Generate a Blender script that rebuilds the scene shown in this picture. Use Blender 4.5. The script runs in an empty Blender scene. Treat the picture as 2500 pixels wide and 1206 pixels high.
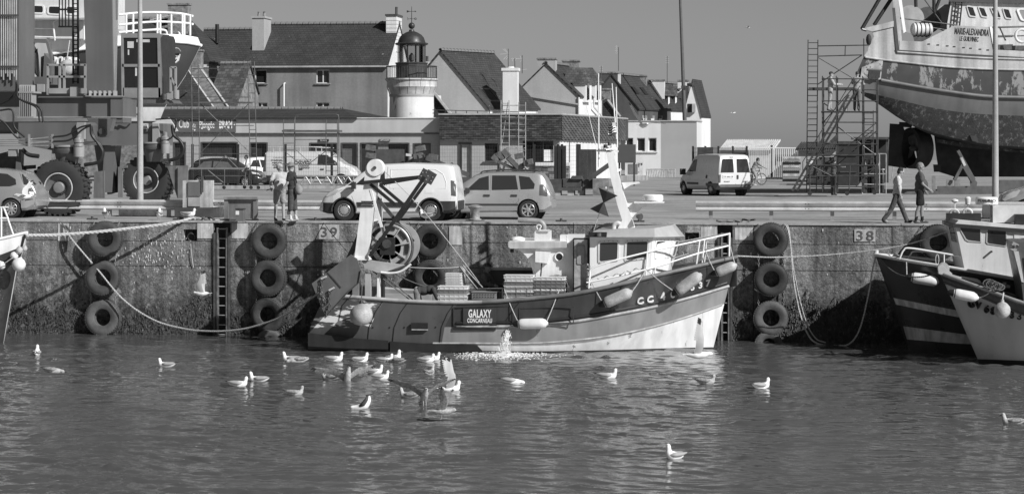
import bpy,bmesh,math,random
from mathutils import Vector,Matrix
R = math.radians
random.seed(7)
S = bpy.context.scene
COL = S.collection
# ------------------------------------------------------------------ camera
TH = R(7.3)            # the camera is turned a little to the left of square-on
FPX = 5600.0           # focal length in photograph pixels (2500 wide)
HOR = 350.0            # horizon row
ZC = 5.94              # eye height above the water
Q = 3.53               # quay level above the water
FW = Vector((-math.sin(TH),math.cos(TH),0)); RT = Vector((math.cos(TH),math.sin(TH),0))
CAM = Vector((70*math.sin(TH),-70*math.cos(TH),ZC))
cd = bpy.data.cameras.new('camera'); cam = bpy.data.objects.new('camera',cd); COL.objects.link(cam)
cam.location = CAM; cam.rotation_euler = (R(90),0,TH)
cd.sensor_width = 36; cd.lens = FPX/2500*36; cd.shift_y = -(603-HOR)/2500
cd.clip_start = 1; cd.clip_end = 6000
S.camera = cam
# ------------------------------------------------------------------ sky, sun, exposure
SUNV = Vector((0.62,-0.41,0.53)).normalized()
SUN_EL = math.asin(SUNV.z)
w = bpy.data.worlds.new('World'); S.world = w; w.use_nodes = True
nt = w.node_tree; nt.nodes.clear()
sk = nt.nodes.new('ShaderNodeTexSky'); sk.sky_type = 'NISHITA'; sk.sun_disc = False
sk.sun_elevation = SUN_EL; sk.sun_rotation = math.atan2(SUNV.x,SUNV.y)
sk.air_density = 1.0; sk.dust_density = 0.35; sk.ozone_density = 1.0; sk.altitude = 0
bw = nt.nodes.new('ShaderNodeRGBToBW'); bg = nt.nodes.new('ShaderNodeBackground'); wo = nt.nodes.new('ShaderNodeOutputWorld')
nt.links.new(sk.outputs[0],bw.inputs[0]); nt.links.new(bw.outputs[0],bg.inputs[0]); nt.links.new(bg.outputs[0],wo.inputs[0])
bg.inputs[1].default_value = 0.043
sl = bpy.data.lights.new('sun','SUN'); so = bpy.data.objects.new('sun',sl); COL.objects.link(so)
sl.energy = 5.0; sl.angle = R(0.5); sl.color = (1,1,1)
so.rotation_euler = SUNV.to_track_quat('Z','Y').to_euler(); so.location = (40,-60,80)
S.view_settings.view_transform = 'Standard'; S.view_settings.look = 'None'
S.view_settings.exposure = 0.0; S.view_settings.gamma = 1.0; S.view_settings.use_curve_mapping = False
S.cycles.max_bounces = 6; S.cycles.transparent_max_bounces = 12
# ------------------------------------------------------------------ photograph -> place
def _t(px,y):
    u = (px-1250)/FPX
    return (y-CAM.y)/(math.cos(TH)+math.sin(TH)*u),u
def X(px,y=0.0):
    t,u = _t(px,y); return CAM.x + t*(-math.sin(TH)+math.cos(TH)*u)
def P(px,py,y=0.0):
    t,u = _t(px,y)
    return Vector((CAM.x+t*(-math.sin(TH)+math.cos(TH)*u),y,ZC+t*(HOR-py)/FPX))
def Z(px,py,y=0.0): return P(px,py,y).z
def MP(px,y=0.0): return _t(px,y)[0]/FPX          # metres in one pixel at that depth
def G(px,py,z=Q):                                  # where a pixel meets level z
    t = (z-ZC)*FPX/(HOR-py); u = (px-1250)/FPX
    p = CAM + t*(FW+RT*u); p.z = z; return p
# ------------------------------------------------------------------ materials (all grey: the photograph is black and white)
MATS = {}
def mat(name,v=.3,rough=.6,metal=0.,var=.18,scale=3.,bump=.0,streak=0.,spec=.5,fine=0.,coat=0.,patch=None,bscale=None):
    """grey procedural surface: blotches, fine grain, vertical rain streaks, optional worn patches (value, cover, scale)"""
    if name in MATS: return MATS[name]
    m = bpy.data.materials.new(name); m.use_nodes = True; MATS[name] = m
    t = m.node_tree; n = t.nodes; L = t.links.new
    b = n['Principled BSDF']; b.inputs['Roughness'].default_value = rough; b.inputs['Metallic'].default_value = metal
    b.inputs['Specular IOR Level'].default_value = spec; b.inputs['Coat Weight'].default_value = coat; b.inputs['Coat Roughness'].default_value = .08
    tc = n.new('ShaderNodeTexCoord')
    def noise(sc,det,mp=None,rg=.55):
        q = n.new('ShaderNodeTexNoise'); q.inputs['Scale'].default_value = sc; q.inputs['Detail'].default_value = det; q.inputs['Roughness'].default_value = rg
        if mp:
            k = n.new('ShaderNodeMapping'); k.inputs['Scale'].default_value = mp; L(tc.outputs['Object'],k.inputs[0]); L(k.outputs[0],q.inputs['Vector'])
        else: L(tc.outputs['Object'],q.inputs['Vector'])
        return q.outputs['Fac']
    def mth(op,a,c,clamp=False):
        q = n.new('ShaderNodeMath'); q.operation = op; q.use_clamp = clamp
        for i,s in enumerate((a,c)):
            if isinstance(s,(int,float)): q.inputs[i].default_value = s
            else: L(s,q.inputs[i])
        return q.outputs[0]
    def rng(s,a,c,d,e):
        q = n.new('ShaderNodeMapRange'); L(s,q.inputs[0])
        for i,vv in enumerate((a,c,d,e)): q.inputs[i+1].default_value = vv
        return q.outputs[0]
    val = rng(noise(scale,5),.3,.7,v*(1-var),v*(1+var))
    if fine: val = mth('MULTIPLY',val,rng(noise(scale*14,3),.3,.7,1-fine,1+fine))
    if streak: val = mth('MULTIPLY',val,rng(noise(scale*2.2,4,(1,1,.07)),.35,.62,1-streak,1+streak*.15))
    if patch:
        pv,cover,ps = patch[:3]
        msk = rng(noise(ps,8,patch[3] if len(patch) > 3 else None,patch[4] if len(patch) > 4 else .6),1-cover-.015,1-cover+.015,0,1)
        mx = n.new('ShaderNodeMix'); mx.data_type = 'FLOAT'; L(msk,mx.inputs[0]); L(val,mx.inputs[2]); mx.inputs[3].default_value = pv; val = mx.outputs[0]
    cc = n.new('ShaderNodeCombineColor'); L(val,cc.inputs[0]); L(val,cc.inputs[1]); L(val,cc.inputs[2]); L(cc.outputs[0],b.inputs['Base Color'])
    if bump:
        bp = n.new('ShaderNodeBump'); bp.inputs['Strength'].default_value = bump; bp.inputs['Distance'].default_value = .03
        L(noise(bscale or scale*6,6),bp.inputs['Height']); L(bp.outputs[0],b.inputs['Normal'])
    if rough > .15 and metal < .5: L(rng(noise(scale*1.7,4),.3,.7,max(.03,rough-.12),min(1,rough+.12)),b.inputs['Roughness'])
    return m
def glassmat(name,v=.02,rough=.03):
    if name in MATS: return MATS[name]
    m = bpy.data.materials.new(name); m.use_nodes = True; MATS[name] = m
    t = m.node_tree; n = t.nodes; L = t.links.new
    b = n['Principled BSDF']; b.inputs['Base Color'].default_value = (v,v,v,1); b.inputs['Roughness'].default_value = rough
    b.inputs['Specular IOR Level'].default_value = .6
    tc = n.new('ShaderNodeTexCoord'); q = n.new('ShaderNodeTexNoise'); q.inputs['Scale'].default_value = 1.3; L(tc.outputs['Object'],q.inputs['Vector'])
    bp = n.new('ShaderNodeBump'); bp.inputs['Strength'].default_value = .04; L(q.outputs['Fac'],bp.inputs['Height']); L(bp.outputs[0],b.inputs['Normal'])
    return m
def clearglass(name,tint=.85):
    if name in MATS: return MATS[name]
    m = bpy.data.materials.new(name); m.use_nodes = True; MATS[name] = m
    t = m.node_tree; n = t.nodes; L = t.links.new
    o = n['Material Output']; n.remove(n['Principled BSDF'])
    tr = n.new('ShaderNodeBsdfTransparent'); tr.inputs[0].default_value = (tint,tint,tint,1)
    gl = n.new('ShaderNodeBsdfGlossy'); gl.inputs['Roughness'].default_value = .02
    fr = n.new('ShaderNodeFresnel'); fr.inputs[0].default_value = 1.5
    mx = n.new('ShaderNodeMixShader'); L(fr.outputs[0],mx.inputs[0]); L(tr.outputs[0],mx.inputs[1]); L(gl.outputs[0],mx.inputs[2]); L(mx.outputs[0],o.inputs[0])
    return m
# ------------------------------------------------------------------ mesh kit
def V(*a): return Vector(a)
def frame(d):
    d = Vector(d).normalized(); a = V(0,0,1) if abs(d.z) < .95 else V(1,0,0)
    s = d.cross(a).normalized(); return s,d.cross(s).normalized()
class MB:
    def __init__(self): self.v = []; self.f = []; self.m = []; self.mi = 0; self.M = None
    def mt(self,i): self.mi = i; return self
    def add(self,vs,fs):
        k = len(self.v)
        self.v += [tuple(self.M @ Vector(p)) if self.M else tuple(p) for p in vs]
        for q in fs: self.f.append([i+k for i in q]); self.m.append(self.mi)
        return self
    def box(self,c,s,rot=None):
        c = Vector(c); h = Vector(s)*.5
        vs = [V(x*h.x,y*h.y,z*h.z) for x in (-1,1) for y in (-1,1) for z in (-1,1)]
        if rot is not None: vs = [rot @ q for q in vs]
        return self.add([q+c for q in vs],[(0,1,3,2),(4,6,7,5),(0,4,5,1),(2,3,7,6),(0,2,6,4),(1,5,7,3)])
    def bx(self,x0,x1,y0,y1,z0,z1): return self.box(((x0+x1)/2,(y0+y1)/2,(z0+z1)/2),(abs(x1-x0),abs(y1-y0),abs(z1-z0)))
    def bar(self,a,b,w=.05,h=None):           # square bar from a to b
        a,b = Vector(a),Vector(b); s,u = frame(b-a); s *= w/2; u *= (h or w)/2
        vs = [p+i*s+j*u for p in (a,b) for i,j in ((-1,-1),(1,-1),(1,1),(-1,1))]
        return self.add(vs,[(0,1,2,3),(7,6,5,4),(0,4,5,1),(1,5,6,2),(2,6,7,3),(3,7,4,0)])
    def cyl(self,a,b,r0,r1=None,n=12,cap=True):
        a,b = Vector(a),Vector(b); r1 = r0 if r1 is None else r1; s,u = frame(b-a)
        vs = [p+r*(math.cos(t)*s+math.sin(t)*u) for p,r in ((a,r0),(b,r1)) for t in [2*math.pi*i/n for i in range(n)]]
        fs = [(i,(i+1) % n,n+(i+1) % n,n+i) for i in range(n)]
        if cap: fs += [list(range(n))[::-1],list(range(n,2*n))]
        return self.add(vs,fs)
    def tube(self,pts,r,n=6,closed=False):
        pts = [Vector(p) for p in pts]; k = len(pts); rs = r if isinstance(r,(list,tuple)) else [r]*k
        vs = []; pu = None
        for i,p in enumerate(pts):
            a = pts[i-1] if (i or closed) else p; b = pts[(i+1) % k] if (i < k-1 or closed) else p
            d = (b-a).normalized()
            if pu is None: s,u = frame(d)
            else:
                u = (pu - d*pu.dot(d)); u = u.normalized() if u.length > 1e-6 else frame(d)[1]; s = u.cross(d)
            pu = u
            vs += [p+rs[i]*(math.cos(2*math.pi*j/n)*s+math.sin(2*math.pi*j/n)*u) for j in range(n)]
        fs = []
        for i in range(k if closed else k-1):
            for j in range(n):
                a,b = i*n,((i+1) % k)*n; fs.append((a+j,a+(j+1) % n,b+(j+1) % n,b+j))
        if not closed: fs += [list(range(n))[::-1],list(range((k-1)*n,k*n))]
        return self.add(vs,fs)
    def lathe(self,prof,c=(0,0,0),ax=(0,0,1),n=24,a0=0.,a1=2*math.pi,cap=True):
        """prof: list of (radius, height along ax)"""
        c = Vector(c); ax = Vector(ax).normalized(); s,u = frame(ax); full = abs(a1-a0-2*math.pi) < 1e-6
        m = n if full else n+1; vs = []
        for r,h in prof:
            vs += [c+ax*h+r*(math.cos(a0+(a1-a0)*j/n)*s+math.sin(a0+(a1-a0)*j/n)*u) for j in range(m)]
        fs = []
        for i in range(len(prof)-1):
            for j in range(n): a,b = i*m,(i+1)*m; fs.append((a+j,a+(j+1) % m,b+(j+1) % m,b+j))
        if cap and full and prof[0][0] > 1e-4 and prof[0] != prof[-1]: fs.append(list(range(m))[::-1])
        if cap and full and prof[-1][0] > 1e-4 and prof[0] != prof[-1]: fs.append(list(range((len(prof)-1)*m,len(prof)*m)))
        return self.add(vs,fs)
    def ball(self,c,r,n=12,m=8):
        c = Vector(c); r = Vector((r,r,r)) if isinstance(r,(int,float)) else Vector(r)
        vs = [c+V(0,0,-r.z)]
        for i in range(1,m):
            a = -math.pi/2+math.pi*i/m
            vs += [c+V(r.x*math.cos(a)*math.cos(2*math.pi*j/n),r.y*math.cos(a)*math.sin(2*math.pi*j/n),r.z*math.sin(a)) for j in range(n)]
        vs.append(c+V(0,0,r.z)); last = len(vs)-1
        fs = [(0,1+(j+1) % n,1+j) for j in range(n)]
        for i in range(m-2):
            for j in range(n): a = 1+i*n; b = a+n; fs.append((a+j,a+(j+1) % n,b+(j+1) % n,b+j))
        a = 1+(m-2)*n; fs += [(a+j,a+(j+1) % n,last) for j in range(n)]
        return self.add(vs,fs)
    def torus(self,c,ax,Rr,r,n=32,m=10,sq=1.0):
        pr = [(Rr+r*math.cos(2*math.pi*j/m),r*sq*math.sin(2*math.pi*j/m)) for j in range(m+1)]
        return self.lathe(pr,c,ax,n,cap=False)
    def prism(self,poly,d):
        """poly: 3-D points of a flat outline; d: extrusion vector"""
        d = Vector(d); a = [Vector(p) for p in poly]; n = len(a)
        return self.add(a+[p+d for p in a],[list(range(n))[::-1],list(range(n,2*n))]+[(i,(i+1) % n,n+(i+1) % n,n+i) for i in range(n)])
    def face(self,pts): return self.add(pts,[list(range(len(pts)))])
    def loft(self,secs,closed=True,cap=True):
        """secs: list of equal-length point lists"""
        n = len(secs[0]); vs = [p for s in secs for p in s]; fs = []
        for i in range(len(secs)-1):
            for j in range(n if closed else n-1): a,b = i*n,(i+1)*n; fs.append((a+j,a+(j+1) % n,b+(j+1) % n,b+j))
        if cap and closed: fs += [list(range(n))[::-1],list(range((len(secs)-1)*n,len(secs)*n))]
        return self.add(vs,fs)
    def mesh(self,name,mats,smooth=None,fix=True):
        me = bpy.data.meshes.new(name); me.from_pydata(self.v,[],self.f)
        for m in (mats if isinstance(mats,(list,tuple)) else [mats]): me.materials.append(m)
        me.polygons.foreach_set('material_index',self.m)
        if fix:
            bm = bmesh.new(); bm.from_mesh(me); bmesh.ops.recalc_face_normals(bm,faces=bm.faces); bm.to_mesh(me); bm.free()
        if smooth is not None:
            me.polygons.foreach_set('use_smooth',[True]*len(me.polygons)); me.set_sharp_from_angle(angle=R(smooth))
        me.update(); return me
    def build(self,name,mats,parent=None,smooth=None,fix=True,label=None,cat=None,group=None,kind=None):
        if parent is not None:
            W = wm(parent).inverted(); self.v = [tuple(W @ Vector(p)) for p in self.v]; loc = None
        else:
            xs,ys,zs = zip(*self.v); loc = V((min(xs)+max(xs))/2,(min(ys)+max(ys))/2,min(zs))
            self.v = [(a-loc.x,b-loc.y,c-loc.z) for a,b,c in self.v]
        o = bpy.data.objects.new(name,self.mesh(name,mats,smooth,fix)); COL.objects.link(o)
        if parent is not None: o.parent = parent
        else: o.location = loc
        return tag(o,label,cat,group,kind)
def wm(o):
    return (wm(o.parent) if o.parent else Matrix.Identity(4)) @ o.matrix_basis
def tag(o,label=None,cat=None,group=None,kind=None):
    if label: o['label'] = label
    if cat: o['category'] = cat
    if group: o['group'] = group
    if kind: o['kind'] = kind
    return o
def thing(name,label,cat,loc,rz=0.,group=None,kind=None):
    o = bpy.data.objects.new(name,None); COL.objects.link(o); o.empty_display_size = .2
    o.location = loc; o.rotation_euler = (0,0,rz); return tag(o,label,cat,group,kind)
def dup(o,parent=None,loc=None,rot=None,label=None,scale=None):
    c = o.copy(); COL.objects.link(c)
    if parent is not None: c.parent = parent
    if loc is not None: c.location = loc
    if rot is not None: c.rotation_euler = rot
    if scale is not None: c.scale = scale
    if label: c['label'] = label
    for ch in [q for q in o.children]: dup(ch,c)
    return c
TMP = bpy.data.scenes.new('workbench')
def evaluated_mesh(o,others=()):
    """apply modifiers or text in a scratch scene, so that the big one is not re-evaluated each time"""
    for q in (o,)+tuple(others): TMP.collection.objects.link(q)
    vl = TMP.view_layers[0]; vl.update(); me = bpy.data.meshes.new_from_object(o.evaluated_get(vl.depsgraph))
    for q in (o,)+tuple(others): bpy.data.objects.remove(q)
    return me
def text_mesh(txt,size=1.,ext=.01,off=0.,align='CENTER',sx=1.,shear=0.,space=1.):
    cu = bpy.data.curves.new('lettering','FONT'); cu.body = txt; cu.size = size; cu.extrude = ext; cu.offset = off; cu.shear = shear
    cu.align_x = align; cu.align_y = 'CENTER'; cu.resolution_u = 3; cu.space_character = space
    me = evaluated_mesh(bpy.data.objects.new('lettering',cu)); bpy.data.curves.remove(cu)
    me.transform(Matrix.Diagonal((sx,1,1,1))); return me
def text(txt,c,size,m,parent,ax=(1,0,0),up=(0,0,1),ext=.006,off=0.,sx=1.,shear=0.,space=1.,name='lettering',align='CENTER'):
    """flat raised lettering at c, reading along ax"""
    me = text_mesh(txt,size,ext,off,align,sx,shear,space); a = Vector(ax).normalized(); u = Vector(up); u = (u-a*a.dot(u)).normalized(); nn = a.cross(u)
    Mx = Matrix(((a.x,u.x,nn.x,c[0]),(a.y,u.y,nn.y,c[1]),(a.z,u.z,nn.z,c[2]),(0,0,0,1)))
    me.transform((wm(parent).inverted() if parent else Matrix.Identity(4)) @ Mx); me.materials.clear(); me.materials.append(m)
    o = bpy.data.objects.new(name,me); COL.objects.link(o); o.parent = parent; return o
def catmull(pts,k=8):
    pts = [Vector(p) for p in pts]; q = [2*pts[0]-pts[1]]+pts+[2*pts[-1]-pts[-2]]; out = []
    for i in range(1,len(q)-2):
        a,b,c,d = q[i-1],q[i],q[i+1],q[i+2]
        for j in range(k):
            t = j/k; out.append(.5*((2*b)+(c-a)*t+(2*a-5*b+4*c-d)*t*t+(3*b-a-3*c+d)*t**3))
    return out+[pts[-1]]
def lerp(tab,x):
    if x <= tab[0][0]: return tab[0][1]
    for (a,p),(b,q) in zip(tab,tab[1:]):
        if x <= b: return p+(q-p)*(x-a)/(b-a)
    return tab[-1][1]
def smooth_lerp(tab,x):
    n = len(tab)
    if x <= tab[0][0]: return tab[0][1]
    if x >= tab[-1][0]: return tab[-1][1]
    for i in range(n-1):
        (a,p),(b,q) = tab[i],tab[i+1]
        if x <= b:
            h = b-a; t = (x-a)/h
            m0 = (q-tab[i-1][1])/(b-tab[i-1][0]) if i else (q-p)/h
            m1 = (tab[i+2][1]-p)/(tab[i+2][0]-a) if i+2 < n else (q-p)/h
            return (2*t**3-3*t*t+1)*p+(t**3-2*t*t+t)*h*m0+(-2*t**3+3*t*t)*q+(t**3-t*t)*h*m1
def boolean(me,cutters):
    """subtract closed cutter meshes from me"""
    o = bpy.data.objects.new('body',me); cs = []
    for c in cutters:
        k = bpy.data.objects.new('cutter',c); cs.append(k)
        q = o.modifiers.new('b','BOOLEAN'); q.operation = 'DIFFERENCE'; q.object = k; q.solver = 'EXACT'
    return evaluated_mesh(o,cs)
def link_mesh(name,me,m,parent,smooth=None):
    me.materials.clear()
    for q in (m if isinstance(m,(list,tuple)) else [m]): me.materials.append(q)
    o = bpy.data.objects.new(name,me); COL.objects.link(o); o.parent = parent
    if smooth is not None:
        me.polygons.foreach_set('use_smooth',[True]*len(me.polygons)); me.set_sharp_from_angle(angle=R(smooth))
    return o
# common materials
WHITE = mat('white_paint',.84,.35,var=.06,scale=1.5,streak=.08)
OFFW = mat('weathered_white_paint',.7,.5,var=.12,scale=1.2,streak=.2)
GALV = mat('galvanised_steel',.6,.45,metal=.2,var=.2,scale=2.5,fine=.1)
STEEL = mat('dark_steel',.09,.45,metal=.3,var=.3,scale=4)
RUSTY = mat('rusty_dark_steel',.07,.8,var=.45,scale=5,bump=.3)
GREYP = mat('grey_machine_paint',.17,.42,var=.08,scale=.8,streak=.18)
RUBBER = mat('black_rubber',.03,.75,var=.3,scale=5,bump=.1)
GLASS = glassmat('dark_glass')
BLACK = mat('black_paint',.02,.5,var=.2)
ROPE = mat('pale_rope',.5,.9,var=.25,scale=20,bump=.5)
DROPE = mat('dark_rope',.12,.9,var=.3,scale=20,bump=.5)
CHROME = mat('bright_metal',.7,.25,metal=.9,var=.05)
WOOD = mat('grey_timber',.16,.8,var=.35,scale=3,bump=.4,fine=.2)
# ------------------------------------------------------------------ water, quay ground
def make_water():
    m = bpy.data.materials.new('harbour_water'); m.use_nodes = True; t = m.node_tree; n = t.nodes; L = t.links.new
    b = n['Principled BSDF']; b.inputs['Base Color'].default_value = (.085,.085,.085,1); b.inputs['Roughness'].default_value = .05
    b.inputs['IOR'].default_value = 2.7; b.inputs['Specular IOR Level'].default_value = .5
    tc = n.new('ShaderNodeTexCoord'); k = n.new('ShaderNodeMapping'); k.inputs['Scale'].default_value = (.6,1,1); L(tc.outputs['Object'],k.inputs[0])
    q = n.new('ShaderNodeTexNoise'); q.inputs['Scale'].default_value = 6; q.inputs['Detail'].default_value = 4; L(k.outputs[0],q.inputs['Vector'])
    bp = n.new('ShaderNodeBump'); bp.inputs['Strength'].default_value = .3; bp.inputs['Distance'].default_value = .03
    L(q.outputs['Fac'],bp.inputs['Height']); L(bp.outputs[0],b.inputs['Normal']); return m
WATER = make_water()
def water_mesh():
    """rippled sheet in front of the quay (real wave shapes), flat beyond"""
    import numpy as np
    rs = np.random.RandomState(4); xs = np.arange(-20,20.01,.06); ys = np.arange(-38,1.15,.052); gx,gy = np.meshgrid(xs,ys); z = np.zeros_like(gx)
    wx = gx+.35*np.sin(.7*gy+1)+.25*np.sin(.9*gx+.5*gy); wy = gy+.3*np.sin(.8*gx+2)+.2*np.sin(1.1*gy-.6*gx)
    def waves(n,lo,hi,sl,ang,sd):
        q = np.zeros_like(gx)
        for i in range(n):
            lam = lo*(hi/lo)**rs.rand(); a = rs.normal(R(ang),R(sd)); k = 2*math.pi/lam
            q += sl*(.4+1.2*rs.rand())/k*np.sin(k*(math.cos(a)*wx+math.sin(a)*wy)+rs.rand()*6.28)
        return q
    calm = waves(50,.2,.8,.016,84,34); steep = waves(50,.2,.6,.05,84,24)
    m = np.zeros_like(gx)
    for i in range(24): a = rs.normal(R(88),R(30)); k = 2*math.pi/(.5*4.0**rs.rand()); m += np.sin(k*(math.cos(a)*wx+math.sin(a)*wy)+rs.rand()*6.28)/3.5
    big = .5*np.sin(.16*gx+.2+.1*gy)+.4*np.sin(.27*gy-.2*gx+2)+.25*np.sin(.5*gx-.33*gy)-.025*(gx+2)            # catspaws: rougher to the left
    z = calm+steep*np.clip(m+big-.15,0,1.6)
    g = np.clip(.35+(-gy)/9,.35,1.)                              # sheltered close under the wall
    ed = np.clip(np.minimum.reduce([gx+20,20-gx,gy+38])/2,0,1); z *= g*ed
    ny,nx = gx.shape; idx = np.arange(ny*nx).reshape(ny,nx); o = ny*nx
    co = np.concatenate([np.stack([gx,gy,z],-1).reshape(-1,3),np.array([(-900,-900,0),(900,-900,0),(900,ys[-1],0),(-900,ys[-1],0)])])
    f = np.stack([idx[:-1,:-1],idx[:-1,1:],idx[1:,1:],idx[1:,:-1]],-1).reshape(-1)
    big = [[o,o+1]+idx[0,::-1].tolist(),[o+1,o+2]+idx[::-1,-1].tolist(),[o+3,o]+idx[:,0].tolist()]
    loops = np.concatenate([f]+[np.array(q) for q in big]).astype(np.int32); n4 = len(f)//4
    tot = np.concatenate([np.full(n4,4),[len(q) for q in big]]).astype(np.int32); st = np.concatenate([[0],np.cumsum(tot)[:-1]]).astype(np.int32)
    me = bpy.data.meshes.new('water'); me.vertices.add(len(co)); me.vertices.foreach_set('co',co.astype(np.float32).ravel()); me.loops.add(len(loops)); me.loops.foreach_set('vertex_index',loops)
    me.polygons.add(len(tot)); me.polygons.foreach_set('loop_start',st); me.polygons.foreach_set('use_smooth',np.ones(len(tot),dtype=bool)); me.update(calc_edges=True); me.validate(); me.materials.append(WATER)
    w_ = bpy.data.objects.new('water',me); COL.objects.link(w_); w_['kind'] = 'structure'
water_mesh()
TARMAC = mat('quay_tarmac',.32,.85,var=.3,scale=.45,fine=.2,bump=.15,bscale=9,patch=(.2,.44,.9,(.12,1.9,1)))
b = MB(); b.prism([(-1500,.35,Q),(1500,.35,Q),(1500,260,Q),(-1500,260,Q)],(0,0,-4)); b.build('quay_ground',TARMAC,kind='structure')
b = MB(); b.face([(-3000,259,0),(3000,259,0),(3000,5500,0),(-3000,5500,0)]); b.build('sea',WATER,kind='structure')
# kerb of the far pavement before the fence
# ------------------------------------------------------------------ quay wall
def wall_material():
    m = bpy.data.materials.new('stained_quay_concrete'); m.use_nodes = True; t = m.node_tree; n = t.nodes; L = t.links.new
    b = n['Principled BSDF']; b.inputs['Roughness'].default_value = .9
    g = n.new('ShaderNodeNewGeometry'); sep = n.new('ShaderNodeSeparateXYZ'); L(g.outputs['Position'],sep.inputs[0])
    def ns(sc,det,mp=(1,1,1),rg=.6):
        k = n.new('ShaderNodeMapping'); k.inputs['Scale'].default_value = mp; L(g.outputs['Position'],k.inputs[0])
        q = n.new('ShaderNodeTexNoise'); q.inputs['Scale'].default_value = sc; q.inputs['Detail'].default_value = det; q.inputs['Roughness'].default_value = rg
        L(k.outputs[0],q.inputs['Vector']); return q.outputs['Fac']
    def mt(op,a,c,clamp=False):
        q = n.new('ShaderNodeMath'); q.operation = op; q.use_clamp = clamp
        for i,s in enumerate((a,c)):
            if isinstance(s,(int,float)): q.inputs[i].default_value = s
            else: L(s,q.inputs[i])
        return q.outputs[0]
    def rg(s,a,c,d,e):
        q = n.new('ShaderNodeMapRange'); L(s,q.inputs[0])
        for i,vv in enumerate((a,c,d,e)): q.inputs[i+1].default_value = vv
        return q.outputs[0]
    def mix(f,a,c):
        q = n.new('ShaderNodeMix'); q.data_type = 'FLOAT'; L(f,q.inputs[0])
        for i,s in ((2,a),(3,c)):
            if isinstance(s,(int,float)): q.inputs[i].default_value = s
            else: L(s,q.inputs[i])
        return q.outputs[0]
    z = mt('ADD',sep.outputs[2],rg(ns(.7,5),.2,.8,-.75,.75))
    dry = rg(ns(1.1,6),.3,.7,.17,.42)
    dry = mt('MULTIPLY',dry,rg(ns(11,4),.3,.7,.75,1.2))
    dry = mt('MULTIPLY',dry,rg(ns(2.2,5,(1,1,.06)),.35,.6,.62,1.08))
    mid = rg(ns(5,6,(1,1,1),.7),.34,.64,.06,.3)
    low = rg(ns(7,6,(1,1,.7),.75),.4,.66,.02,.17)
    val = mix(rg(z,1.75,2.5,0,1),mid,dry)
    val = mix(rg(z,.85,1.5,1,0),val,low)
    val = mix(rg(ns(1.6,6,(1,1,1),.7),.57,.61,0,.6),val,.08)
    val = mt('MULTIPLY',val,rg(ns(26,3,(1,1,1),.7),.35,.65,.62,1.35))
    val = mt('MULTIPLY',val,rg(ns(1.5,5,(1.4,1,.05),.65),.4,.6,.55,1.12))
    val = mix(rg(ns(3.3,6,(1,1,.8),.75),.6,.64,0,.55),val,.5)
    cc = n.new('ShaderNodeCombineColor')
    for i in range(3): L(val,cc.inputs[i])
    L(cc.outputs[0],b.inputs['Base Color'])
    bp = n.new('ShaderNodeBump'); bp.inputs['Strength'].default_value = .8; bp.inputs['Distance'].default_value = .05
    L(mt('ADD',ns(9,7,(1,1,1),.7),mt('MULTIPLY',ns(2,3),1.2)),bp.inputs['Height']); L(bp.outputs[0],b.inputs['Normal'])
    return m
WALLM = wall_material()
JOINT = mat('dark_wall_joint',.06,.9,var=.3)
qw = thing('quay_wall','long stained concrete quay wall with dark weed along the waterline','quay wall',(0,.3,-1))
x0,x1 = -60.,60.
LAD1 = (P(522,600).x,P(562,600).x)      # ladder recess
LAD2 = (P(1752,600).x,P(1788,600).x)
HOLES = [(LAD1[0],LAD1[1]),(LAD2[0],LAD2[1])]
b = MB(); b.bx(x0,x1,.34,6,-2,Q-.02); b.build('core',JOINT,qw)
zj1,zj2 = Z(700,590),Z(700,652)
def spans(joints):
    """split the wall between its joints, leaving the ladder recesses open"""
    ed = sorted(set([x0,x1]+joints+[e for h in HOLES for e in h])); out = []
    for a,c in zip(ed,ed[1:]):
        if any(h[0]-1e-6 <= (a+c)/2 <= h[1]+1e-6 for h in HOLES): continue
        out.append((a,c))
    return out
random.seed(3)
RINGS = [(P(448,560).x,P(481,560).x,Z(465,594),Z(465,560)),(P(1672,580).x,P(1707,580).x,Z(1690,592),Z(1690,568))]
vj = [X(q) for q in (-700,-330,198,598,700,1001,1400,1840,2178,2420,2800,3200)]
for row,(za,zb,js) in enumerate(((zj1+.012,Q-.05,vj),(zj2+.012,zj1-.006,vj[::2]),(-2,zj2-.006,vj[1::2]))):
    for a,c in spans(js):
        dy = random.uniform(-.012,.012)
        mb = MB()
        segs = [(a+.008,c-.008,za,zb)]
        for (ra,rb,rz0,rz1) in RINGS:      # square niche for the mooring ring
            if row == 0 and a < ra and rb < c:
                segs = [(a+.008,ra,za,zb),(rb,c-.008,za,zb),(ra,rb,max(rz1,za),zb)]
                if rz0 > za: segs.append((ra,rb,za,rz0))
        for s in segs: mb.bx(s[0],s[1],dy,.34,s[2],s[3])
        mb.build('concrete_block',WALLM,qw)
# steel nosing along the edge
EDGE = mat('pale_edge_concrete',.4,.8,var=.25,scale=1.5,fine=.15,streak=.2)
for a,c in zip([x0]+[X(q) for q in range(-600,3400,400)],[X(q) for q in range(-600,3400,400)]+[x1]):
    b = MB(); b.bx(a+.01,c-.01,-.03,.42,Q-.05,Q+.012); b.build('edge_slab',EDGE,qw)
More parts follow.
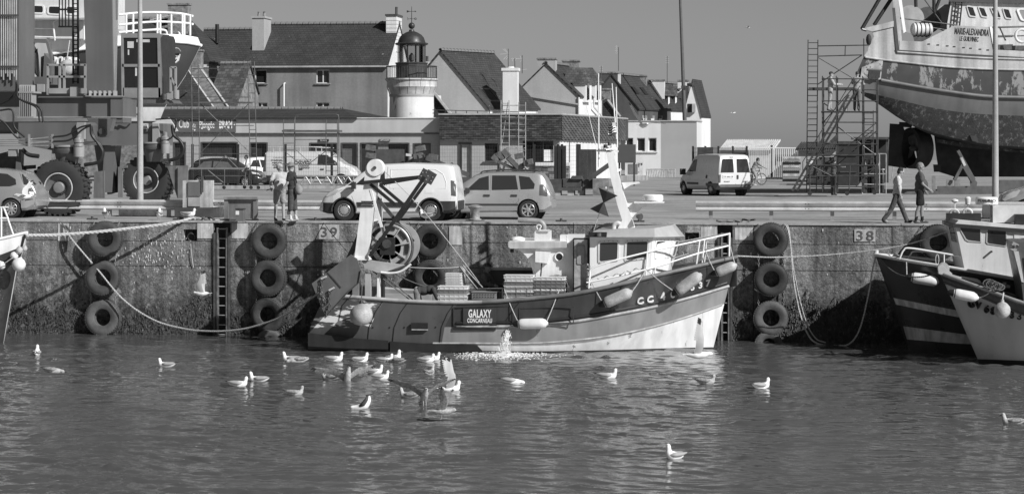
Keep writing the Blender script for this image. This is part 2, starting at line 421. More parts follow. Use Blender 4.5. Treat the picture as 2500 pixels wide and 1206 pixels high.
# painted berth numbers and white blocks
PALE = mat('pale_painted_concrete',.5,.85,var=.25,scale=3,streak=.35,fine=.1)
WORN = mat('worn_white_block',.62,.85,var=.2,scale=3,streak=.45,fine=.12)
NUM = mat('number_grey_paint',.1,.8,var=.25,scale=8)
def patch(px0,py0,px1,py1,m,y=-.016,name='painted_patch'):
    b = MB(); p,q = P(px0,py0),P(px1,py1); b.bx(p.x,q.x,y,.02,q.z,p.z); return b.build(name,m,qw)
for tx,a,c0,d,e in (('39',779,548,828,584),('38',2086,560,2137,590)):
    patch(a,c0,d,e,PALE,name='number_panel')
    text(tx,P((a+d)/2,(c0+e)/2+2)+V(0,-.021,0),.42,NUM,qw,sx=1.15,off=.004,space=1.25)
for q in ((482,545,520,582),(566,545,606,582),(142,545,168,588),(1097,553,1128,598),(1712,554,1750,586),(1794,556,1838,586)):
    patch(*q,WORN)
# seaweed and droppings
WEED = mat('dark_seaweed',.022,.55,var=.5,scale=9)
b = MB(); random.seed(11)
def weedy(x,z): return math.sin(x*1.3+1.7)+.6*math.sin(x*3.1)+.4*math.sin(x*7.3+z*4)
for i in range(13000):
    x = random.uniform(X(-60),X(2350)); z = random.uniform(-.05,1.55)
    if z > (.75 if x < 8 else 1.0)+.33*weedy(x,z)+random.gauss(0,.1): continue
    if any(h[0] < x < h[1] for h in HOLES): continue
    w_ = random.uniform(.015,.045); l_ = random.uniform(.05,.16); y = -random.uniform(.012,.05); a = random.gauss(0,.35)
    dx,dz = math.sin(a)*l_,-math.cos(a)*l_
    b.face([(x-w_,.005,z),(x+w_,.005,z),(x+dx+w_*.4,y,z+dz),(x+dx-w_*.4,y-.01,z+dz)])
b.build('seaweed',WEED,qw,kind='stuff',fix=False)
DROP = mat('white_droppings',.8,.9,var=.1)
b = MB()
for i in range(230):
    px = random.gauss(378,50) if i < 130 else random.uniform(60,2200); py = random.gauss(612,30) if i < 130 else random.uniform(552,680)
    if py < 552 or any(h[0]-.05 < X(px) < h[1]+.05 for h in HOLES): continue
    p = P(px,py); w_ = random.uniform(.005,.018); l_ = random.uniform(.015,.1); y = -.0165-random.uniform(0,.002)
    b.face([(p.x-w_,y,p.z),(p.x,y,p.z+w_),(p.x+w_,y,p.z),(p.x+w_*.5,y,p.z-l_),(p.x-w_*.5,y,p.z-l_*.9)])
b.build('droppings',DROP,qw,kind='stuff',fix=False)
# mooring rings in their niches
for k,(ra,rb,rz0,rz1) in enumerate(RINGS):
    cx,cz = (ra+rb)/2,(rz0+rz1)/2
    t = thing('mooring_ring',['iron mooring ring in a square niche left of the wall ladder','iron mooring ring in a square niche above the trawler bow'][k],'mooring ring',(cx,.2,rz0),group='rings set in the quay wall')
    MB().torus((cx,.12,cz-.03),(0,1,.25),.12,.018,20,8).build('ring',RUSTY,t,smooth=40)
    b = MB(); b.bx(cx-.04,cx+.04,.1,.34,cz+.06,cz+.15); b.build('eye_bolt',RUSTY,t)
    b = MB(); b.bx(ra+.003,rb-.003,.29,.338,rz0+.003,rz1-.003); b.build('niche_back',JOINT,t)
# ladders in their recesses
for k,(h,top,bot) in enumerate(((LAD1,556,806),(LAD2,562,850))):
    a,c = h; yb = .12
    t = thing('wall_ladder',['rusty iron ladder in a dark slot beside the mooring ring','iron ladder half hidden behind the trawler bow'][k],'ladder',((a+c)/2,yb,-.3),group='ladders set in the quay wall')
    xl,xr = a+.13,c-.1
    for xx in (xl,xr):
        b = MB(); b.bx(xx-.03,xx+.03,-.04,.03,-.4,Z(540,top)); b.build('rail',mat('scraped_ladder_steel',.22,.6,metal=.4,var=.5,scale=6,streak=.4),t)
    nr = 13
    for i in range(nr):
        zz = Z(540,top+3)-i*.297
        if zz < -.2: break
        b = MB(); b.cyl((xl,0,zz),(xr,0,zz),.016,n=8); b.build('rung',mat('worn_rung',.5,.5,metal=.5,var=.3),t)
    for xx in (a+.03,c-.03):
        b = MB(); b.bx(xx-.03,xx+.03,-.06,.2,-.5,Z(540,top+12)); b.build('slot_post',RUSTY,t)
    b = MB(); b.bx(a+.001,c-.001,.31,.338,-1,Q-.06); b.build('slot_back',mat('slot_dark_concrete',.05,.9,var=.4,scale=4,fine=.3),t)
# ------------------------------------------------------------------ tyre fenders
TYRE = [mat('old_tyre_rubber_%d' % i,v,.72,var=.35,scale=2.5,bump=.25,fine=.15,spec=.35) for i,v in enumerate((.045,.065,.1))]
def tyre_mesh(b,c,ax,ro,wdt,ri=None,lugs=0):
    ri = ri or ro*.5; hw = wdt/2
    pr = [(ri,-hw*.55),(ri*1.08,-hw*.75),(ro*.72,-hw*1.02),(ro*.88,-hw*.98),(ro*.97,-hw*.8),(ro,-hw*.5),(ro,hw*.5),(ro*.97,hw*.8),(ro*.88,hw*.98),(ro*.72,hw*1.02),(ri*1.08,hw*.75),(ri,hw*.55),(ri*1.12,hw*.4),(ro*.85,hw*.3),(ro*.85,-hw*.3),(ri*1.12,-hw*.4),(ri,-hw*.55)]
    return b.lathe(pr,c,ax,40)
def chain(b,a,c,lk=.085,r=.011):
    a,c = Vector(a),Vector(c); n = max(1,int((c-a).length/(lk*.8))); d = (c-a).normalized(); s,u = frame(d)
    for i in range(n):
        m = a+(c-a)*((i+.5)/n); e = s if i % 2 else u
        b.tube([m+d*lk*.5*math.cos(q)+e*lk*.3*math.sin(q) for q in [math.pi*2*j/8 for j in range(8)]],r,4,closed=True)
random.seed(5)
TY = [[(257,583,43,1),(252,678,42,1),(252,775,43,2)],[(657,588,43,1),(656,679,44,1),(656,768,42,1),(659,836,33,2)],
      [(1050,588,41,0),(1052,676,42,1)],[(1882,586,42,1),(1882,681,41,0),(1882,776,42,2),(1876,842,34,2)],[(2289,592,44,0)],[(1487,588,42,0)]]
where = ['beside the wall ladder, left column','under the two standing men','behind the trawler net drum','right of the trawler bow','behind the striped boat wheelhouse','behind the trawler wheelhouse mast']
for ci,colm in enumerate(TY):
    nn = ['top','second','third','half-sunk lowest']
    for k,(px,py,rp,mi) in enumerate(colm):
        yy = -.2-random.uniform(0,.05)-(.03 if k % 2 else 0); p = P(px,py,yy); ro = rp*MP(px,yy); tilt = random.uniform(-.16,.12)
        lab = '%s tyre fender hung on the wall %s' % (nn[k],where[ci]) if len(colm) > 1 else 'single tyre fender hung on the wall %s' % where[ci]
        t = thing('tyre_fender',lab,'tyre',(p.x,yy,p.z-ro),group='tyre fenders on the quay wall')
        axv = Vector((tilt,-1,random.uniform(-.12,.1)))
        b = MB(); tyre_mesh(b,p,axv,ro,.34,ro*.47); b.build('tyre',TYRE[mi],t,smooth=35)
        b = MB(); nl = 44
        s,u = frame(axv)
        for i in range(nl):
            a = 2*math.pi*i/nl; d = math.cos(a)*s+math.sin(a)*u; e = -math.sin(a)*s+math.cos(a)*u
            for sg in (-1,1):
                q = p+d*(ro*.985)+axv.normalized()*sg*.085; rot = Matrix((d,e,axv.normalized())).transposed(); b.box(q,(.03,.045,.1),rot)
        b.build('tread',TYRE[mi],t,kind='stuff')
        if k < 3:
            for sx in (-1,1):
                topz = Q-.02 if k == 0 else P(px,colm[k-1][1]+colm[k-1][2]*.72,yy).z
                b = MB(); chain(b,(p.x+sx*ro*.74,yy-.02 if k else -.05,topz),(p.x+sx*ro*.72,yy,p.z+ro*.68)); b.build('chain',mat('rusty_chain',.2,.7,metal=.3,var=.4,scale=12),t)
# ------------------------------------------------------------------ guardrails
def guardrail(pxs,y,label,ends=True,posts=()):
    xa,xb = X(pxs[0],y),X(pxs[1],y); zt = Z((pxs[0]+pxs[1])/2,pxs[2],y); h = pxs[3]*MP((pxs[0]+pxs[1])/2,y)
    t = thing('guardrail',label,'guardrail',((xa+xb)/2,y,Q),group='guardrails on the quay')
    prof = [(0,0),(.06,-.04),(.12,-.1),(.12,-.2),(.02,-.36),(.0,-.5),(.02,-.64),(.12,-.78),(.12,-.88),(.06,-.95),(0,-1)]
    n = max(1,round((xb-xa)/4.0)); L_ = (xb-xa)/n
    for i in range(n):
        b = MB(); a,c = xa+i*L_-(0 if i == 0 else .12),xa+(i+1)*L_; o = .004*(i % 2)
        pr = [(-d-o,zt+f*h) for d,f in prof]; pr2 = [(-d-o+.01,zz) for d,zz in pr[::-1]]
        pr2 = [(yy+.012,zz) for yy,zz in pr[::-1]]
        b.loft([[(a,y+q,zz) for q,zz in pr+pr2],[(c,y+q,zz) for q,zz in pr+pr2]]); b.build('beam',GALV,t,smooth=40)
        for bxp in (c-.2,c-.1):
            if i < n-1:
                for f in (.27,.73):
                    b = MB(); b.cyl((bxp,y-.1,zt-h*f),(bxp,y-.02,zt-h*f),.018,n=8); b.build('bolt',STEEL,t)
    for px in posts:
        xx = X(px,y); b = MB(); b.bx(xx-.06,xx+.06,y+.015,y+.12,Q,zt-.05); b.build('post',mat('post_steel',.36,.5,metal=.4,var=.25,scale=3,streak=.3),t)
    return t
guardrail((60,800,488,25),3.6,'long steel guardrail in front of the boat hoist wheels',posts=(121,266,411,560,705))
guardrail((1108,1180,491,23),3.0,'short broken guardrail end standing by the iron bollard',posts=(1143,))
guardrail((1699,2560,492,25),3.3,'long steel guardrail behind the two walking men',posts=(1735,1883,2032,2184,2330,2480))
# ------------------------------------------------------------------ lamp posts
CONC = mat('pale_cast_concrete',.42,.8,var=.15,scale=2,fine=.12,streak=.3)
def lamp_post(px,py,wpx,wtop,label,base=True,name='lamp_post'):
    p = G(px,py); mp = MP(px,p.y); r0 = wpx*mp/2; top = Z(px,-60,p.y)
    t = thing(name,label,'lamp post',p)
    b = MB(); b.cyl((p.x,p.y,Q),(p.x,p.y,top),r0,wtop*mp/2,16); b.build('shaft',CONC,t,smooth=40)
    return t,p,mp
t,p,mp = lamp_post(342,528,17,10,'tall pale concrete lamp post on a white block in front of the hoist')
b = MB(); w_ = 46*mp; b.bx(p.x-w_,p.x+w_,p.y-.35,p.y+.5,Q,Q+.26); b.build('base_block',mat('limewashed_concrete',.55,.85,var=.35,scale=3,fine=.2,patch=(.2,.35,4)),t)
b = MB(); b.cyl((p.x,p.y,Q+.26),(p.x,p.y,Q+.3),r0 if False else .26,.2,16); b.build('collar',STEEL,t)
t,p,mp = lamp_post(2430,526,17,10,'tall pale concrete lamp post in front of the hauled-out trawler')
b = MB(); b.bx(p.x-.3,p.x+.3,p.y-.3,p.y+.3,Q,Q+.12); b.build('base_block',CONC,t)
# leaning dark post with floodlights
a = G(1676,416); y_ = a.y; mp = MP(1676,y_)
t = thing('floodlight_post','leaning dark steel post with two floodlights beside the low white building','lamp post',a)
tp = P(1660,-20,y_); b = MB(); b.cyl(a,tp,5.8*mp,3.2*mp,14); b.build('shaft',mat('leaning_post_grey',.1,.5,var=.1),t,smooth=40)
q = P(1669,214,y_); b = MB(); b.box(q,(12*mp,12*mp,8*mp)); b.build('bracket',STEEL,t)
b = MB(); b.bar(q,q+V(13*mp,0,5*mp),2*mp); b.build('arm',STEEL,t)
b = MB(); e = q+V(13*mp,-2*mp,6*mp); b.cyl(e-V(4*mp,0,-2*mp),e+V(10*mp,-3*mp,-1*mp),3*mp,5.5*mp,12); b.build('floodlight',STEEL,t,smooth=40)
b = MB(); e = q+V(-8*mp,-2*mp,-3*mp); b.cyl(e,e+V(-5*mp,-4*mp,-4*mp),2*mp,4*mp,10); b.build('floodlight',STEEL,t,smooth=40)
# ------------------------------------------------------------------ buildings behind the quay
def slate_mat(name,v,ax,row=.16,wid=.26,bumps=.5,var=.3):
    m = bpy.data.materials.new(name); m.use_nodes = True; t = m.node_tree; n = t.nodes; L = t.links.new
    b = n['Principled BSDF']; b.inputs['Roughness'].default_value = .65; b.inputs['Specular IOR Level'].default_value = .35
    g = n.new('ShaderNodeNewGeometry'); sp = n.new('ShaderNodeSeparateXYZ'); L(g.outputs['Position'],sp.inputs[0])
    cb = n.new('ShaderNodeCombineXYZ'); L(sp.outputs[0 if ax == 'x' else 1],cb.inputs[0]); L(sp.outputs[2],cb.inputs[1])
    k = n.new('ShaderNodeTexBrick'); L(cb.outputs[0],k.inputs['Vector']); k.inputs['Scale'].default_value = 1
    k.inputs['Brick Width'].default_value = wid; k.inputs['Row Height'].default_value = row; k.inputs['Mortar Size'].default_value = .012; k.inputs['Mortar Smooth'].default_value = .4
    for i,f in ((1,1-var),(2,1+var),(3,.35)): k.inputs[i].default_value = (v*f,v*f,v*f,1)
    q = n.new('ShaderNodeTexNoise'); q.inputs['Scale'].default_value = .9; q.inputs['Detail'].default_value = 7; L(g.outputs['Position'],q.inputs['Vector'])
    r = n.new('ShaderNodeMapRange'); L(q.outputs['Fac'],r.inputs[0])
    for i,vv in enumerate((.3,.7,.82,1.22)): r.inputs[i+1].default_value = vv
    x = n.new('ShaderNodeMix'); x.data_type = 'RGBA'; x.blend_type = 'MULTIPLY'; x.inputs[0].default_value = 1
    L(k.outputs['Color'],x.inputs[6]); L(r.outputs[0],x.inputs[7])
    sn = n.new('ShaderNodeTexNoise'); sn.inputs['Scale'].default_value = 3.2; sn.inputs['Detail'].default_value = 4; L(g.outputs['Position'],sn.inputs['Vector'])
    sr = n.new('ShaderNodeMapRange'); L(sn.outputs['Fac'],sr.inputs[0])
    for i,vv in enumerate((.735,.75,0,.7)): sr.inputs[i+1].default_value = vv
    y = n.new('ShaderNodeMix'); y.data_type = 'RGBA'; L(sr.outputs[0],y.inputs[0]); L(x.outputs[2],y.inputs[6]); y.inputs[7].default_value = (.4,.4,.4,1)
    L(y.outputs[2],b.inputs['Base Color'])
    bp = n.new('ShaderNodeBump'); bp.inputs['Strength'].default_value = bumps; bp.inputs['Distance'].default_value = .02; L(k.outputs['Fac'],bp.inputs['Height']); bp.invert = True
    L(bp.outputs[0],b.inputs['Normal']); return m
SLX = slate_mat('roof_slates_across',.05,'x',.17,.28,.8,.14); SLY = slate_mat('roof_slates_along',.05,'y',.17,.28,.8,.14)
SLM = slate_mat('mossy_roof_slates',.085,'x',.2,.3,.6,.35)
REND = mat('old_grey_render',.22,.9,var=.12,scale=.45,streak=.28,fine=.08,bump=.1)
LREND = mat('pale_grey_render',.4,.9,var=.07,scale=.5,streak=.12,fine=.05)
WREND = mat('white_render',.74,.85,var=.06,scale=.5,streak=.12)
DREND = mat('dark_render',.085,.9,var=.15,scale=.6,streak=.2)
STONE = mat('rubble_stone',.22,.9,var=.5,scale=3.5,bump=.8,fine=.3)
FRAMEW = mat('white_window_frame',.72,.4,var=.05)
TILE = mat('clay_ridge_tile',.17,.85,var=.35,scale=6)
GUT = mat('zinc_gutter',.4,.5,var=.2,scale=2)
def clean(mb):
    """weld the cells of a pierced wall and drop the faces between them"""
    me = bpy.data.meshes.new('x'); me.from_pydata(mb.v,[],mb.f); bm = bmesh.new(); bm.from_mesh(me)
    bmesh.ops.remove_doubles(bm,verts=bm.verts,dist=1e-4); seen = {}
    for f in bm.faces: seen.setdefault(frozenset(v.index for v in f.verts),[]).append(f)
    kill = [f for fs in seen.values() if len(fs) > 1 for f in fs]
    bmesh.ops.delete(bm,geom=kill,context='FACES'); bm.verts.index_update()
    mb.v = [tuple(v.co) for v in bm.verts]; mb.f = [[v.index for v in f.verts] for f in bm.faces]; mb.m = [0]*len(mb.f); bm.free(); bpy.data.meshes.remove(me); return mb
def pierced(x0,x1,z0,z1,y0,y1,holes,xf=None):
    """wall slab with rectangular openings (x0,x1,z0,z1)"""
    xs = sorted(set([x0,x1]+[min(max(h[i],x0),x1) for h in holes for i in (0,1)])); zs = sorted(set([z0,z1]+[min(max(h[i],z0),z1) for h in holes for i in (2,3)])); b = MB()
    for a,c in zip(xs,xs[1:]):
        for d,e in zip(zs,zs[1:]):
            mx,mz = (a+c)/2,(d+e)/2
            if any(h[0] < mx < h[1] and h[2] < mz < h[3] for h in holes): continue
            b.bx(a,c,y0,y1,d,e)
    clean(b)
    if xf: b.v = [tuple(xf @ Vector(p)) for p in b.v]
    return b
def hole(px0,py0,px1,py1,y): a,c = P(px0,py0,y),P(px1,py1,y); return (a.x,c.x,c.z,a.z)
def window(t,h,y,dep=.18,bars=1,trans=0,fm=None,sill=True,glass=None,fw=.06):
    """framed window set back in an opening: window > pane, sill"""
    x0,x1,z0,z1 = h; b = MB(); yy = y+dep; fm = fm or FRAMEW; e = .004
    for q in ((x0-e,x0+fw,z0,z1),(x1-fw,x1+e,z0,z1)): b.bx(q[0],q[1],yy-.05,yy+.03,q[2],q[3])
    for q in ((z0-e,z0+fw),(z1-fw,z1+e)): b.bx(x0+fw,x1-fw,yy-.048,yy+.028,*q)
    for i in range(bars): xm = x0+(x1-x0)*(i+1)/(bars+1); b.bx(xm-fw*.6,xm+fw*.6,yy-.046,yy+.026,z0+fw,z1-fw)
    for i in range(trans): zm = z0+(z1-z0)*(i+1)/(trans+1); b.bx(x0+fw,x1-fw,yy-.044,yy+.024,zm-fw*.3,zm+fw*.3)
    f = b.build('window',fm,t,kind='stuff' if False else None)
    for i in range(bars+1):
        a,c = x0+(x1-x0)*i/(bars+1),x0+(x1-x0)*(i+1)/(bars+1)
        p = MB(); p.bx(a+fw*.6,c-fw*.6,yy-.008,yy+.004,z0+fw*.8,z1-fw*.8); p.build('pane',glass or GLASS,f)
    if sill: s = MB(); s.bx(x0-.1,x1+.1,y-.12,y+dep,z0-.09,z0-.002); s.build('sill',STONE if sill == 2 else fm,f)
    return f
def ridge(t,a,c,m=None,r=.16,L_=.42):
    a,c = Vector(a),Vector(c); n = max(2,int((c-a).length/L_)); d = (c-a)/n; s,u = frame(d); proto = None
    u = V(0,0,1)-d.normalized()*d.normalized().z; u.normalize(); s = d.cross(u).normalized(); W = wm(t).inverted()
    for i in range(n):
        p = a+d*i
        if proto is None:
            b = MB(); sec = [(math.cos(q),math.sin(q)) for q in [math.pi*j/6-.25+.083*j for j in range(7)]]
            out = [[s*(x*k)+u*(y*k)*.9+d*e for x,y in sec]+[s*(x*k*.8)+u*(y*k*.8-.02) *.9+d*e for x,y in sec[::-1]] for k,e in ((r,0),(r,.82),(r*1.22,.84),(r*1.22,.99))]
            b.loft(out); o = bpy.data.objects.new('ridge_tile',b.mesh('ridge_tile',m or TILE,50)); COL.objects.link(o); proto = o
        else: o = proto.copy(); COL.objects.link(o)
        o.parent = t; o.location = W @ p
def chimney(t,c,sx,sy,z0,z1,m,cap=True,pots=0,capm=None,name='chimney'):
    b = MB(); b.bx(c[0]-sx/2,c[0]+sx/2,c[1]-sy/2,c[1]+sy/2,z0,z1); o = b.build(name,m,t)
    if cap: b = MB(); b.bx(c[0]-sx/2-.07,c[0]+sx/2+.07,c[1]-sy/2-.07,c[1]+sy/2+.07,z1,z1+.14); b.build('cap',capm or m,o)
    for i in range(pots):
        x = c[0]+(i-(pots-1)/2)*.4; b = MB(); b.lathe([(.11,0),(.12,.1),(.09,.32),(.12,.36),(.06,.4)],(x,c[1],z1+.14),n=12); b.build('chimney_pot',STONE,o,smooth=40)
    return o
def gable_house(name,label,A,B,C,ze,zr,axis,wm_,sidem=None,roofm=None,over=.12,loc=None,ridges=True,rm=None,th=.14,apex=None):
    """A front-left, B front-right, C back-right corners; ridge runs 'AB' (eave to the front) or 'BC' (gable to the front)"""
    A,B,C = [Vector((p[0],p[1],0)) for p in (A,B,C)]; D = A+C-B
    t = thing(name,label,'house',(A.x/2+B.x/2,A.y/2+B.y/2,Q)); zb = V(0,0,Q); E = V(0,0,ze); rz = V(0,0,zr)
    f = .5 if apex is None else apex
    if axis == 'BC':
        M1 = A+(B-A)*f; M2 = D+(C-D)*f
        front = [A+zb,B+zb,B+E,M1+rz,A+E]; n = (C-B).normalized()
        b = MB(); b.prism(front,n*.25); b.build('gable_wall',wm_,t)
        b = MB(); b.prism([p+(C-B)-n*.25 for p in front],n*.25); b.build('gable_wall',wm_,t)
        inn = (A-B).normalized()*.25
        b = MB(); b.prism([B+zb+n*.25,C+zb-n*.25,C+E-n*.25,B+E+n*.25],inn); b.build('side_wall',sidem or wm_,t)
        b = MB(); b.prism([A+zb+n*.25,D+zb-n*.25,D+E-n*.25,A+E+n*.25],-inn); b.build('side_wall',sidem or wm_,t)
        for e0,e1 in ((A,D),(B,C)):
            m1,m2 = M1-n*over,M2+n*over; d0,d1 = e0-n*over,e1+n*over; sl = (e0+E-M1-rz).normalized()*over*1.6
            b = MB(); b.prism([m1+rz,m2+rz,d1+E+sl,d0+E+sl],V(0,0,th)); b.build('roof_slope',roofm or SLY,t)
        if ridges: ridge(t,M1-n*over+rz+V(0,0,th),M2+n*over+rz+V(0,0,th),rm)
    else:
        M1 = A+(D-A)*f; M2 = B+(C-B)*f; n = (B-A).normalized(); q = (C-B).normalized()
        b = MB(); b.prism([A+zb,B+zb,B+E,A+E],q*.25); b.build('front_wall',wm_,t)
        b = MB(); b.prism([D+zb,C+zb,C+E,D+E],-q*.25); b.build('back_wall',wm_,t)
        for P0,P1,MM,s in ((A,D,M1,1),(B,C,M2,-1)):
            b = MB(); b.prism([P0+zb+q*.25,P1+zb-q*.25,P1+E-q*.25,MM+rz,P0+E+q*.25],n*s*.25); b.build('gable_wall',sidem or wm_,t)
        for e0,e1 in ((A,B),(D,C)):
            m1,m2 = M1-n*over,M2+n*over; d0,d1 = e0-n*over,e1+n*over; sl = (e0+E-M1-rz).normalized()*over*1.6
            b = MB(); b.prism([m1+rz,m2+rz,d1+E+sl,d0+E+sl],V(0,0,th)); b.build('roof_slope',roofm or SLX,t)
        if ridges: ridge(t,M1-n*over+rz+V(0,0,th),M2+n*over+rz+V(0,0,th),rm)
    return t
def xy(px,y): return (X(px,y),y)
# --- stone house far left with hipped slate roof
ya = 96.; L_,R_ = X(120,ya),X(514,ya); ze,zr = Z(514,150,ya),Z(440,46,ya+4)
t = thing('stone_house','stone house with broad slate roof and stone chimney behind the ship bow','house',((L_+R_)/2,ya,Q))
b = MB(); b.bx(L_+.15,R_-.15,ya+.1,ya+8,Q,ze-.02); b.build('wall',STONE,t)
b = MB(); b.bx(X(486,ya),R_-.16,ya+.07,ya+.11,Z(514,165,ya),ze-.05); b.build('white_wall_panel',WREND,t)
rx0,rx1 = L_+2,X(462,ya+4)
b = MB(); b.add([(L_,ya,ze),(R_,ya,ze),(R_,ya+8,ze),(L_,ya+8,ze),(rx0,ya+4,zr),(rx1,ya+4,zr),(L_,ya,ze-.15),(R_,ya,ze-.15),(R_,ya+8,ze-.15),(L_,ya+8,ze-.15)],
    [(0,1,5,4),(1,2,5),(2,3,4,5),(3,0,4),(0,6,7,1),(1,7,8,2),(2,8,9,3),(3,9,6,0),(6,9,8,7)]); b.build('roof',SLX,t)
ridge(t,(rx0,ya+4,zr),(rx1,ya+4,zr))
p = P(438,30,ya+3); chimney(t,(p.x,ya+3),50*MP(438,ya+3),.9,zr-2.2,Z(438,14,ya+3),STONE)
p = P(478,150,ya-1.5); chimney(t,(p.x,ya-1.2),26*MP(478,ya),.8,Q,Z(478,128,ya),STONE,name='stone_pier')
# --- far slate roof between the two
yb = 110.
t = gable_house('far_house','dark slate roofed house with black stove pipe behind the long house',xy(470,yb),xy(660,yb),(X(660,yb),yb+8),Z(560,172,yb),Z(560,76,yb+4),'AB',REND,roofm=SLX)
p = P(530,88,yb+2.4); b = MB(); b.cyl((p.x,p.y,p.z-.6),(p.x,p.y,Z(530,60,yb+2.4)),.16,n=12); b.build('stove_pipe',BLACK,t,smooth=40)
# --- low stone cottage with parapet gable
yc = 85.
t = gable_house('stone_cottage','low cottage with tiled roof and sloping stone parapet behind the tall scaffold',xy(505,yc),xy(572,yc),(X(572,yc),yc+8.6),Z(560,268,yc),Z(560,160,yc+4.3),'AB',STONE,roofm=SLM)
b = MB(); b.prism([P(520,272,yc-.6),P(556,270,yc-.6),P(556,262,yc-.6),(X(484,yc+4.3),yc+4.3,Z(484,158,yc+4.3)),(X(452,yc+4.3),yc+4.3,Z(452,168,yc+4.3)),(X(452,yc+4.3),yc+4.3,Z(452,272,yc+4.3))],(0.05,.35,0)); b.build('parapet',STONE,t)
CAPW = mat('pale_coping',.5,.85,var=.2)
for q0,q1 in ((488,558),(454,522)):
    b = MB(); b.bar((X(q0,yc+4.2),yc+4.1,Z(q0,166,yc+4.1)),P(q1,265,yc-.75),.12,.16); b.build('coping',CAPW,t)
b = MB(); b.prism([P(380,268,yc-1.5),P(522,268,yc-1.5),(X(456,yc+3.5),yc+3.5,Z(456,168,yc+3.5)),(X(380,yc+3.5),yc+3.5,Z(380,160,yc+3.5))],(0,.15,-.05)); b.build('roof_slope',SLX,t)
b = MB(); p = P(440,236,yc-.3); b.box(p,(1.1,.5,.14),Matrix.Rotation(R(-38),3,'Y')); b.build('skylight',STEEL,t)
# --- the long rendered house with two chimneys
yd = 92.; ze,zr = Z(770,160,yd),Z(800,63,yd+4.6)
A,B = xy(601,yd),xy(945,yd)
CLAD = mat('white_boards',.74,.6,var=.05,streak=.1)
t = gable_house('long_house','long grey rendered house with dark slate roof and two chimneys',A,B,(B[0],yd+9.2),ze,zr,'AB',REND,sidem=CLAD)
fw = [o for o in t.children if o.name.startswith('front_wall')][0]; bpy.data.objects.remove(fw)
hs = [hole(622,171,651,204,yd),hole(772,171,804,204,yd),hole(624,251,653,284,yd),hole(772,251,804,284,yd)]
pierced(A[0],B[0],Q,ze,yd,yd+.25,hs).build('front_wall',REND,t)
for i,h in enumerate(hs): window(t,h,yd,bars=0 if i == 0 else 1,sill=2)
p = P(642,60,yd+3); chimney(t,(p.x,yd+2.6),30*MP(642,yd),2.2,zr-2.5,Z(642,47,yd+2.6),LREND,pots=2)
rx = B[0]+.05; p = P(975,60,yd+4.6); cm = chimney(t,(X(962,yd+4.6),yd+4.6),26*MP(975,yd),2.3,zr-2,Z(975,42,yd+4.6),CLAD,capm=STEEL)
for i in range(9):
    z_ = zr-1.4+i*.28
    if z_ > Z(975,44,yd+4.6): break
    b = MB(); b.bx(X(962,yd+4.6)-13.6*MP(975,yd),X(962,yd+4.6)+13.6*MP(975,yd),yd+3.43,yd+5.77,z_,z_+.02); b.build('board_joint',GUT,cm)
b = MB(); b.cyl((X(968,yd+4.6),yd+4.6,Z(968,40,yd+4.6)),(X(968,yd+4.6),yd+4.6,Z(968,18,yd+4.6)),.1,n=10); b.build('flue_pipe',STEEL,t,smooth=40)
b = MB(); b.bx(A[0]-.1,B[0]+.1,yd-.3,yd-.17,ze-.16,ze-.04); b.build('gutter',GUT,t)
b = MB(); b.tube([P(597,164,yd-.2),P(600,170,yd-.2),P(592,176,yd-.2)],.05,8); b.build('drain_pipe',GUT,t,smooth=50)
b = MB(); p = P(693,212,yd-.3); b.tube([(p.x,yd,p.z+.25),(p.x,yd-.3,p.z+.2),(p.x,yd-.3,Z(693,300,yd))],.065,10); b.build('vent_pipe',OFFW,t,smooth=50)
# --- lighthouse
yl = 80.; cx = X(1005,yl); m1 = MP(1005,yl)
def zl(py): return Z(1005,py,yl)
t = thing('lighthouse','small round white lighthouse with dark domed lantern and gallery railing','lighthouse',(cx,yl,Q))
TOW = mat('weathered_lighthouse_paint',.74,.8,var=.12,scale=.7,streak=.2,fine=.05,patch=(.3,.36,1.1,(1.6,1.6,.6)))
def lz(prof): return [(r*m1,zl(py)) for r,py in prof]
MB().lathe([(57*m1,Q),(54*m1,zl(238))],(cx,yl,0),n=48).build('tower',TOW,t,smooth=40)
MB().lathe(lz([(54,238),(55,236),(55,231),(52,230)]),(cx,yl,0),n=48).build('string_course',LREND,t,smooth=30)
for i in range(18):     # corbel stones
    a0 = 2*math.pi*i/18+.01; a1 = 2*math.pi*(i+1)/18-.01
    b = MB(); pr = lz([(50,231),(55,231),(57,224),(61,214),(62,213),(50,213)]); b.lathe(pr+[pr[0]],(cx,yl,0),n=4,a0=a0,a1=a1); b.build('corbel_stone',mat('corbel_stone',.5,.85,var=.25,scale=2,fine=.15),t,smooth=30)
for i in range(14):
    a0 = 2*math.pi*i/14+.1; a1 = 2*math.pi*(i+1)/14+.085
    b = MB(); pr = lz([(50,213),(60.5,213),(60.5,200),(64.5,196),(64.5,193),(30,193)]); b.lathe(pr+[pr[0]],(cx,yl,0),n=5,a0=a0,a1=a1); b.build('cornice_stone',mat('cornice_stone',.55,.85,var=.22,scale=2,fine=.15,streak=.25),t,smooth=30)
DKP = mat('dark_lantern_paint',.035,.45,var=.25)
for k,py in enumerate((163,192)):
    b = MB(); b.torus((cx,yl,zl(py)),(0,0,1),61.5*m1,.03,40,6); b.build('rail',DKP,t,smooth=50)
for i in range(56):
    a = 2*math.pi*i/56; x_,y_ = cx+61.5*m1*math.cos(a),yl+61.5*m1*math.sin(a)
    b = MB(); b.cyl((x_,y_,zl(193)),(x_,y_,zl(163)),.026 if i % 7 == 0 else .013,n=6); b.build('baluster',DKP,t)
b = MB(); b.lathe(lz([(39,193),(39,157),(41,156),(41,154),(33,153)]),(cx,yl,0),n=12); b.build('lantern_base',mat('lantern_base_paint',.05,.5,var=.35,scale=2),t)
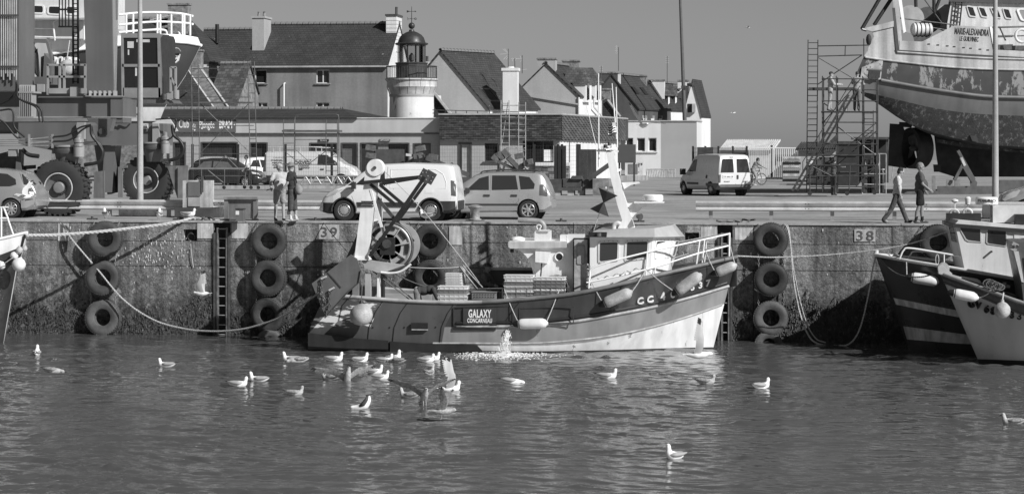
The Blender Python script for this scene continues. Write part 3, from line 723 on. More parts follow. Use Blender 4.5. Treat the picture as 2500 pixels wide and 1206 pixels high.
for i in range(10):
    a = 2*math.pi*i/10+.2; x_,y_ = cx+33*m1*math.cos(a),yl+33*m1*math.sin(a)
    b = MB(); b.cyl((x_,y_,zl(155)),(x_,y_,zl(110)),.035,n=6); b.build('glazing_bar',DKP,t)
b = MB(); b.lathe(lz([(32.5,155),(32.5,111)]),(cx,yl,0),n=10,a0=.2,a1=.2+2*math.pi); b.f = [f for f in b.f if len(f) == 4]; b.m = [0]*len(b.f); b.build('lantern_glass',clearglass('lantern_glass',.8),t)
b = MB(); b.lathe(lz([(3,155),(4,150),(7,148),(7.5,142),(7,136),(4,134),(2,130)]),(cx,yl,0),n=16); b.build('lamp_lens',glassmat('lens_glass',.12,.1),t,smooth=40)
b = MB(); b.lathe(lz([(33,112),(38,111),(41,108),(39,106),(34,105),(33,102),(30,93),(24,86),(15,80.5),(7,77.5),(6,74),(5,73)]),(cx,yl,0),n=32); dm = b.build('dome',DKP,t,smooth=25)
b = MB(); b.ball((cx,yl,zl(64)),8*m1,16,12); b.build('ball_finial',DKP,dm,smooth=60)
b = MB(); b.cyl((cx,yl,zl(57)),(cx,yl,zl(17)),.03,.015,8); wv = b.build('vane_rod',DKP,t)
b = MB(); b.bar((cx-11*m1,yl,zl(29)),(cx+10*m1,yl,zl(29)),.03); b.prism([(cx-12*m1,yl-.02,zl(26)),(cx-4*m1,yl-.02,zl(28.5)),(cx-12*m1,yl-.02,zl(32))],(0,.04,0)); b.prism([(cx+12*m1,yl-.02,zl(29)),(cx+8*m1,yl-.02,zl(27)),(cx+8*m1,yl-.02,zl(31))],(0,.04,0)); b.build('vane_arrow',DKP,wv)
b = MB(); b.bar((cx-9*m1,yl,zl(47)),(cx+9*m1,yl,zl(47)),.025); b.bar((cx,yl-.4,zl(46.6)),(cx,yl+.4,zl(46.6)),.02); b.torus((cx+9.5*m1,yl,zl(47)),(0,1,0),.06,.02,12,5); b.bar((cx-10*m1,yl,zl(43.5)),(cx-9*m1,yl,zl(50.5)),.025); b.build('compass_cross',DKP,wv)
# --- low dive club building
ye = 70.; xa,xb = X(360,ye),X(1074,ye); zt,zf = Z(700,290,ye),Z(700,325,ye)
t = thing('dive_club_building','long low white building with dive club sign and slate roof strip','building',((xa+xb)/2,ye,Q))
doors = [(425,349,452),(492,349,579),(611,350,652),(757,351,822),(834,351,872),(881,351,998),(1010,352,1050)]
hs = [(X(a,ye),X(c,ye),Q-.05,Z(a,py,ye)) for a,py,c in doors]
pierced(xa,xb,Q,zf+.1,ye,ye+.3,hs).build('facade',LREND,t)
DOORD = mat('dark_door',.03,.5,var=.3,scale=3); DOORG = mat('grey_door',.13,.5,var=.2)
for i,h in enumerate(hs):
    b = MB(); b.bx(h[0],h[1],ye+.2,ye+.26,h[2],h[3]); d = b.build('door',[DOORD,DOORD,DOORD,DOORD,DOORG,DOORD,DOORG][i],t)
    b = MB(); b.bx(h[0]-.05,h[0]+.04,ye-.02,ye+.1,Q,h[3]+.05); b.bx(h[1]-.04,h[1]+.05,ye-.02,ye+.1,Q,h[3]+.05); b.bx(h[0]+.04,h[1]-.04,ye-.018,ye+.1,h[3]-.03,h[3]+.06); b.build('door_frame',STEEL,d)
b = MB(); h = hs[5]; b.bx(h[0]+.9,h[0]+1.7,ye+.12,ye+.19,Q,h[3]); b.build('door_leaf',mat('mid_grey_door',.22,.5),t)
b = MB(); b.bx(xa,xb,ye-.1,ye+.3,zf,zt); b.build('fascia',mat('fascia_white',.5,.8,var=.08,scale=.5,streak=.12),t)
b = MB(); b.bx(xa,xb-.01,ye-.14,ye-.02,zf-.07,zf-.002); b.build('drip_strip',STEEL,t)
b = MB(); b.bx(xa,xb-.01,ye-.16,ye+.1,zt,zt+.05); b.build('fascia_cap',OFFW,t)
b = MB(); b.bx(xa+.1,xb,ye+.3,ye+9,Q,zt-.1); b.build('rear_block',DREND,t)
# slate roof strip with hipped end
zr = Z(620,266,ye+5); e0,e1 = X(360,ye),X(872,ye); r0,r1 = X(360,ye+5),X(836,ye+5)
b = MB(); b.prism([(e0,ye-.3,zt+.06),(e1,ye-.3,zt+.06),(r1,ye+5,zr),(r0,ye+5,zr)],(0,.02,-.12)); b.build('roof_slope',SLX,t)
b = MB(); b.prism([(e1,ye-.3,zt+.06),(e1+1,ye+9,zt+.06),(r1,ye+5,zr)],(0,.02,-.12)); b.build('roof_hip',SLY,t)
ridge(t,(r0,ye+5,zr),(r1,ye+5,zr))
SIGN = mat('sign_dark_grey',.12,.6,var=.08)
b = MB(); p,q = P(428,288.5,ye-.12),P(576,324,ye-.12); b.bx(p.x,q.x,ye-.18,ye-.102,q.z+.03,p.z); sg = b.build('sign_board',SIGN,t)
for tx,px,py,s,sxx,off in (('Club',449,304,.7,.5,.008),('de',474,308,.42,.55,.004),('Plongée',505,306,.62,.5,.006),('BRAM',551,305,.7,.46,.03)):
    text(tx,P(px,py,ye-.185),s,WHITE,sg,sx=sxx,off=off)
for i,(px,py,r) in enumerate(((530,293,3),(493,314,2.2),(470,316,1.5),(475,318,2),(462,293,1.6),(500,294,1.4),(572,305,1.6))):
    b = MB(); p = P(px,py,ye-.2); b.cyl(p,p+V(0,.02,0),r*MP(px,ye),n=14); b.build('bubble_dot',WHITE,sg)
for tx,px,py in (('SECOURS',790,343),('CAPITAINERIE',939,343)):
    b = MB(); p = P(px,py,ye-.03); b.box(p,(26*MP(px,ye),.05,5.5*MP(px,ye))); s = b.build('name_plate',BLACK,t); text(tx,p+V(0,-.03,0),.13,WHITE,s,sx=.75,ext=.004)
# --- slate-clad building with the chamfered corner
ys = 69.2; t = thing('slate_clad_building','low building with slate-clad upper band and white walls beside the scaffold','building',(X(1220,ys),ys,Q))
xa,xc = X(1073,ys),X(1370,ys); z1,z0 = Z(1220,281,ys),Z(1220,343,ys); ex,ey = X(1526,94),94.
b = MB(); b.prism([(xa,ys,z0),(xc,ys,z0),(ex,ey,z0),(ex,ey+3,z0),(xa,ey+3,z0)],(0,0,z1-z0)); b.build('upper_band',mat('slate_backing',.04,.8),t)
b = MB(); b.prism([(xa-.05,ys-.1,z1),(xc+.03,ys-.1,z1),(ex+.05,ey-.05,z1),(ex,ey+3,z1),(xa,ey+3,z1)],(0,0,.09)); b.build('roof_edge',GUT,t)
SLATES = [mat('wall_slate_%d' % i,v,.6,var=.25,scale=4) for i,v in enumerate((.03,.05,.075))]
b = MB(); random.seed(21); rows = 14; rh = (z1-z0)/rows; wS = .3
W_ = xc-xa; nx = int(W_/wS)
for r in range(rows):
    for i in range(-1,nx+1):
        a = xa+(i+.5*(r % 2))*wS; c = a+wS-.012; a = max(a,xa); c = min(c,xc)
        if c-a < .03: continue
        b.mt(random.choice((0,0,1,1,1,2))); zz = z0+r*rh; yo = random.uniform(.0,.012)
        b.add([(a,ys-.045-yo,zz),(c,ys-.045-yo,zz),(c,ys-.012,zz+rh*1.25),(a,ys-.012,zz+rh*1.25),(a,ys-.01,zz),(c,ys-.01,zz)],[(0,1,2,3),(0,4,5,1),(0,3,4),(1,5,2)])
b.build('wall_slates',SLATES,t,kind='stuff',fix=False)
b = MB(); d = V(ex-xc,ey-ys,0); Ld = d.length; d.normalize(); nn = V(d.y,-d.x,0); wS = 1.15; nx = int(Ld/wS); rows = 11; rh = (z1-z0)/rows
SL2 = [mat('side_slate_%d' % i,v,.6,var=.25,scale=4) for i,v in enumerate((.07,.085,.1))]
for r in range(rows):
    for i in range(-1,nx+1):
        a = max(0,(i+.5*(r % 2))*wS); c = min(Ld,(i+1+.5*(r % 2))*wS-.05)
        if c-a < .1: continue
        b.mt(random.choice((0,1,2))); zz = z0+r*rh; o = V(xc,ys,0); m_ = (a+c)/2
        b.add([o+d*a+nn*.05+V(0,0,zz+rh*.5),o+d*m_+nn*.06+V(0,0,zz),o+d*c+nn*.05+V(0,0,zz+rh*.5),o+d*c+nn*.012+V(0,0,zz+rh*1.3),o+d*a+nn*.012+V(0,0,zz+rh*1.3)],[(0,1,2,3,4)])
b.build('side_slates',SL2,t,kind='stuff',fix=False)
# lower walls
hs = [hole(1120,349,1151,450,ys+.2),hole(1183,350,1216,395,ys+.2),hole(1276,344,1351,399,ys+.2)]
pierced(xa,xc-.1,Q,z0,ys+.2,ys+.5,hs).build('front_wall',LREND,t)
h = hs[0]; b = MB(); b.bx(h[0]+.1,h[1]-.08,ys+.3,ys+.36,Q,h[3]-.12); d_ = b.build('door',mat('pale_grey_door',.4,.5),t)
b = MB(); b.bx(h[0]-.02,h[0]+.1,ys+.15,ys+.4,Q,h[3]+.02); b.bx(h[1]-.08,h[1]+.02,ys+.15,ys+.4,Q,h[3]+.02); b.bx(h[0]+.1,h[1]-.08,ys+.152,ys+.4,h[3]-.12,h[3]+.02); b.build('door_frame',STEEL,d_)
window(t,hs[1],ys+.2,bars=0,fm=STEEL); f = window(t,hs[2],ys+.2,bars=2,fm=STEEL)
b = MB(); p = P(1337,380,ys+.3); b.box((p.x,ys+.345,p.z),(.6,.02,.7)); b.build('paper_notice',WHITE,f)
b = MB(); b.bx(X(1306,ys),X(1392,ys),ys-.25,ys+.45,Z(1340,405,ys),Z(1340,397,ys)); b.build('ledge',WREND,t)
STON = [mat('base_stone_%d' % i,v,.9,var=.3,scale=5,bump=.4) for i,v in enumerate((.1,.16,.24))]
random.seed(8); zz = Q
while zz < Z(1340,406,ys)-.05:
    x_ = X(1306,ys); hh = random.uniform(.14,.24)
    while x_ < X(1388,ys):
        ww = random.uniform(.25,.6); b = MB(); b.bx(x_,min(x_+ww-.02,X(1390,ys)),ys-.18-random.uniform(0,.05),ys+.19,zz,min(zz+hh-.015,Z(1340,405.5,ys))); b.build('stone',random.choice(STON),t); x_ += ww
    zz += hh
e2 = ey; b = MB(); b.prism([(xc-.1,ys+.2,Q),(ex-.3,ey,Q),(ex-.3,ey,z0),(xc-.1,ys+.2,z0)],(-.3,.2,0)); b.build('side_wall',WREND,t)
for (pa,pb,yyA) in ((1388,1400,72),(1408,1418,76)):
    q0 = (pa-1370)/155*27+ys+.3; q1 = (pb-1370)/155*27+ys+.3
    b = MB(); b.prism([(X(pa,q0),q0,Q),(X(pb,q1),q1,Q),(X(pb,q1),q1,Z(pb,346,q1)),(X(pa,q0),q0,Z(pa,346,q0))],(.04,-.04,0)); b.build('dark_opening',DOORD,t)
# --- low white building, one section white, one greyed for its shade
yw = 97.; t = thing('low_white_building','low flat-roofed white building with three small windows beside the leaning post','building',(X(1610,yw),yw,Q))
xa,xm,xe = X(1526,yw),X(1613,yw),X(1701,yw); zt = Z(1610,297,yw)
hs = [hole(1522,337,1546,370,yw),hole(1555,337,1575,370,yw),hole(1583,337,1603,370,yw)]
hs[0] = (xa+.05,)+hs[0][1:]
pierced(xa,xm,Q,zt,yw,yw+.3,hs).build('white_wall',WREND,t)
for h in hs: window(t,h,yw,bars=0,dep=.2)
b = MB(); b.bx(xm+.002,xe,yw+.02,yw+.3,Q,zt-.02); b.build('grey_wall',mat('shadow_grey_render',.36,.9,var=.06,scale=.6),t)  # less-lit wall: its shade is put into a greyer render colour
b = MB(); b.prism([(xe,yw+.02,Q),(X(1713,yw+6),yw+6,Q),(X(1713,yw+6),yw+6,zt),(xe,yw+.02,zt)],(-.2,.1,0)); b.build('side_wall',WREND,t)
b = MB(); b.prism([(xa,yw-.06,zt),(xe+.05,yw-.06,zt),(X(1713,yw+6)+.06,yw+6,zt),(xa,yw+6,zt)],(0,0,.08)); b.build('roof_edge',GUT,t)
# --- white gabled house behind the lighthouse
yg = 105.; A,B,C = xy(965,yg),xy(1191,yg),(X(1313,yg+6),yg+6)
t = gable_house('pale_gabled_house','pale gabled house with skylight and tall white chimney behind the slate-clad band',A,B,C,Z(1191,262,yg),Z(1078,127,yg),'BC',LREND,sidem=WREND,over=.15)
n = (Vector((C[0]-B[0],C[1]-B[1],0))).normalized(); p = P(1247,200,yg+.4)
b = MB(); b.box((p.x,p.y,(Q+Z(1247,172,yg))/2),(36*MP(1247,yg),.9,Z(1247,172,yg)-Q)); ch = b.build('chimney',WREND,t)
b = MB(); b.box((p.x,p.y,Z(1247,170,yg)),(42*MP(1247,yg),1.05,.22)); b.build('cap',WREND,ch)
b = MB(); b.cyl((p.x,p.y,Z(1247,170,yg)),(p.x,p.y,Z(1247,163,yg)),.35,.25,14); b.build('chimney_pot',WREND,ch)
def roof_pt(u,v):     # along ridge, down right slope
    Av,Bv,Cv = [Vector((q[0],q[1],0)) for q in (A,B,C)]; M1 = (Av+Bv)/2+V(0,0,Z(1078,127,yg)); E1 = Bv+V(0,0,Z(1191,262,yg)); return M1+(E1-M1)*v+(Cv-Bv)*u+V(0,0,.16)
b = MB(); q = [roof_pt(.2,.8),roof_pt(.36,.8),roof_pt(.36,.98),roof_pt(.2,.98)]; q = [roof_pt(.1,.7),roof_pt(.3,.7),roof_pt(.3,.92),roof_pt(.1,.92)]
for i in range(4): b.bar(q[i],q[(i+1) % 4],.12)
f = b.build('skylight',STEEL,t); b = MB(); b.prism(q,(0,0,.02)); b.build('pane',GLASS,f)
# white wing and fence rail by the lighthouse
b = MB(); b.bx(X(1040,90),X(1066,90),90,92,Q,Z(1053,233,90)); b.build('side_wing',WREND,t)
b = MB(); b.prism([P(1055,228,88),P(1062,228,88),P(1110,290,88),P(1055,290,88)],(0,.3,0)); b.build('wing_roof',SLX,t)
b = MB(); b.bar(P(1061,228,87.8),P(1108,288,87.8),.16); b.build('verge',CAPW,t)
b = MB(); p = P(1046,155,yg+2); b.box((p.x,p.y,p.z-1),(17*MP(1046,yg),.8,2.2)); b.build('small_chimney',WREND,t);
b = MB(); b.cyl((p.x-.1,p.y,p.z),(p.x-.1,p.y,p.z+.55),.1,n=10); b.build('flue_pipe',STEEL,t)
tr = thing('roof_railing','thin dark railing along the flat roof by the lighthouse','railing',(X(1160,74),74,Z(1160,289,74)))
for py in (270,278): b = MB(); b.bar(P(1056,py-1,74),P(1265,py+4,74),.05); b.build('rail',STEEL,tr)
for px in (1060,1087,1113,1139,1166,1195,1230): b = MB(); b.bar(P(px,290,74),P(px,271,74),.05); b.build('post',STEEL,tr)
# --- row of gabled houses to the right
def dormer(t,pa,pb,py0,py1,pyt,y,m,roofm,dep=2.5):
    """dormer facing right: front at pixel pb, flank from pa to pb"""
    a,c = P(pa,py1,y),P(pb,py1,y+.6); zt = Z(pa,py0,y); zr = Z(pa,pyt,y)
    b = MB(); b.prism([(a.x,a.y,a.z),(c.x,a.y,c.z),(c.x,a.y,zt),(a.x,a.y,zt)],(.3,dep,0)); d = b.build('dormer',m,t)
    o = .25; x0,x1 = a.x-o-.6,c.x+o
    b = MB(); b.add([(x0,a.y-o,zt-.1),(x1,a.y-o,zt-.1),(x1+.3,a.y+dep+o,zt-.1),(x0,a.y+dep+o,zt-.1),(x0+.4,a.y+dep*.45,zr),(x1-.6,a.y+dep*.5,zr)],[(0,1,5,4),(1,2,5),(2,3,4,5),(3,0,4),(0,3,2,1)]); b.build('dormer_roof',roofm,d)
    return d
yh = 118.; A,B,C = xy(1254,yh),xy(1413,yh),(X(1470,yh+8),yh+8); ze,zr = Z(1413,235,yh),Z(1336,158,yh)
t = gable_house('dormer_gable_house','gabled house with shade-greyed gable, two slate dormers and broad chimneys',A,B,C,ze,zr,'BC',LREND,sidem=WREND)  # gable greyer than the side wall: weaker sun painted into its colour
k = MP(1336,yh); p = P(1336,140,yh+.6); chimney(t,(p.x,yh+.62),44*k,1.2,zr-.9,Z(1336,146,yh),LREND,capm=STONE)
p = P(1396,160,yh+8); chimney(t,(p.x,yh+7.6),42*k,1.1,zr-2,Z(1396,152,yh+8),STONE)
for pa,pb,dy in ((1398,1432,1.2),(1424,1456,4.6)):
    y_ = yh+dy; d = dormer(t,pa,pb,200,250,165,y_,WREND,SLM,1.9)
    f = MB(); c = P(pb+2,225,y_+.2); f.prism([P(pb+.3,245,y_+.3),P(pb+8,243,y_+1.6),P(pb+8,206,y_+1.6),P(pb+.3,203,y_+.3)],(.05,-.03,0)); f.build('window',GLASS,d)
for pa,y_ in ((1432,yh+2.4),(1453,yh+5.4)):
    b = MB(); b.prism([P(pa-8,297,y_-.6),P(pa+7,298,y_+.9),P(pa+7,284,y_+.9),P(pa-8,282,y_-.6)],(.06,-.05,0)); b.build('lintel_stone',STONE,t)
    b = MB(); b.prism([P(pa-6,330,y_-.5),P(pa+5,330,y_+.8),P(pa+5,297,y_+.8),P(pa-6,296,y_-.5)],(.03,-.02,0)); b.build('window',GLASS,t)
b = MB(); b.bar(P(1290,235,yh-.1),P(1412,255,yh-.1),.12); b.build('string_course',LREND,t)
b = MB(); b.tube([P(1413,238,yh-.1),P(1413,300,yh-.1)],.08,8); b.build('drain_pipe',OFFW,t)
b = MB(); b.tube([P(1450,240,yh+4),P(1450,262,yh+4),P(1468,282,yh+6.5),P(1469,300,yh+6.5)],.08,8); b.build('drain_pipe',OFFW,t,smooth=50)
# small stone chimney house between
p = P(1480,250,yh+12); t = thing('small_chimney_house','low dark slate roof with pale stone chimney between two gabled houses','house',(p.x,p.y,Q))
b = MB(); b.prism([P(1460,250,yh+12),P(1480,242,yh+12),P(1530,300,yh+12),P(1460,300,yh+12)],(0,4,0)); b.build('slate_gable',SLX,t)
chimney(t,(p.x-.2,p.y+.5),30*MP(1480,yh+12),.8,Q,Z(1480,220,yh+12),STONE)
b = MB(); b.bar(P(1484,244,yh+11.8),P(1515,285,yh+11.8),.14); b.build('verge',CAPW,t)
yi = 136.; A,B,C = xy(1428,yi),xy(1559,yi),(X(1629,yi+9),yi+9); ze,zr = Z(1560,265,yi),Z(1490,184,yi)
t = gable_house('dark_gable_house','dark rendered gabled house with slate roof and two roof windows',A,B,C,ze,zr,'BC',DREND,sidem=DREND)
k = MP(1490,yi); chimney(t,(X(1487,yi+.6),yi+.62),44*k,1.3,zr-2,Z(1487,180,yi),DREND,capm=STONE)
chimney(t,(X(1556,yi+8.6),yi+8.5),48*k,1.2,zr-2.2,Z(1556,188,yi+8.6),STONE)
b = MB(); b.bar(P(1512,182,yi+.2),P(1512,213,yi+.2),.25); b.build('flue_panel',WREND,t)
Av,Bv,Cv = [Vector((q[0],q[1],0)) for q in (A,B,C)]
for u in (.32,.62):
    M1 = (Av+Bv)/2+V(0,0,zr); E1 = Bv+V(0,0,ze); pt = lambda u_,v_: M1+(E1-M1)*v_+(Cv-Bv)*u_+V(0,0,.2)
    b = MB(); q = [pt(u-.05,.42),pt(u+.05,.42),pt(u+.05,.62),pt(u-.05,.62)]; b.prism(q,(0,0,.1)); b.build('skylight',BLACK,t)
for i,px in enumerate((1573,1592,1611)):
    y_ = yi+1.5+i*2.5; b = MB(); b.prism([P(px-6,297,y_-.3),P(px+6,297,y_+1),P(px+6,283,y_+1),P(px-6,282,y_-.3)],(.05,-.05,0)); b.build('lintel_stone',STONE,t)
    b = MB(); b.prism([P(px-4,297,y_-.4),P(px+4,297,y_+.8),P(px+4,290,y_+.8),P(px-4,290,y_-.4)],(.05,-.08,0)); b.build('window',FRAMEW,t)
yj = 146.; A,B,C = xy(1545,yj),xy(1629,yj),(X(1694,yj+9),yj+9); ze,zr = Z(1629,268,yj),Z(1590,203,yj)
t = gable_house('three_dormer_house','white house with three slate dormers in a row',A,B,C,ze,zr,'BC',WREND,sidem=WREND)
chimney(t,(X(1600,yj+1),yj+1),46*MP(1600,yj),1.2,zr-1.5,Z(1600,198,yj),WREND,capm=STONE)
for pa,pb,dy in ((1606,1629,1.),(1632,1646,3.6),(1655,1666,6.)):
    dormer(t,pa,pb,232,262,205,yj+dy,mat('slate_hung_dormer',.05,.7) if True else WREND,SLM,1.6)
    b = MB(); b.prism([P(pb+1,262,yj+dy+.1),P(pb+5,262,yj+dy+1),P(pb+5,233,yj+dy+1),P(pb+1,232,yj+dy+.1)],(.05,-.06,0)); b.build('dormer_cheek',WREND,t)
for i,px in enumerate((1637,1655,1671)):
    y_ = yj+1.5+i*2.6; b = MB(); b.prism([P(px-5,297,y_-.3),P(px+5,297,y_+.8),P(px+5,288,y_+.8),P(px-5,287,y_-.3)],(.05,-.05,0)); b.build('lintel_stone',STONE,t)
yk = 140.; A,B = xy(1668,yk),xy(1713,yk); C = (B[0]+.6,yk+5)
t = gable_house('white_end_gable','white gable end with an open shuttered window at the end of the row',A,B,C,Z(1713,283,yk),Z(1689,197,yk),'BC',WREND,sidem=WREND,ridges=False)
chimney(t,(X(1668,yk+2),yk+2),26*MP(1668,yk),.9,Z(1668,240,yk),Z(1668,198,yk),WREND,capm=STONE)
b = MB(); p,q = P(1679,254,yk),P(1690,275,yk); b.bx(p.x,q.x,yk-.05,yk+.05,q.z,p.z); wn = b.build('window',BLACK,t)
b = MB(); b.bx(q.x,q.x+.3,yk-.35,yk-.06,q.z,p.z); b.build('shutter',GUT,wn)
# antennas
def antenna(px,pyb,pyt,y,label,arms):
    a,c = P(px,pyb,y),P(px,pyt,y); t = thing('roof_antenna',label,'antenna',a,group='television antennas on the roofs'); k = MP(px,y)
    b = MB(); b.cyl(a,c,.035,n=6); b.build('mast',STEEL,t)
    for (dx0,dy0,dx1,dy1) in arms: b = MB(); b.bar(a+V(dx0*k,0,(pyb-dy0)*k),a+V(dx1*k,0,(pyb-dy1)*k),.03); b.build('boom',GALV,t)
antenna(1241,166,120,106,'television antenna with swept fins on the tall white chimney',[(-20,133,2,131),(-14,120,1,132),(-9,120,1,131),(-12,146,0,134),(-5,146,1,136)])
antenna(1257,172,143,107,'short television mast behind the tall white chimney',[(-8,144,16,144),(-6,142,-6,150),(2,142,2,150)])
antenna(1275,180,136,110,'television mast over the chimney pot of the pale gabled house',[(-6,137,1,150),(-5,152,1,144),(-12,172,12,170)])
antenna(1510,174,116,138,'tall television mast on the dark gable chimney',[(-9,114,-2,114),(-8,119,-2,119),(-9,124,-2,124),(-8,130,-2,130),(-5,112,-5,133)])
antenna(1468,200,162,130,'television mast beside the dark gable chimney',[(-5,163,4,163),(-5,168,4,168),(-5,174,4,174)])
antenna(1629,205,138,148,'thin television mast on the three-dormer house',[(-4,139,4,139),(-4,144,4,144),(-4,149,4,149),(-4,154,4,154)])
# ------------------------------------------------------------------ shared boat helpers
def bil(q,u,v): return q[0]*(1-u)*(1-v)+q[1]*u*(1-v)+q[2]*u*v+q[3]*(1-u)*v
def rrect(u0,v0,u1,v1,ru,rv,k=3):
    out = []
    for cu,cv,a0 in ((u1-ru,v1-rv,0),(u0+ru,v1-rv,90),(u0+ru,v0+rv,180),(u1-ru,v0+rv,270)):
        for j in range(k+1): a = R(a0+90*j/k); out.append((cu+ru*math.cos(a),cv+rv*math.sin(a)))
    return out
def panel_window(t,quad,u0,v0,u1,v1,fw=.06,fm=None,gm=None,rad=.12,out=.02,name='window',poly=None):
    """framed pane on a four-cornered panel (bottom-left, bottom-right, top-right, top-left seen from outside)"""
    q = [Vector(p) for p in quad]; n = (q[1]-q[0]).cross(q[3]-q[0]).normalized()
    W_,H_ = (q[1]-q[0]).length,(q[3]-q[0]).length
    if poly is None: uv = rrect(u0,v0,u1,v1,rad/W_,rad/H_)
    else: uv = poly
    cu = sum(a for a,c in uv)/len(uv); cv = sum(c for a,c in uv)/len(uv)
    o = [bil(q,*a) for a in uv]; c0 = bil(q,cu,cv); inn = [c0+(p-c0)*(1-2*fw/max(.2,2*(p-c0).length)) for p in o]; k = len(o)
    b = MB(); vs = [p+n*out for p in o]+[p+n*out for p in inn]+[p-n*.03 for p in o]+[p-n*.03 for p in inn]; fs = []
    for i in range(k):
        j = (i+1) % k; fs += [(i,j,k+j,k+i),(2*k+i,2*k+j,j,i),(k+i,k+j,3*k+j,3*k+i),(2*k+j,2*k+i,3*k+i,3*k+j)]
    b.add(vs,fs); w_ = b.build(name,fm or WHITE,t,smooth=30)
    b = MB(); b.prism([p+n*.003 for p in inn],-n*.006 if False else n*.006); b.build('pane',gm or GLASS,w_); return w_
def hull_rows(rows,yc,ns=40,curve=None):
    """rows: (px_stern, px_bow, py table, half-breadth table over 0..1) from sheer down; returns near-side grid [s][row]"""
    out = []
    for i in range(ns+1):
        s = i/ns; sec = []
        for a,c,tab,hb in rows:
            px = a+(c-a)*s; y = yc-smooth_lerp(hb,s)
            sec.append(P(px,smooth_lerp(tab,px),y) if not callable(tab) else Vector((X(px,y),y,tab(s))))
        out.append(sec)
    return out
def hull_mesh(grid,yc,mats_of):
    b = MB(); n = len(grid[0])
    secs = [s+[Vector((p.x,2*yc-p.y,p.z)) for p in s[::-1]] for s in grid]; m = 2*n
    vs = [p for s in secs for p in s]; k0 = len(b.v); b.v += [tuple(p) for p in vs]
    for i in range(len(secs)-1):
        for j in range(m-1):
            row = j if j < n-1 else (m-2-j if j >= n else n-1)
            a = i*m; c = a+m; b.f.append([a+j,a+j+1,c+j+1,c+j]); b.m.append(mats_of(row,i/(len(secs)-1)))
    for e,w_ in ((0,0),(len(secs)-1,0)): b.f.append([e*m+j for j in range(m)]); b.m.append(mats_of(0,0 if e == 0 else 1))
    return b
def fender(px,py,ang,L_,r,y,label,m,ropes=(),parent=None):
    """cylinder fender with rounded ends: fender > body, end, rope"""
    c = P(px,py,y); t = thing('fender',label,'fender',c-V(0,0,r),group='cylindrical fenders'); k = MP(px,y); d = V(math.cos(ang),0,math.sin(ang)); h = L_*k/2; r *= 1
    prof = [(.03,-h-.12),(.05,-h-.1),(.07,-h-.02),(r*.75,-h+.02),(r*.97,-h+.1),(r,-h+.18),(r,h-.18),(r*.97,h-.1),(r*.75,h-.02),(.07,h+.01),(.04,h+.05)]
    b = MB(); b.lathe(prof,c,d,18); b.build('body',m,t,smooth=40)
    b = MB(); b.lathe([(.02,-h-.15),(.075,-h-.1),(r*.7,-h+.02),(r*.9,-h+.06),(r*.6,-h+.03)],c-d*.004,d,16); b.build('end_cap',BLACK,t,smooth=40)
    for (sx,sy,tx,ty,ty_) in ropes:
        a = P(sx,sy,y); e = P(tx,ty,ty_); mid = (a+e)/2+V(0,-.03,-.03)
        b = MB(); b.tube(catmull([a,mid,e],5),.014,5); b.build('rope',ROPE,t,smooth=60)
    return t
FEND = mat('scuffed_fender',.42,.6,var=.35,scale=3,fine=.2,bump=.2); FENW = mat('white_fender',.7,.5,var=.15,scale=3)
# ------------------------------------------------------------------ the trawler alongside
GY = -2.75
SHEER = [(790,722),(835,723),(900,728),(1000,735),(1100,738),(1200,736),(1300,728),(1400,717),(1500,697),(1600,673),(1700,650),(1800,627)]
ROWA = [(740,800),(1000,799),(1105,798),(1200,797),(1300,795),(1400,785),(1500,768),(1600,748),(1700,722),(1800,692)]
ROWB = [(740,838),(1105,838),(1300,838),(1400,831),(1500,818),(1600,796),(1700,766),(1790,734)]
hbS = [(0,1.9),(.1,2.0),(.3,2.1),(.55,2.12),(.7,1.95),(.82,1.5),(.9,1.02),(.96,.52),(1,.04)]
hbA = [(0,1.85),(.1,1.97),(.3,2.09),(.55,2.1),(.7,1.85),(.82,1.3),(.9,.78),(.96,.34),(1,.03)]
hbB = [(0,1.8),(.1,1.95),(.3,2.06),(.55,2.05),(.7,1.7),(.82,1.1),(.9,.6),(.96,.24),(1,.03)]
hbW = [(0,1.7),(.1,1.9),(.3,2.03),(.55,1.98),(.7,1.5),(.82,.9),(.9,.46),(.96,.18),(1,.02)]
hbK = [(0,.5),(.3,.9),(.6,.7),(.85,.2),(1,.02)]
rows = [(797,1799,SHEER,hbS),(776,1790,[(p,lerp(SHEER,p)*.55+lerp(ROWA,p)*.45) for p in range(740,1830,30)],[(a,(u*.6+v_*.4)) for (a,u),(_,v_) in zip(hbS,hbA)]),(757,1779,ROWA,hbA),(752,1768,ROWB,hbB),(752,1742,lambda s: 0.04,hbW),(900,1650,lambda s: -1.2,hbK)]
grid = hull_rows(rows,GY,56)
tg = thing('trawler','small dark-hulled stern trawler with white wheelhouse moored along the quay','boat',(X(1260,GY),GY,0))
HDARK = mat('dark_hull_paint',.055,.38,var=.16,scale=1.1,streak=.3,fine=.05,patch=(.13,.33,1.8,(1,1,.45),.75)); HBLK = mat('hull_black_strake',.02,.5)
HGREY = mat('light_grey_hull_paint',.3,.5,var=.12,scale=1.2,streak=.2,patch=(.16,.35,2.2,(1.2,1.2,.25),.7)); HWHT = mat('stained_white_hull',.88,.55,var=.07,scale=1.3,streak=.22,patch=(.34,.37,2.6,(1.3,1.3,.13),.65))
HBOT = mat('dark_antifouling',.04,.7,var=.3)
PLATE = mat('stern_plate_grey',.1,.45,var=.1,scale=1.2,streak=.2,patch=(.06,.3,1.6))
SCRAPE = mat('scraped_stern_paint',.095,.5,var=.15,scale=1.2,patch=(.8,.47,2.6,(.5,1,2.4)))
SPON = mat('stern_sponson_dark',.018,.75,var=.35,scale=2,streak=.3)
def hull_mat(row,s):
    if s < .31 and row < 3: return 5 if s < .135 and row < 2 else 4
    if s < .36 and row == 3: return 6
    return [0,0,1,2,3,3][min(row,5)]
b = hull_mesh(grid,GY,hull_mat)
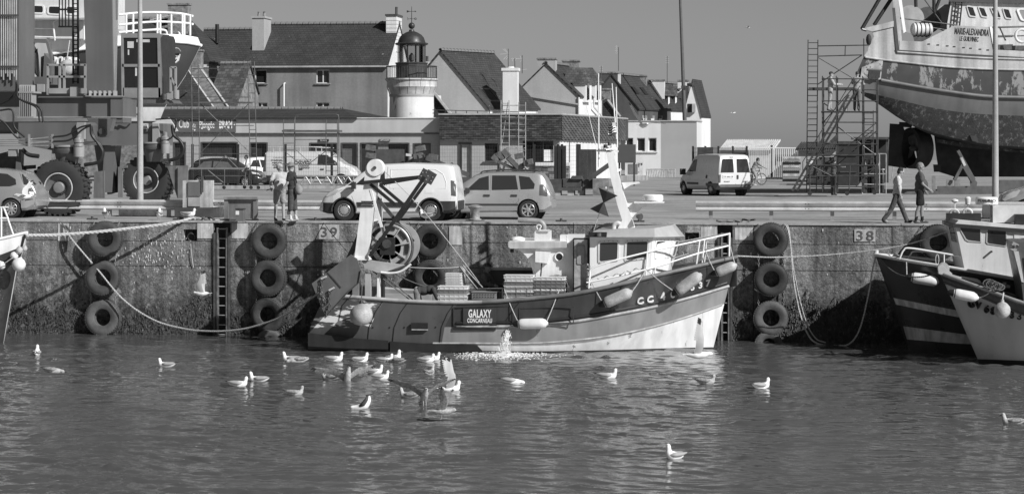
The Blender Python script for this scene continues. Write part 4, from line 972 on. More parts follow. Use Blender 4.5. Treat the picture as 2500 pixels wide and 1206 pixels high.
hull = b.build('hull',[HDARK,HGREY,HWHT,HBOT,PLATE,SCRAPE,SPON],tg,smooth=50)
def near(row,s,out=0.):      # point on the near side of the hull
    i = min(max(s,0),.9999)*(len(grid)-1); k = int(i); f = i-k; return grid[k][row]*(1-f)+grid[k+1][row]*f+V(0,-out,0)
def strake(row,s0,s1,r,m,name='rubbing_strake',both=True,dz=0.,n=40,out=0.,w2=None):
    for sd in ((1,-1) if both else (1,)):
        pts = [near(row,s0+(s1-s0)*i/n,out)+V(0,0,dz) for i in range(n+1)]
        if sd < 0: pts = [Vector((p.x,2*GY-p.y,p.z)) for p in pts]
        b = MB(); b.tube(pts,r,8); b.build(name,m,tg,smooth=60)
STRK = mat('pale_strake_paint',.4,.5,var=.2,streak=.3)
strake(2,.35,1,.045,STRK); strake(2,.35,.995,.05,HBLK,'black_strake',dz=.11); strake(3,.3,.995,.03,STRK)
strake(0,.38,1,.06,mat('varnished_rail',.16,.5,var=.3),'cap_rail'); strake(0,0,.38,.055,mat('worn_pale_rail',.36,.6,var=.35,scale=3),'cap_rail')
# bulwark frame lines on the side
for s in (.47,.565,.72):
    b = MB(); b.tube([near(0,s,.01)+V(0,0,-.08),near(1,s-.003,.012),near(2,s-.006,.01)+V(0,0,.1)],.012,5); b.build('seam',HBLK,tg)
# plate seams at the stern
for sq in (.137,.197,.31):
    b = MB(); b.tube([near(0,sq,.008)+V(0,0,-.06),near(1,sq+.002,.008),near(2,sq+.004,.008),near(3,sq+.006,.008)],.012,5); b.build('plate_seam',HBLK,tg)
for sq in (.15,.19,.225,.26,.3):
    c = near(2,sq,.0); b = MB(); b.cyl(c,c+V(0,-.012,0),.025,n=8); b.build('drain_hole',BLACK,tg)
b = MB(); secs = []
for px,t0,b0 in ((752,812,845),(850,824,850),(948,831,852)):
    yy = GY-2.02; secs.append([P(px,t0,yy-.24),P(px,b0,yy-.24),P(px,875,yy+.2),P(px,875,GY),P(px,t0,GY)])
b.loft(secs); b.build('stern_sponson',SPON,tg)
b = MB(); secs = []
for px,t0 in ((952,833),(1050,839),(1164,842)):
    yy = GY-2.08; secs.append([P(px,t0,yy-.1),P(px,858,yy-.1),P(px,875,yy+.2),P(px,875,GY),P(px,t0,GY)])
b.loft(secs); b.build('side_sponson',SPON,tg)
b = MB(); b.prism([P(1164,843,GY-2.15),P(1180,860,GY-2.15),P(1164,862,GY-2.15)],(0,.3,0)); b.build('sponson_end',SPON,tg)
b = MB(); p,q = P(1004,788,GY-2.15),P(1044,805,GY-2.15); b.bx(p.x,q.x,GY-2.162,GY-2.1,q.z,p.z); b.build('freeing_port',BLACK,tg)
b = MB(); p,q = P(1005,803,GY-2.16),P(1044,806,GY-2.16); b.bx(p.x,q.x,GY-2.17,GY-2.1,q.z,p.z); b.build('port_lip',STRK,tg)
b = MB(); p,q = P(1107,797,GY-2.14),P(1210,806,GY-2.14); b.bx(p.x,q.x,GY-2.155,GY-2.1,q.z,p.z); b.build('freeing_port',BLACK,tg)
b = MB(); b.prism([P(1172,800,GY-2.16),P(1213,790,GY-2.16),P(1213,797,GY-2.16),P(1172,806,GY-2.16)],(0,.02,0)); b.build('port_flap',SPON,tg)
# panels outlined on the bulwark
for a,c,t0,b0 in ((1108,1252,750,795),(1268,1400,752,792)):
    b = MB(); yy = GY-2.135; q = [P(a,t0,yy),P(c,t0-4,yy),P(c,b0-4,yy),P(a,b0,yy)]
    for i in range(4): b.bar(q[i],q[(i+1) % 4],.025)
    b.build('panel_moulding',HDARK,tg)
# name board and number
b = MB(); p,q = P(1131,752,GY-2.15),P(1211,792,GY-2.15); b.bx(p.x,q.x,GY-2.165,GY-2.1,q.z,p.z); nb = b.build('name_board',HDARK,tg)
text('GALAXY',P(1171,766.5,GY-2.17),.31,WHITE,nb,off=.009,sx=.5,space=1.12,ext=.008); text('CONCARNEAU',P(1171,783,GY-2.17),.175,WHITE,nb,off=.004,sx=.56,ext=.008,space=1.08)
def hull_text(tx,px,py,size):
    s = (px-757)/1022; a = near(1,s-.01,.0); c = near(1,s+.01,.0); bt,tp = near(2,s),near(0,s)
    d = (c-a).normalized(); f = (py-lerp(SHEER,px))/(lerp(ROWA,px)-lerp(SHEER,px)); p = near(0,s)*(1-f)+near(2,s)*f
    # place exactly on the hull skin along this sight line
    y = p.y-.05; p = P(px,py,y); text(tx,p,size,WHITE,tg,ax=(c-a),up=(tp-bt),off=.006,ext=.035,sx=1.1)
for tx,px,py,s in (('C',1563,735,.27),('C',1587,731,.27),('4',1617,724,.31),('0',1642,719,.29),('6',1668,709,.27),('3',1690,701,.27),('3',1709,696,.27),('7',1727,691,.29)): hull_text(tx,px,py,s)
# deck
b = MB(); secs = []
for i in range(41):
    s = i/40; o = .8 if s < .58 else (.8-(s-.58)/.08*.65 if s < .66 else .15); p = near(0,s); secs.append([V(p.x,p.y+.05,p.z-o),V(p.x,2*GY-p.y-.05,p.z-o)])
b.loft(secs,closed=False); b.build('deck',mat('grey_deck',.14,.7,var=.25,scale=2),tg)
b = MB(); secs = []     # inner side of the far bulwark
for i in range(41):
    s = i/40; p = near(0,s); secs.append([V(p.x,2*GY-p.y-.07,p.z-.85),V(p.x,2*GY-p.y-.07,p.z)])
b.loft(secs,closed=False); b.build('inner_bulwark',mat('inner_bulwark_grey',.25,.6,var=.2,streak=.2),tg)
# wheelhouse
yn = GY-1.5; yf = GY+1.5; yq = GY-.75
def ring(pys,pys2,pxs):
    (a,c,d,e) = pxs
    nearp = [P(a,pys[0],yn),P(c,pys[1],yn),P(d,pys[2],yq),P(e,pys[3],GY)]
    far = [Vector((p.x,2*GY-p.y,p.z)) for p in nearp[:3]][::-1]
    return nearp+far
bot = ring((706,672,664,660),0,(1440,1588,1630,1640)); top = ring((578,578,578,577),0,(1440,1594,1650,1660))
WPAINT = mat('wheelhouse_white',.86,.38,var=.05,scale=1,streak=.1)
b = MB(); b.loft([bot,top]); wh = b.build('wheelhouse',WPAINT,tg)
pan1 = [bot[0],bot[1],top[1],top[0]]; pan2 = [bot[1],bot[2],top[2],top[1]]; pan3 = [bot[2],bot[3],top[3],top[2]]
INFR = mat('window_frame_white',.66,.45,var=.12)
for pn,u0,u1,v0,v1 in ((pan1,.13,.475,.47,.92),(pan1,.56,.955,.44,.92),(pan2,.1,.9,.4,.92),(pan3,.1,.9,.4,.92)):
    w_ = panel_window(wh,pn,u0,v0,u1,v1,fw=.07,fm=INFR,rad=.07,gm=glassmat('wheelhouse_glass',.05,.04))
    for i in range(10):
        u = u0+(u1-u0)*(i % 5+.5)/5; v = v0+.012 if i < 5 else v1-.012; q = [Vector(p) for p in pn]; nn = (q[1]-q[0]).cross(q[3]-q[0]).normalized(); p = bil(q,u,v)
        b = MB(); b.cyl(p+nn*.01,p+nn*.03,.011,n=6); b.build('bolt',STEEL,w_)
# roof with sloping brow
b = MB(); o = .18
rl = [P(1434,579,yn-o),P(1598,579,yn-o),P(1660,578,yq-.1),P(1672,577,GY)]; rl += [Vector((p.x,2*GY-p.y,p.z)) for p in rl[:3]][::-1]
ru = [P(1450,564,yn+.15),P(1598,557,yn+.15),P(1640,550,yq+.05),P(1642,549,GY)]; ru += [Vector((p.x,2*GY-p.y,p.z)) for p in ru[:3]][::-1]
b.loft([rl,ru]); b.build('wheelhouse_roof',mat('roof_pale_grey',.42,.45,var=.06,streak=.08),wh)
b = MB(); p,q = P(1440,567,yn-.2),P(1481,579,yn-.2); b.bx(p.x,q.x,yn-.24,yn-.05,q.z,p.z); b.build('navigation_light_box',BLACK,wh)
b = MB(); b.cyl(P(1462,569,yn-.27),P(1462,577,yn-.27),.07,n=10); b.build('side_light',mat('lamp_glass_dark',.1,.2),wh)
# door and casing aft of the wheelhouse
yd2 = GY-1.25
b = MB(); p,q = P(1399,582,yd2),P(1440,712,yd2); b.bx(p.x,q.x+.05,yd2,GY+1.2,q.z,p.z); b.build('deckhouse',BLACK,tg)
b = MB(); p,q = P(1402,585,yd2-.03),P(1434,712,yd2-.03); b.bx(p.x,q.x,yd2-.06,yd2-.01,q.z,p.z); dr = b.build('door',mat('scuffed_door',.4,.6,var=.4,scale=5),tg)
panel_window(dr,[P(1402,712,yd2-.06),P(1434,712,yd2-.06),P(1434,585,yd2-.06),P(1402,585,yd2-.06)],.2,.52,.82,.9,fm=mat('door_seal',.2,.6),gm=mat('pale_door_pane',.32,.2),fw=.03,rad=.05)
yc2 = GY-1.05; CAS = mat('casing_white',.83,.4,var=.06,streak=.16)
prof = [(1244,592),(1400,592),(1400,712),(1310,712),(1302,700),(1301,662),(1294,640),(1284,624),(1270,613),(1255,607),(1245,605)]
b = MB(); b.prism([P(a,c,yc2) for a,c in prof],(0,.12,0)); b.build('casing_side',CAS,tg)
b = MB(); b.prism([P(a,c,yc2+.12) for a,c in ((1302,592),(1400,592),(1400,712),(1302,712))],(0,1.9,0)); b.build('casing',CAS,tg)
b = MB(); b.prism([P(a,c,GY+1.0) for a,c in prof],(0,.1,0)); b.build('casing_side',CAS,tg)
b = MB(); b.prism([P(a,c,yc2-.12) for a,c in ((1241,590),(1384,590),(1384,605),(1246,607),(1241,603))],(0,.11,0)); b.build('roof_coaming',mat('casing_trim_grey',.5,.5,streak=.15),tg)
b = MB(); b.prism([P(a,c,yc2-.1) for a,c in ((1243,589),(1384,589),(1384,591.5),(1243,591.5))],(0,2.3,0)); b.build('shelter_roof',CAS,tg)
b = MB(); c = P(1365,627,yc2-.03); b.cyl(c,c+V(0,.1,0),.105,n=20); b.build('porthole',BLACK,tg); b = MB(); b.torus(c,(0,1,0),.115,.02,20,6); b.build('porthole_ring',WHITE,tg,smooth=50)
b = MB(); b.prism([P(1309,613,yc2-.02),P(1345,615,yc2-.02),P(1338,642,yc2-.02),P(1309,639,yc2-.02)],(0,-.22,0)); b.build('vent_hood',CAS,tg)
b = MB(); b.bar(P(1323,640,yc2-.15),P(1320,675,yc2-.15),.04); b.build('stay',STEEL,tg)
b = MB(); b.lathe([(.36,0),(.36,.1),(.02,.12)],P(1357,703,yc2-.12),(0,-1,0),24); b.build('winch_wheel',STEEL,tg,smooth=40)
b = MB(); b.torus(P(1357,703,yc2-.25),(0,1,0),.36,.03,28,6); b.build('winch_rim',CHROME,tg,smooth=40)
b = MB(); p,q = P(1305,563,GY-.4),P(1342,592,GY-.4); b.bx(p.x,q.x,GY-.4,GY+.1,q.z,p.z); b.build('exhaust_trunk',OFFW,tg)
b = MB(); b.tube(catmull([P(1327,566,GY-.15),P(1328,553,GY-.15),P(1322,543,GY-.15),P(1308,539,GY-.15),P(1265,537,GY-.15)],5),.075,12); b.build('exhaust_pipe',mat('sooty_pipe',.3,.5,var=.3),tg,smooth=50)
b = MB(); b.tube(catmull([P(1312,560,GY-.45),P(1310,552,GY-.45),P(1316,549,GY-.45),P(1321,553,GY-.45),P(1318,562,GY-.45),P(1342,563,GY-.45)],5),.022,8); b.build('small_pipe',OFFW,tg,smooth=50)
b = MB(); p = P(1264,584,GY-.7); b.ball(p,(.22,.3,.085),16,8); b.build('life_raft',WHITE,tg,smooth=60)
b = MB(); p,q = P(1367,574,GY-.9),P(1382,592,GY-.9); b.bx(p.x,q.x,GY-.9,GY-.3,q.z,p.z); p,q = P(1383,573,GY-.88),P(1424,592,GY-.88); b2 = MB(); b2.bx(p.x,q.x,GY-.88,GY-.3,q.z,p.z); b.build('locker',WHITE,tg); b2.build('locker',WHITE,tg)
b = MB(); b.box(P(1250,611,GY-.9),(.09,.12,.12)); b.build('deck_light',BLACK,tg)
# mast
MW = mat('mast_white',.86,.35,var=.04,streak=.1); ym = GY
def slab(pts,th,m,name,par,y=ym): b = MB(); b.prism([P(a,c,y-th/2) for a,c in pts],(0,th,0)); return b.build(name,m,par)
ms = slab([(1506,562),(1549,556),(1536,515),(1518,462),(1497,372),(1480,372),(1492,440),(1507,500),(1519,538)],.3,MW,'mast',tg)
slab([(1520,497),(1600,493),(1602,496),(1570,507),(1552,522),(1543,532),(1531,500)],.12,MW,'radar_bracket',ms)
b = MB(); b.box(P(1585,494,ym),(.85,.55,.04)); b.build('radar_platform',MW,ms)
b = MB(); b.lathe([(.02,.21),(.26,.2),(.3,.17),(.305,.04),(.28,.03),(.28,0)],P(1594,492,ym),n=24); b.build('radar_dome',MW,ms,smooth=30)
slab([(1518,446),(1560,444),(1562,448),(1540,452),(1524,462)],.08,MW,'upper_bracket',ms)
slab([(1478,456),(1518,454),(1516,461),(1478,461)],.1,MW,'spreader',ms)
slab([(1506,414),(1516,411),(1517,416),(1508,421)],.08,MW,'bracket',ms)
b = MB(); b.bar(P(1458,368,ym),P(1510,370,ym),.06); b.build('cross_bar',MW,ms)
b = MB(); b.tube([P(1458,368,ym),P(1480,366,ym-.3),P(1506,362,ym),P(1480,368,ym+.3)],.025,6,closed=True); b.build('hoop',MW,ms)
for a,c,r in (((1461,180),(1462,408),.026),((1494,204),(1505,340),.026),((1504,213),(1507,360),.026),((1431,255),(1455,355),.012)):
    b = MB(); b.cyl(P(a[0],a[1],ym),P(c[0],c[1],ym),r*.6,r,6); b.build('whip_aerial',MW,ms)
for px,py,r,m in ((1478,358,.07,BLACK),(1488,352,.06,STEEL),(1494,362,.05,WHITE),(1484,366,.05,BLACK),(1472,362,.045,WHITE)):
    b = MB(); b.cyl(P(px,py+4,ym-.1),P(px,py-5,ym-.1),r,r*.8,10); b.build('mast_light',m,ms,smooth=40)
b = MB(); c = P(1555,528,ym-.2); b.cyl(c,c+V(.12,-.1,-.02),.05,.1,12); b.build('search_light',STEEL,ms,smooth=40)
b = MB(); b.tube(catmull([P(1498,560,GY-.3),P(1500,549,GY-.3),P(1508,545,GY-.3),P(1514,548,GY-.3)],4),.07,10); b.build('vent_pipe',OFFW,tg,smooth=50)
# striped flag
FB,FWm = mat('flag_black',.03,.9),mat('flag_white',.7,.9)
fl = MB(); n = 9
for i in range(n):
    for j in range(6):
        q = []
        for a,c in ((i,j),(i,j+1),(i+1,j+1),(i+1,j)):
            p = P(1506-21*c/6,301+27*a/n+(c/6)*2.5-3*math.sin(c),ym-.05); p.y += .05*math.sin(c*1.3+a*.2); q.append(p)
        fl.mt(0 if i % 2 == 0 else 1); fl.face(q)
f = fl.build('flag',[FB,FWm],ms,fix=False);
b = MB(); p = P(1499,304,ym-.14); b.box(p,(.1,.005,.11)); b.build('flag_corner',FWm,f)
# day shapes (two cones point to point)
b = MB(); c = P(1474,494,ym-.4); d = (P(1484,470,ym-.4)-c).normalized(); b.lathe([(.3,-.33),(.02,0),(.3,.33)],c,d,4); b.build('day_shape',BLACK,ms)
b = MB(); b.bar(P(1486,458,ym-.4),c+d*.3,.01); b.bar(c-d*.3,P(1450,562,ym-.6),.012); b.build('halyard',ROPE,ms)
# bow rails
def rail(pts,r=.026,name='bow_rail',far=True):
    def at(px,py):
        s = (px-797)/1002; y = GY-smooth_lerp(hbS,min(1,s))+.12; return P(px,py,y)
    pts = [at(*p) for p in pts]
    for sd in (1,-1) if far else (1,):
        b = MB(); b.tube(catmull([p if sd > 0 else Vector((p.x,2*GY-p.y,p.z)) for p in pts],4),r,8); b.build(name,WHITE,tg,smooth=50)
rail([(1437,704),(1440,672),(1446,655),(1500,636),(1600,611),(1700,589),(1781,571)]); rail([(1432,690),(1500,676),(1600,652),(1700,620),(1778,600)])
for a,t_,c,bt in ((1708,588,1700,647),(1781,570,1780,628),(1720,585,1713,655),(1580,616,1575,690),(1600,652,1598,676)): rail([(a,t_),(c,bt)],.022,'stanchion')
b = MB(); b.bar(P(1795,627,GY),P(1797,615,GY),.1); b.build('bow_post',STEEL,tg)
# side grab rail midships
yy = GY-1.98
b = MB(); b.tube([P(1225,704,yy),P(1392,703,yy)],.018,6); b.build('crate_rail',STEEL,tg)
for px in (1226,1260,1286,1319,1343,1378,1391): b = MB(); b.tube([P(px,704,yy),P(px,lerp(SHEER,px),yy)],.016,6); b.build('stanchion',STEEL,tg)
# bollards, rope coil on wheelhouse side
b = MB(); b.tube(catmull([P(1437+6*math.sin(i*1.9),705-i*2.6,yn-.25+.1*math.cos(i*1.7)) for i in range(24)],3),.02,5); b.build('rope_coil',ROPE,tg)
b = MB(); b.tube(catmull([P(1440+i*6,688-i*1.6+3*math.sin(i*1.6),yn-.33+.05*math.cos(i*2.1)) for i in range(24)],3),.014,5); b.build('rope_wrap',ROPE,tg)
# --- stern gear
yg1 = GY-1.2
GAL = mat('gallows_white',.82,.45,var=.1,streak=.15,scale=2)
def post(bx_,by_,bw_,tx_,ty_,tw_,y,m,name,d=.3,d2=.22):
    a,c = P(bx_,by_,y),P(tx_,ty_,y); k = MP(bx_,y); b = MB()
    b.loft([[p+V(sx*w_*k/2,sy*dd/2,0) for sx,sy in ((-1,-1),(1,-1),(1,1),(-1,1))] for p,w_,dd in ((a,bw_,d),(c,tw_,d2))]); return b.build(name,m,tg)
ga = post(882,632,30,913,405,36,yg1,GAL,'gallows_post'); post(884,634,42,883,627,34,yg1,GAL,'post_foot',.45,.4)
b = MB(); c = P(915,410,yg1-.16); b.lathe([(.24,0),(.25,.02),(.25,.1),(.22,.14),(.22,.2),(.25,.24),(.25,.32)],c,(0,1,0),24); b.build('sheave',GAL,ga,smooth=30); b = MB(); b.cyl(c-V(0,.05,0),c,.05,n=10); b.build('sheave_pin',STEEL,ga)
for py in (492,497,503): b = MB(); b.box(P(899,py,yg1),(.36,.32,.03)); b.build('band',BLACK,ga)
post(920,560,22,925,440,22,GY+1.2,GAL,'gallows_post',.25,.22)
for a,c,r,yA,yB,m in (((880,447),(1040,431),.05,yg1-.2,yg1-.2,BLACK),((900,455),(1050,430),.04,GY+.6,GY+.6,BLACK),((1037,432),(903,625),.05,yg1-.25,yg1-.25,BLACK),((1046,438),(960,555),.045,GY+.5,GY+.5,BLACK),
                        ((905,450),(965,500),.045,yg1-.1,yg1-.1,BLACK),((920,445),(985,500),.045,GY+.5,GY+.5,BLACK),((905,462),(932,555),.035,yg1-.1,yg1-.1,GAL),((897,541),(925,535),.035,yg1,GY+1.1,GAL),((885,560),(845,645),.07,yg1+.5,yg1+.5,STEEL),((897,455),(1010,590),.05,GY+1,GY+1,STEEL)):
    b = MB(); b.bar(P(a[0],a[1],yA),P(c[0],c[1],yB),r*2); b.build('strut',m,tg)
for px,py,y in ((1037,430,yg1-.25),(1049,433,GY+.5)):
    c = P(px,py,y); b = MB(); b.box(c,(.3,.06,.36),Matrix.Rotation(R(30),3,'Y')); hp = b.build('hinge_plate',STEEL,tg)
    for i in range(6): a = i*math.pi/3; b = MB(); b.cyl(c+V(.1*math.cos(a),-.05,.12*math.sin(a)),c+V(.1*math.cos(a),-.03,.12*math.sin(a)),.015,n=6); b.build('bolt',GALV,hp)
# net drum
yD = GY-.75; dc = P(948,603,yD); k = MP(948,yD); rd = 57*k
DRG = mat('drum_pale_grey',.4,.5,var=.2,scale=2)
nd = MB(); nd.lathe([(.05,0),(rd*.9,0),(rd*.9,.05),(.05,.05)],dc,(0,1,0),40); dd = nd.build('net_drum',DRG,tg,smooth=30)
b = MB(); b.torus(dc+V(0,.02,0),(0,1,0),rd*.94,.055,48,8); b.build('drum_rim',mat('rim_worn_steel',.42,.4,metal=.5,var=.3),dd,smooth=50)
b = MB(); b.torus(dc+V(0,.02,0),(0,1,0),rd*1.04,.05,48,8); b.build('drum_flange',STEEL,dd,smooth=50)
for i in range(8):
    a = i*math.pi/4+.2; u = V(math.cos(a),0,math.sin(a)); b = MB(); b.bar(dc+u*.15+V(0,-.02,0),dc+u*rd*.9+V(0,-.02,0),.05,.03); b.build('spoke',DRG,dd)
for i in range(16):
    a = i*math.pi/8+.3; u = V(math.cos(a),0,math.sin(a)); s_ = V(-math.sin(a),0,math.cos(a)); c = dc+u*rd*.8+V(0,-.02,0)
    if i % 2: b = MB(); b.box(c,(.09,.03,.3),Matrix((u,V(0,1,0),s_)).transposed()); b.build('drum_slot',BLACK,dd)
b = MB(); b.box(dc+V(0,-.12,0)+V(.0,0,.03),(.42,.2,.5)); b.build('motor_housing',BLACK,dd)
b = MB(); b.cyl(dc+V(0,-.28,.1),dc+V(0,-.2,.1),.13,n=16); b.build('hub',STEEL,dd)
b = MB(); b.cyl(dc,dc+V(0,1.7,0),rd*.55,n=28); b.build('net_roll',mat('rolled_net',.1,.95,var=.5,scale=9,bump=.8),dd,smooth=40)
b = MB(); b.lathe([(.05,0),(rd*.95,0),(rd*.95,.05),(.05,.05)],dc+V(0,1.7,0),(0,1,0),40); b.build('far_disc',DRG,dd,smooth=30)
# drum seat, beams and posts below
for q in (((884,634),(985,648),(930,668),(890,655)),):
    b = MB(); b.prism([P(*p,yg1-.15) for p in q],(0,.3,0)); b.build('drum_bracket',DRG,tg)
b = MB(); b.tube(catmull([P(930,665,yg1-.2),P(955,667,yg1-.2),P(980,662,yg1-.2),P(1003,645,yg1-.2)],4),.035,8); b.build('drum_guard',GAL,tg,smooth=50)
for px,t0,w_,y,m in ((900,668,14,yg1,DRG),(870,660,15,yg1,mat('mid_grey_gear',.2,.5,var=.2)),(932,665,12,GY+.4,BLACK),(925,668,5,yg1,GAL),(826,700,40,GY+1.2,BLACK)):
    post(px,742,w_,px,t0,w_,y,m,'stern_post')
b = MB(); p,q = P(936,716,GY+1.7),P(1055,745,GY+1.7); b.bx(p.x,q.x,GY+1.6,GY+1.7,q.z,p.z); b.build('inner_panel',DRG,tg)
# trawl door hung over the quarter: a board of its own
c = P(820,690,GY-2.25); td = thing('trawl_door','grey steel trawl door hung tilted over the trawler stern quarter','trawl door',P(810,770,GY-2.25))
DOORP = mat('trawl_door_grey',.13,.5,var=.12,streak=.15)
o = [(761,692),(856,622),(871,632),(881,660),(876,690),(850,712),(795,774)]
b = MB(); b.prism([P(a,e,GY-2.3) for a,e in o],(0,.07,0)); b.build('board',DOORP,td)
b = MB(); b.tube([P(881,660,GY-2.33),P(876,690,GY-2.33),P(850,712,GY-2.33),P(795,774,GY-2.33)],.02,5); b.build('edge_bead',STEEL,td)
b = MB(); b.bar(P(800,664,GY-2.31),P(833,702,GY-2.31),.03); b.build('stiffener',STEEL,td)
for a,e in (((784,681),(797,675)),((803,709),(816,702))): b = MB(); b.cyl(P(*a,GY-2.36),P(*e,GY-2.36),.03,n=8); b.build('lug',GALV,td)
for a,e in (((786,682),(783,712)),((805,710),(802,738)),((783,712),(796,742)),((806,742),(793,775))): b = MB(); chain(b,P(*a,GY-2.36),P(*e,GY-2.36),.1,.013); b.build('chain',STEEL,td,kind='stuff')
# wires and ropes on deck
for pts,r,m in (([(884,638),(960,690),(1010,733)],.02,STEEL),([(895,650),(960,700),(1005,735)],.018,STEEL),([(930,650),(1010,690),(1080,705),(1230,704)],.02,DROPE),([(985,652),(1060,655),(1125,652)],.015,GALV),([(915,395),(1020,500),(1110,610),(1170,690)],.012,ROPE),([(1130,648),(1150,672),(1178,702)],.03,STEEL),([(1122,650),(1145,680),(1165,705)],.03,STEEL)):
    b = MB(); b.tube(catmull([P(a,e,GY-.6) for a,e in pts],5),r,6); b.build('cable',m,tg,smooth=50)
b = MB(); b.cyl(P(1129,710,GY-.4),P(1129,650,GY-.4),.09,n=12); b.build('samson_post',DRG,tg,smooth=40)
b = MB(); p,q = P(1198,659,GY+.3),P(1303,712,GY+.3); b.bx(p.x,q.x,GY+.3,GY+.9,q.z,p.z); b.build('hatch_box',mat('dark_hatch',.05,.6),tg)
b = MB(); b.bx(p.x-.03,q.x,GY+.25,GY+.95,p.z,p.z+.05); b.build('hatch_lid',DRG,tg)
# floating discharge hose splash is built with the water things
# buoy hanging at the stern quarter
bu = thing('buoy','big round scuffed buoy hanging at the trawler stern','buoy',P(882,795,GY-2.45))
b = MB(); b.lathe([(.02,.33),(.06,.31),(.1,.28),(.22,.22),(.31,.1),(.335,-.03),(.3,-.17),(.2,-.28),(.02,-.33)],P(882,767,GY-2.45),n=24); b.build('ball',mat('dirty_buoy',.4,.6,var=.4,scale=2.5,fine=.2),bu,smooth=60)
b = MB(); b.lathe([(.09,.27),(.06,.33),(.03,.4)],P(882,767,GY-2.45),n=12); b.build('cap',BLACK,bu,smooth=50)
b = MB(); b.tube([P(882,735,GY-2.45),P(884,700,GY-2.4),P(890,672,GY-1.6)],.015,5); b.build('rope',DROPE,bu)
# fenders along the side
yF = GY-2.3
fender(1299,790,R(2),70,.15,yF,'white fender hung level below the fish crates',FENW,[((1265),787,1231,706,GY-2.0),(1334,786,1366,706,GY-2.0)])
fender(1507,727,R(24),72,.165,GY-2.12,'scuffed grey fender under the wheelhouse windows',FEND,[(1473,742,1437,672,GY-1.85),(1540,716,1576,660,GY-1.8)])
fender(1680,692,R(36),72,.17,GY-1.5,'scuffed grey fender over the hull number',FEND,[(1650,714,1577,657,GY-1.7)])
fender(1771,657,R(22),52,.15,GY-.75,'pale grey fender at the trawler bow',FEND,[(1748,668,1722,612,GY-.9),(1795,646,1783,600,GY-.5)])
# ------------------------------------------------------------------ other boats
def simple_boat(rows,yc,ns,mats_of,mats,t,name='hull'):
    g = hull_rows(rows,yc,ns); b = hull_mesh(g,yc,mats_of); b.build(name,mats,t,smooth=50); return g
def line_on(g,row,s0,s1,r,m,t,name,yc,dz=0.,n=30,both=True):
    def at(s): i = min(max(s,0),.9999)*(len(g)-1); k = int(i); f = i-k; return g[k][row]*(1-f)+g[k+1][row]*f
    for sd in (1,-1) if both else (1,):
        pts = [at(s0+(s1-s0)*i/n)+V(0,0,dz) for i in range(n+1)]
        if sd < 0: pts = [Vector((p.x,2*yc-p.y,p.z)) for p in pts]
        b = MB(); b.tube(pts,r,8); b.build(name,m,t,smooth=60)
def on_hull(g,row,s): i = min(max(s,0),.9999)*(len(g)-1); k = int(i); f = i-k; return g[k][row]*(1-f)+g[k+1][row]*f
def slabp(pts,y,d,m,name,t): b = MB(); b.prism([P(a,c,y) for a,c in pts],(0,d,0)); return b.build(name,m,t)
# --- striped boat at the right
SY = -2.7; ts = thing('striped_boat','dark boat with white hull stripes and white wheelhouse, bow towards the trawler','boat',(X(2420,SY),SY,0))
hb0 = [(0,.05),(.06,.62),(.15,1.2),(.3,1.75),(.5,2.0),(.8,2.0),(1,1.9)]
def hbs(f): return [(a,max(.03,v*f)) for a,v in hb0]
SD = mat('striped_boat_dark',.045,.35,var=.12,scale=1,streak=.15); SW = mat('striped_boat_white',.62,.45,var=.08,streak=.4); SB = mat('striped_boat_bottom',.04,.6)
rows = [(2137,2800,[(2137,622),(2200,634),(2300,650),(2400,667),(2560,694),(2800,720)],hb0),
        (2160,2800,[(2137,680),(2300,705),(2500,735),(2800,760)],hbs(.93)),
        (2181,2800,[(2180,727),(2345,759),(2500,783),(2800,800)],hbs(.86)),(2187,2800,[(2187,743),(2345,775),(2500,798),(2800,812)],hbs(.83)),
        (2205,2800,[(2203,796),(2375,818),(2500,830),(2800,838)],hbs(.74)),(2214,2800,[(2213,828),(2375,840),(2800,848)],hbs(.68)),(2219,2800,lambda s: .0,hbs(.62)),(2300,2750,lambda s: -1.,hbs(.3))]
gS = simple_boat(rows,SY,40,lambda r,s: [0,0,1,0,1,0,2,2][min(r,7)],[SD,SW,SB],ts)
line_on(gS,0,0,1,.05,OFFW,ts,'cap_rail',SY); line_on(gS,2,.0,1,.014,BLACK,ts,'pin_line',SY,dz=.05)
b = MB(); secs = [[on_hull(gS,0,i/20)+V(0,.04,-.1),Vector((on_hull(gS,0,i/20).x,2*SY-on_hull(gS,0,i/20).y-.04,on_hull(gS,0,i/20).z-.1))] for i in range(21)]; b.loft(secs,closed=False); b.build('deck',mat('pale_deck',.4,.6,var=.2),ts)
yn2 = SY-1.15; yq2 = SY-.5
bot = [P(2338,668,yq2),P(2358,672,yn2),P(2700,720,yn2),P(2700,720,SY+1.15),V(0,0,0),V(0,0,0)]
top = [P(2312,541,yq2),P(2332,546,yn2),P(2700,575,yn2),P(2700,575,SY+1.15),V(0,0,0),V(0,0,0)]
for r_ in (bot,top): r_[4] = Vector((r_[1].x,2*SY-r_[1].y,r_[1].z)); r_[5] = Vector((r_[0].x,2*SY-r_[0].y,r_[0].z))
CW = mat('wheelhouse_cream_white',.68,.4,var=.05,streak=.12)
b = MB(); b.loft([bot,top]); ws = b.build('wheelhouse',CW,ts)
pn = [bot[1],bot[2],top[2],top[1]]
def uvp(px,py):     # photograph pixel to panel coordinates
    a = P(px,py,yn2); W0 = pn[1]-pn[0];
    v = .5
    for _ in range(12):
        lo = pn[0]*(1-v)+pn[3]*v; hi = pn[1]*(1-v)+pn[2]*v; u = (a.x-lo.x)/(hi.x-lo.x); zb = pn[0].z*(1-u)+pn[1].z*u; zt_ = pn[3].z*(1-u)+pn[2].z*u; v = (a.z-zb)/(zt_-zb)
    return u,v
DG = glassmat('cabin_glass',.03,.04); ALU = mat('alloy_frame',.6,.35,metal=.3)
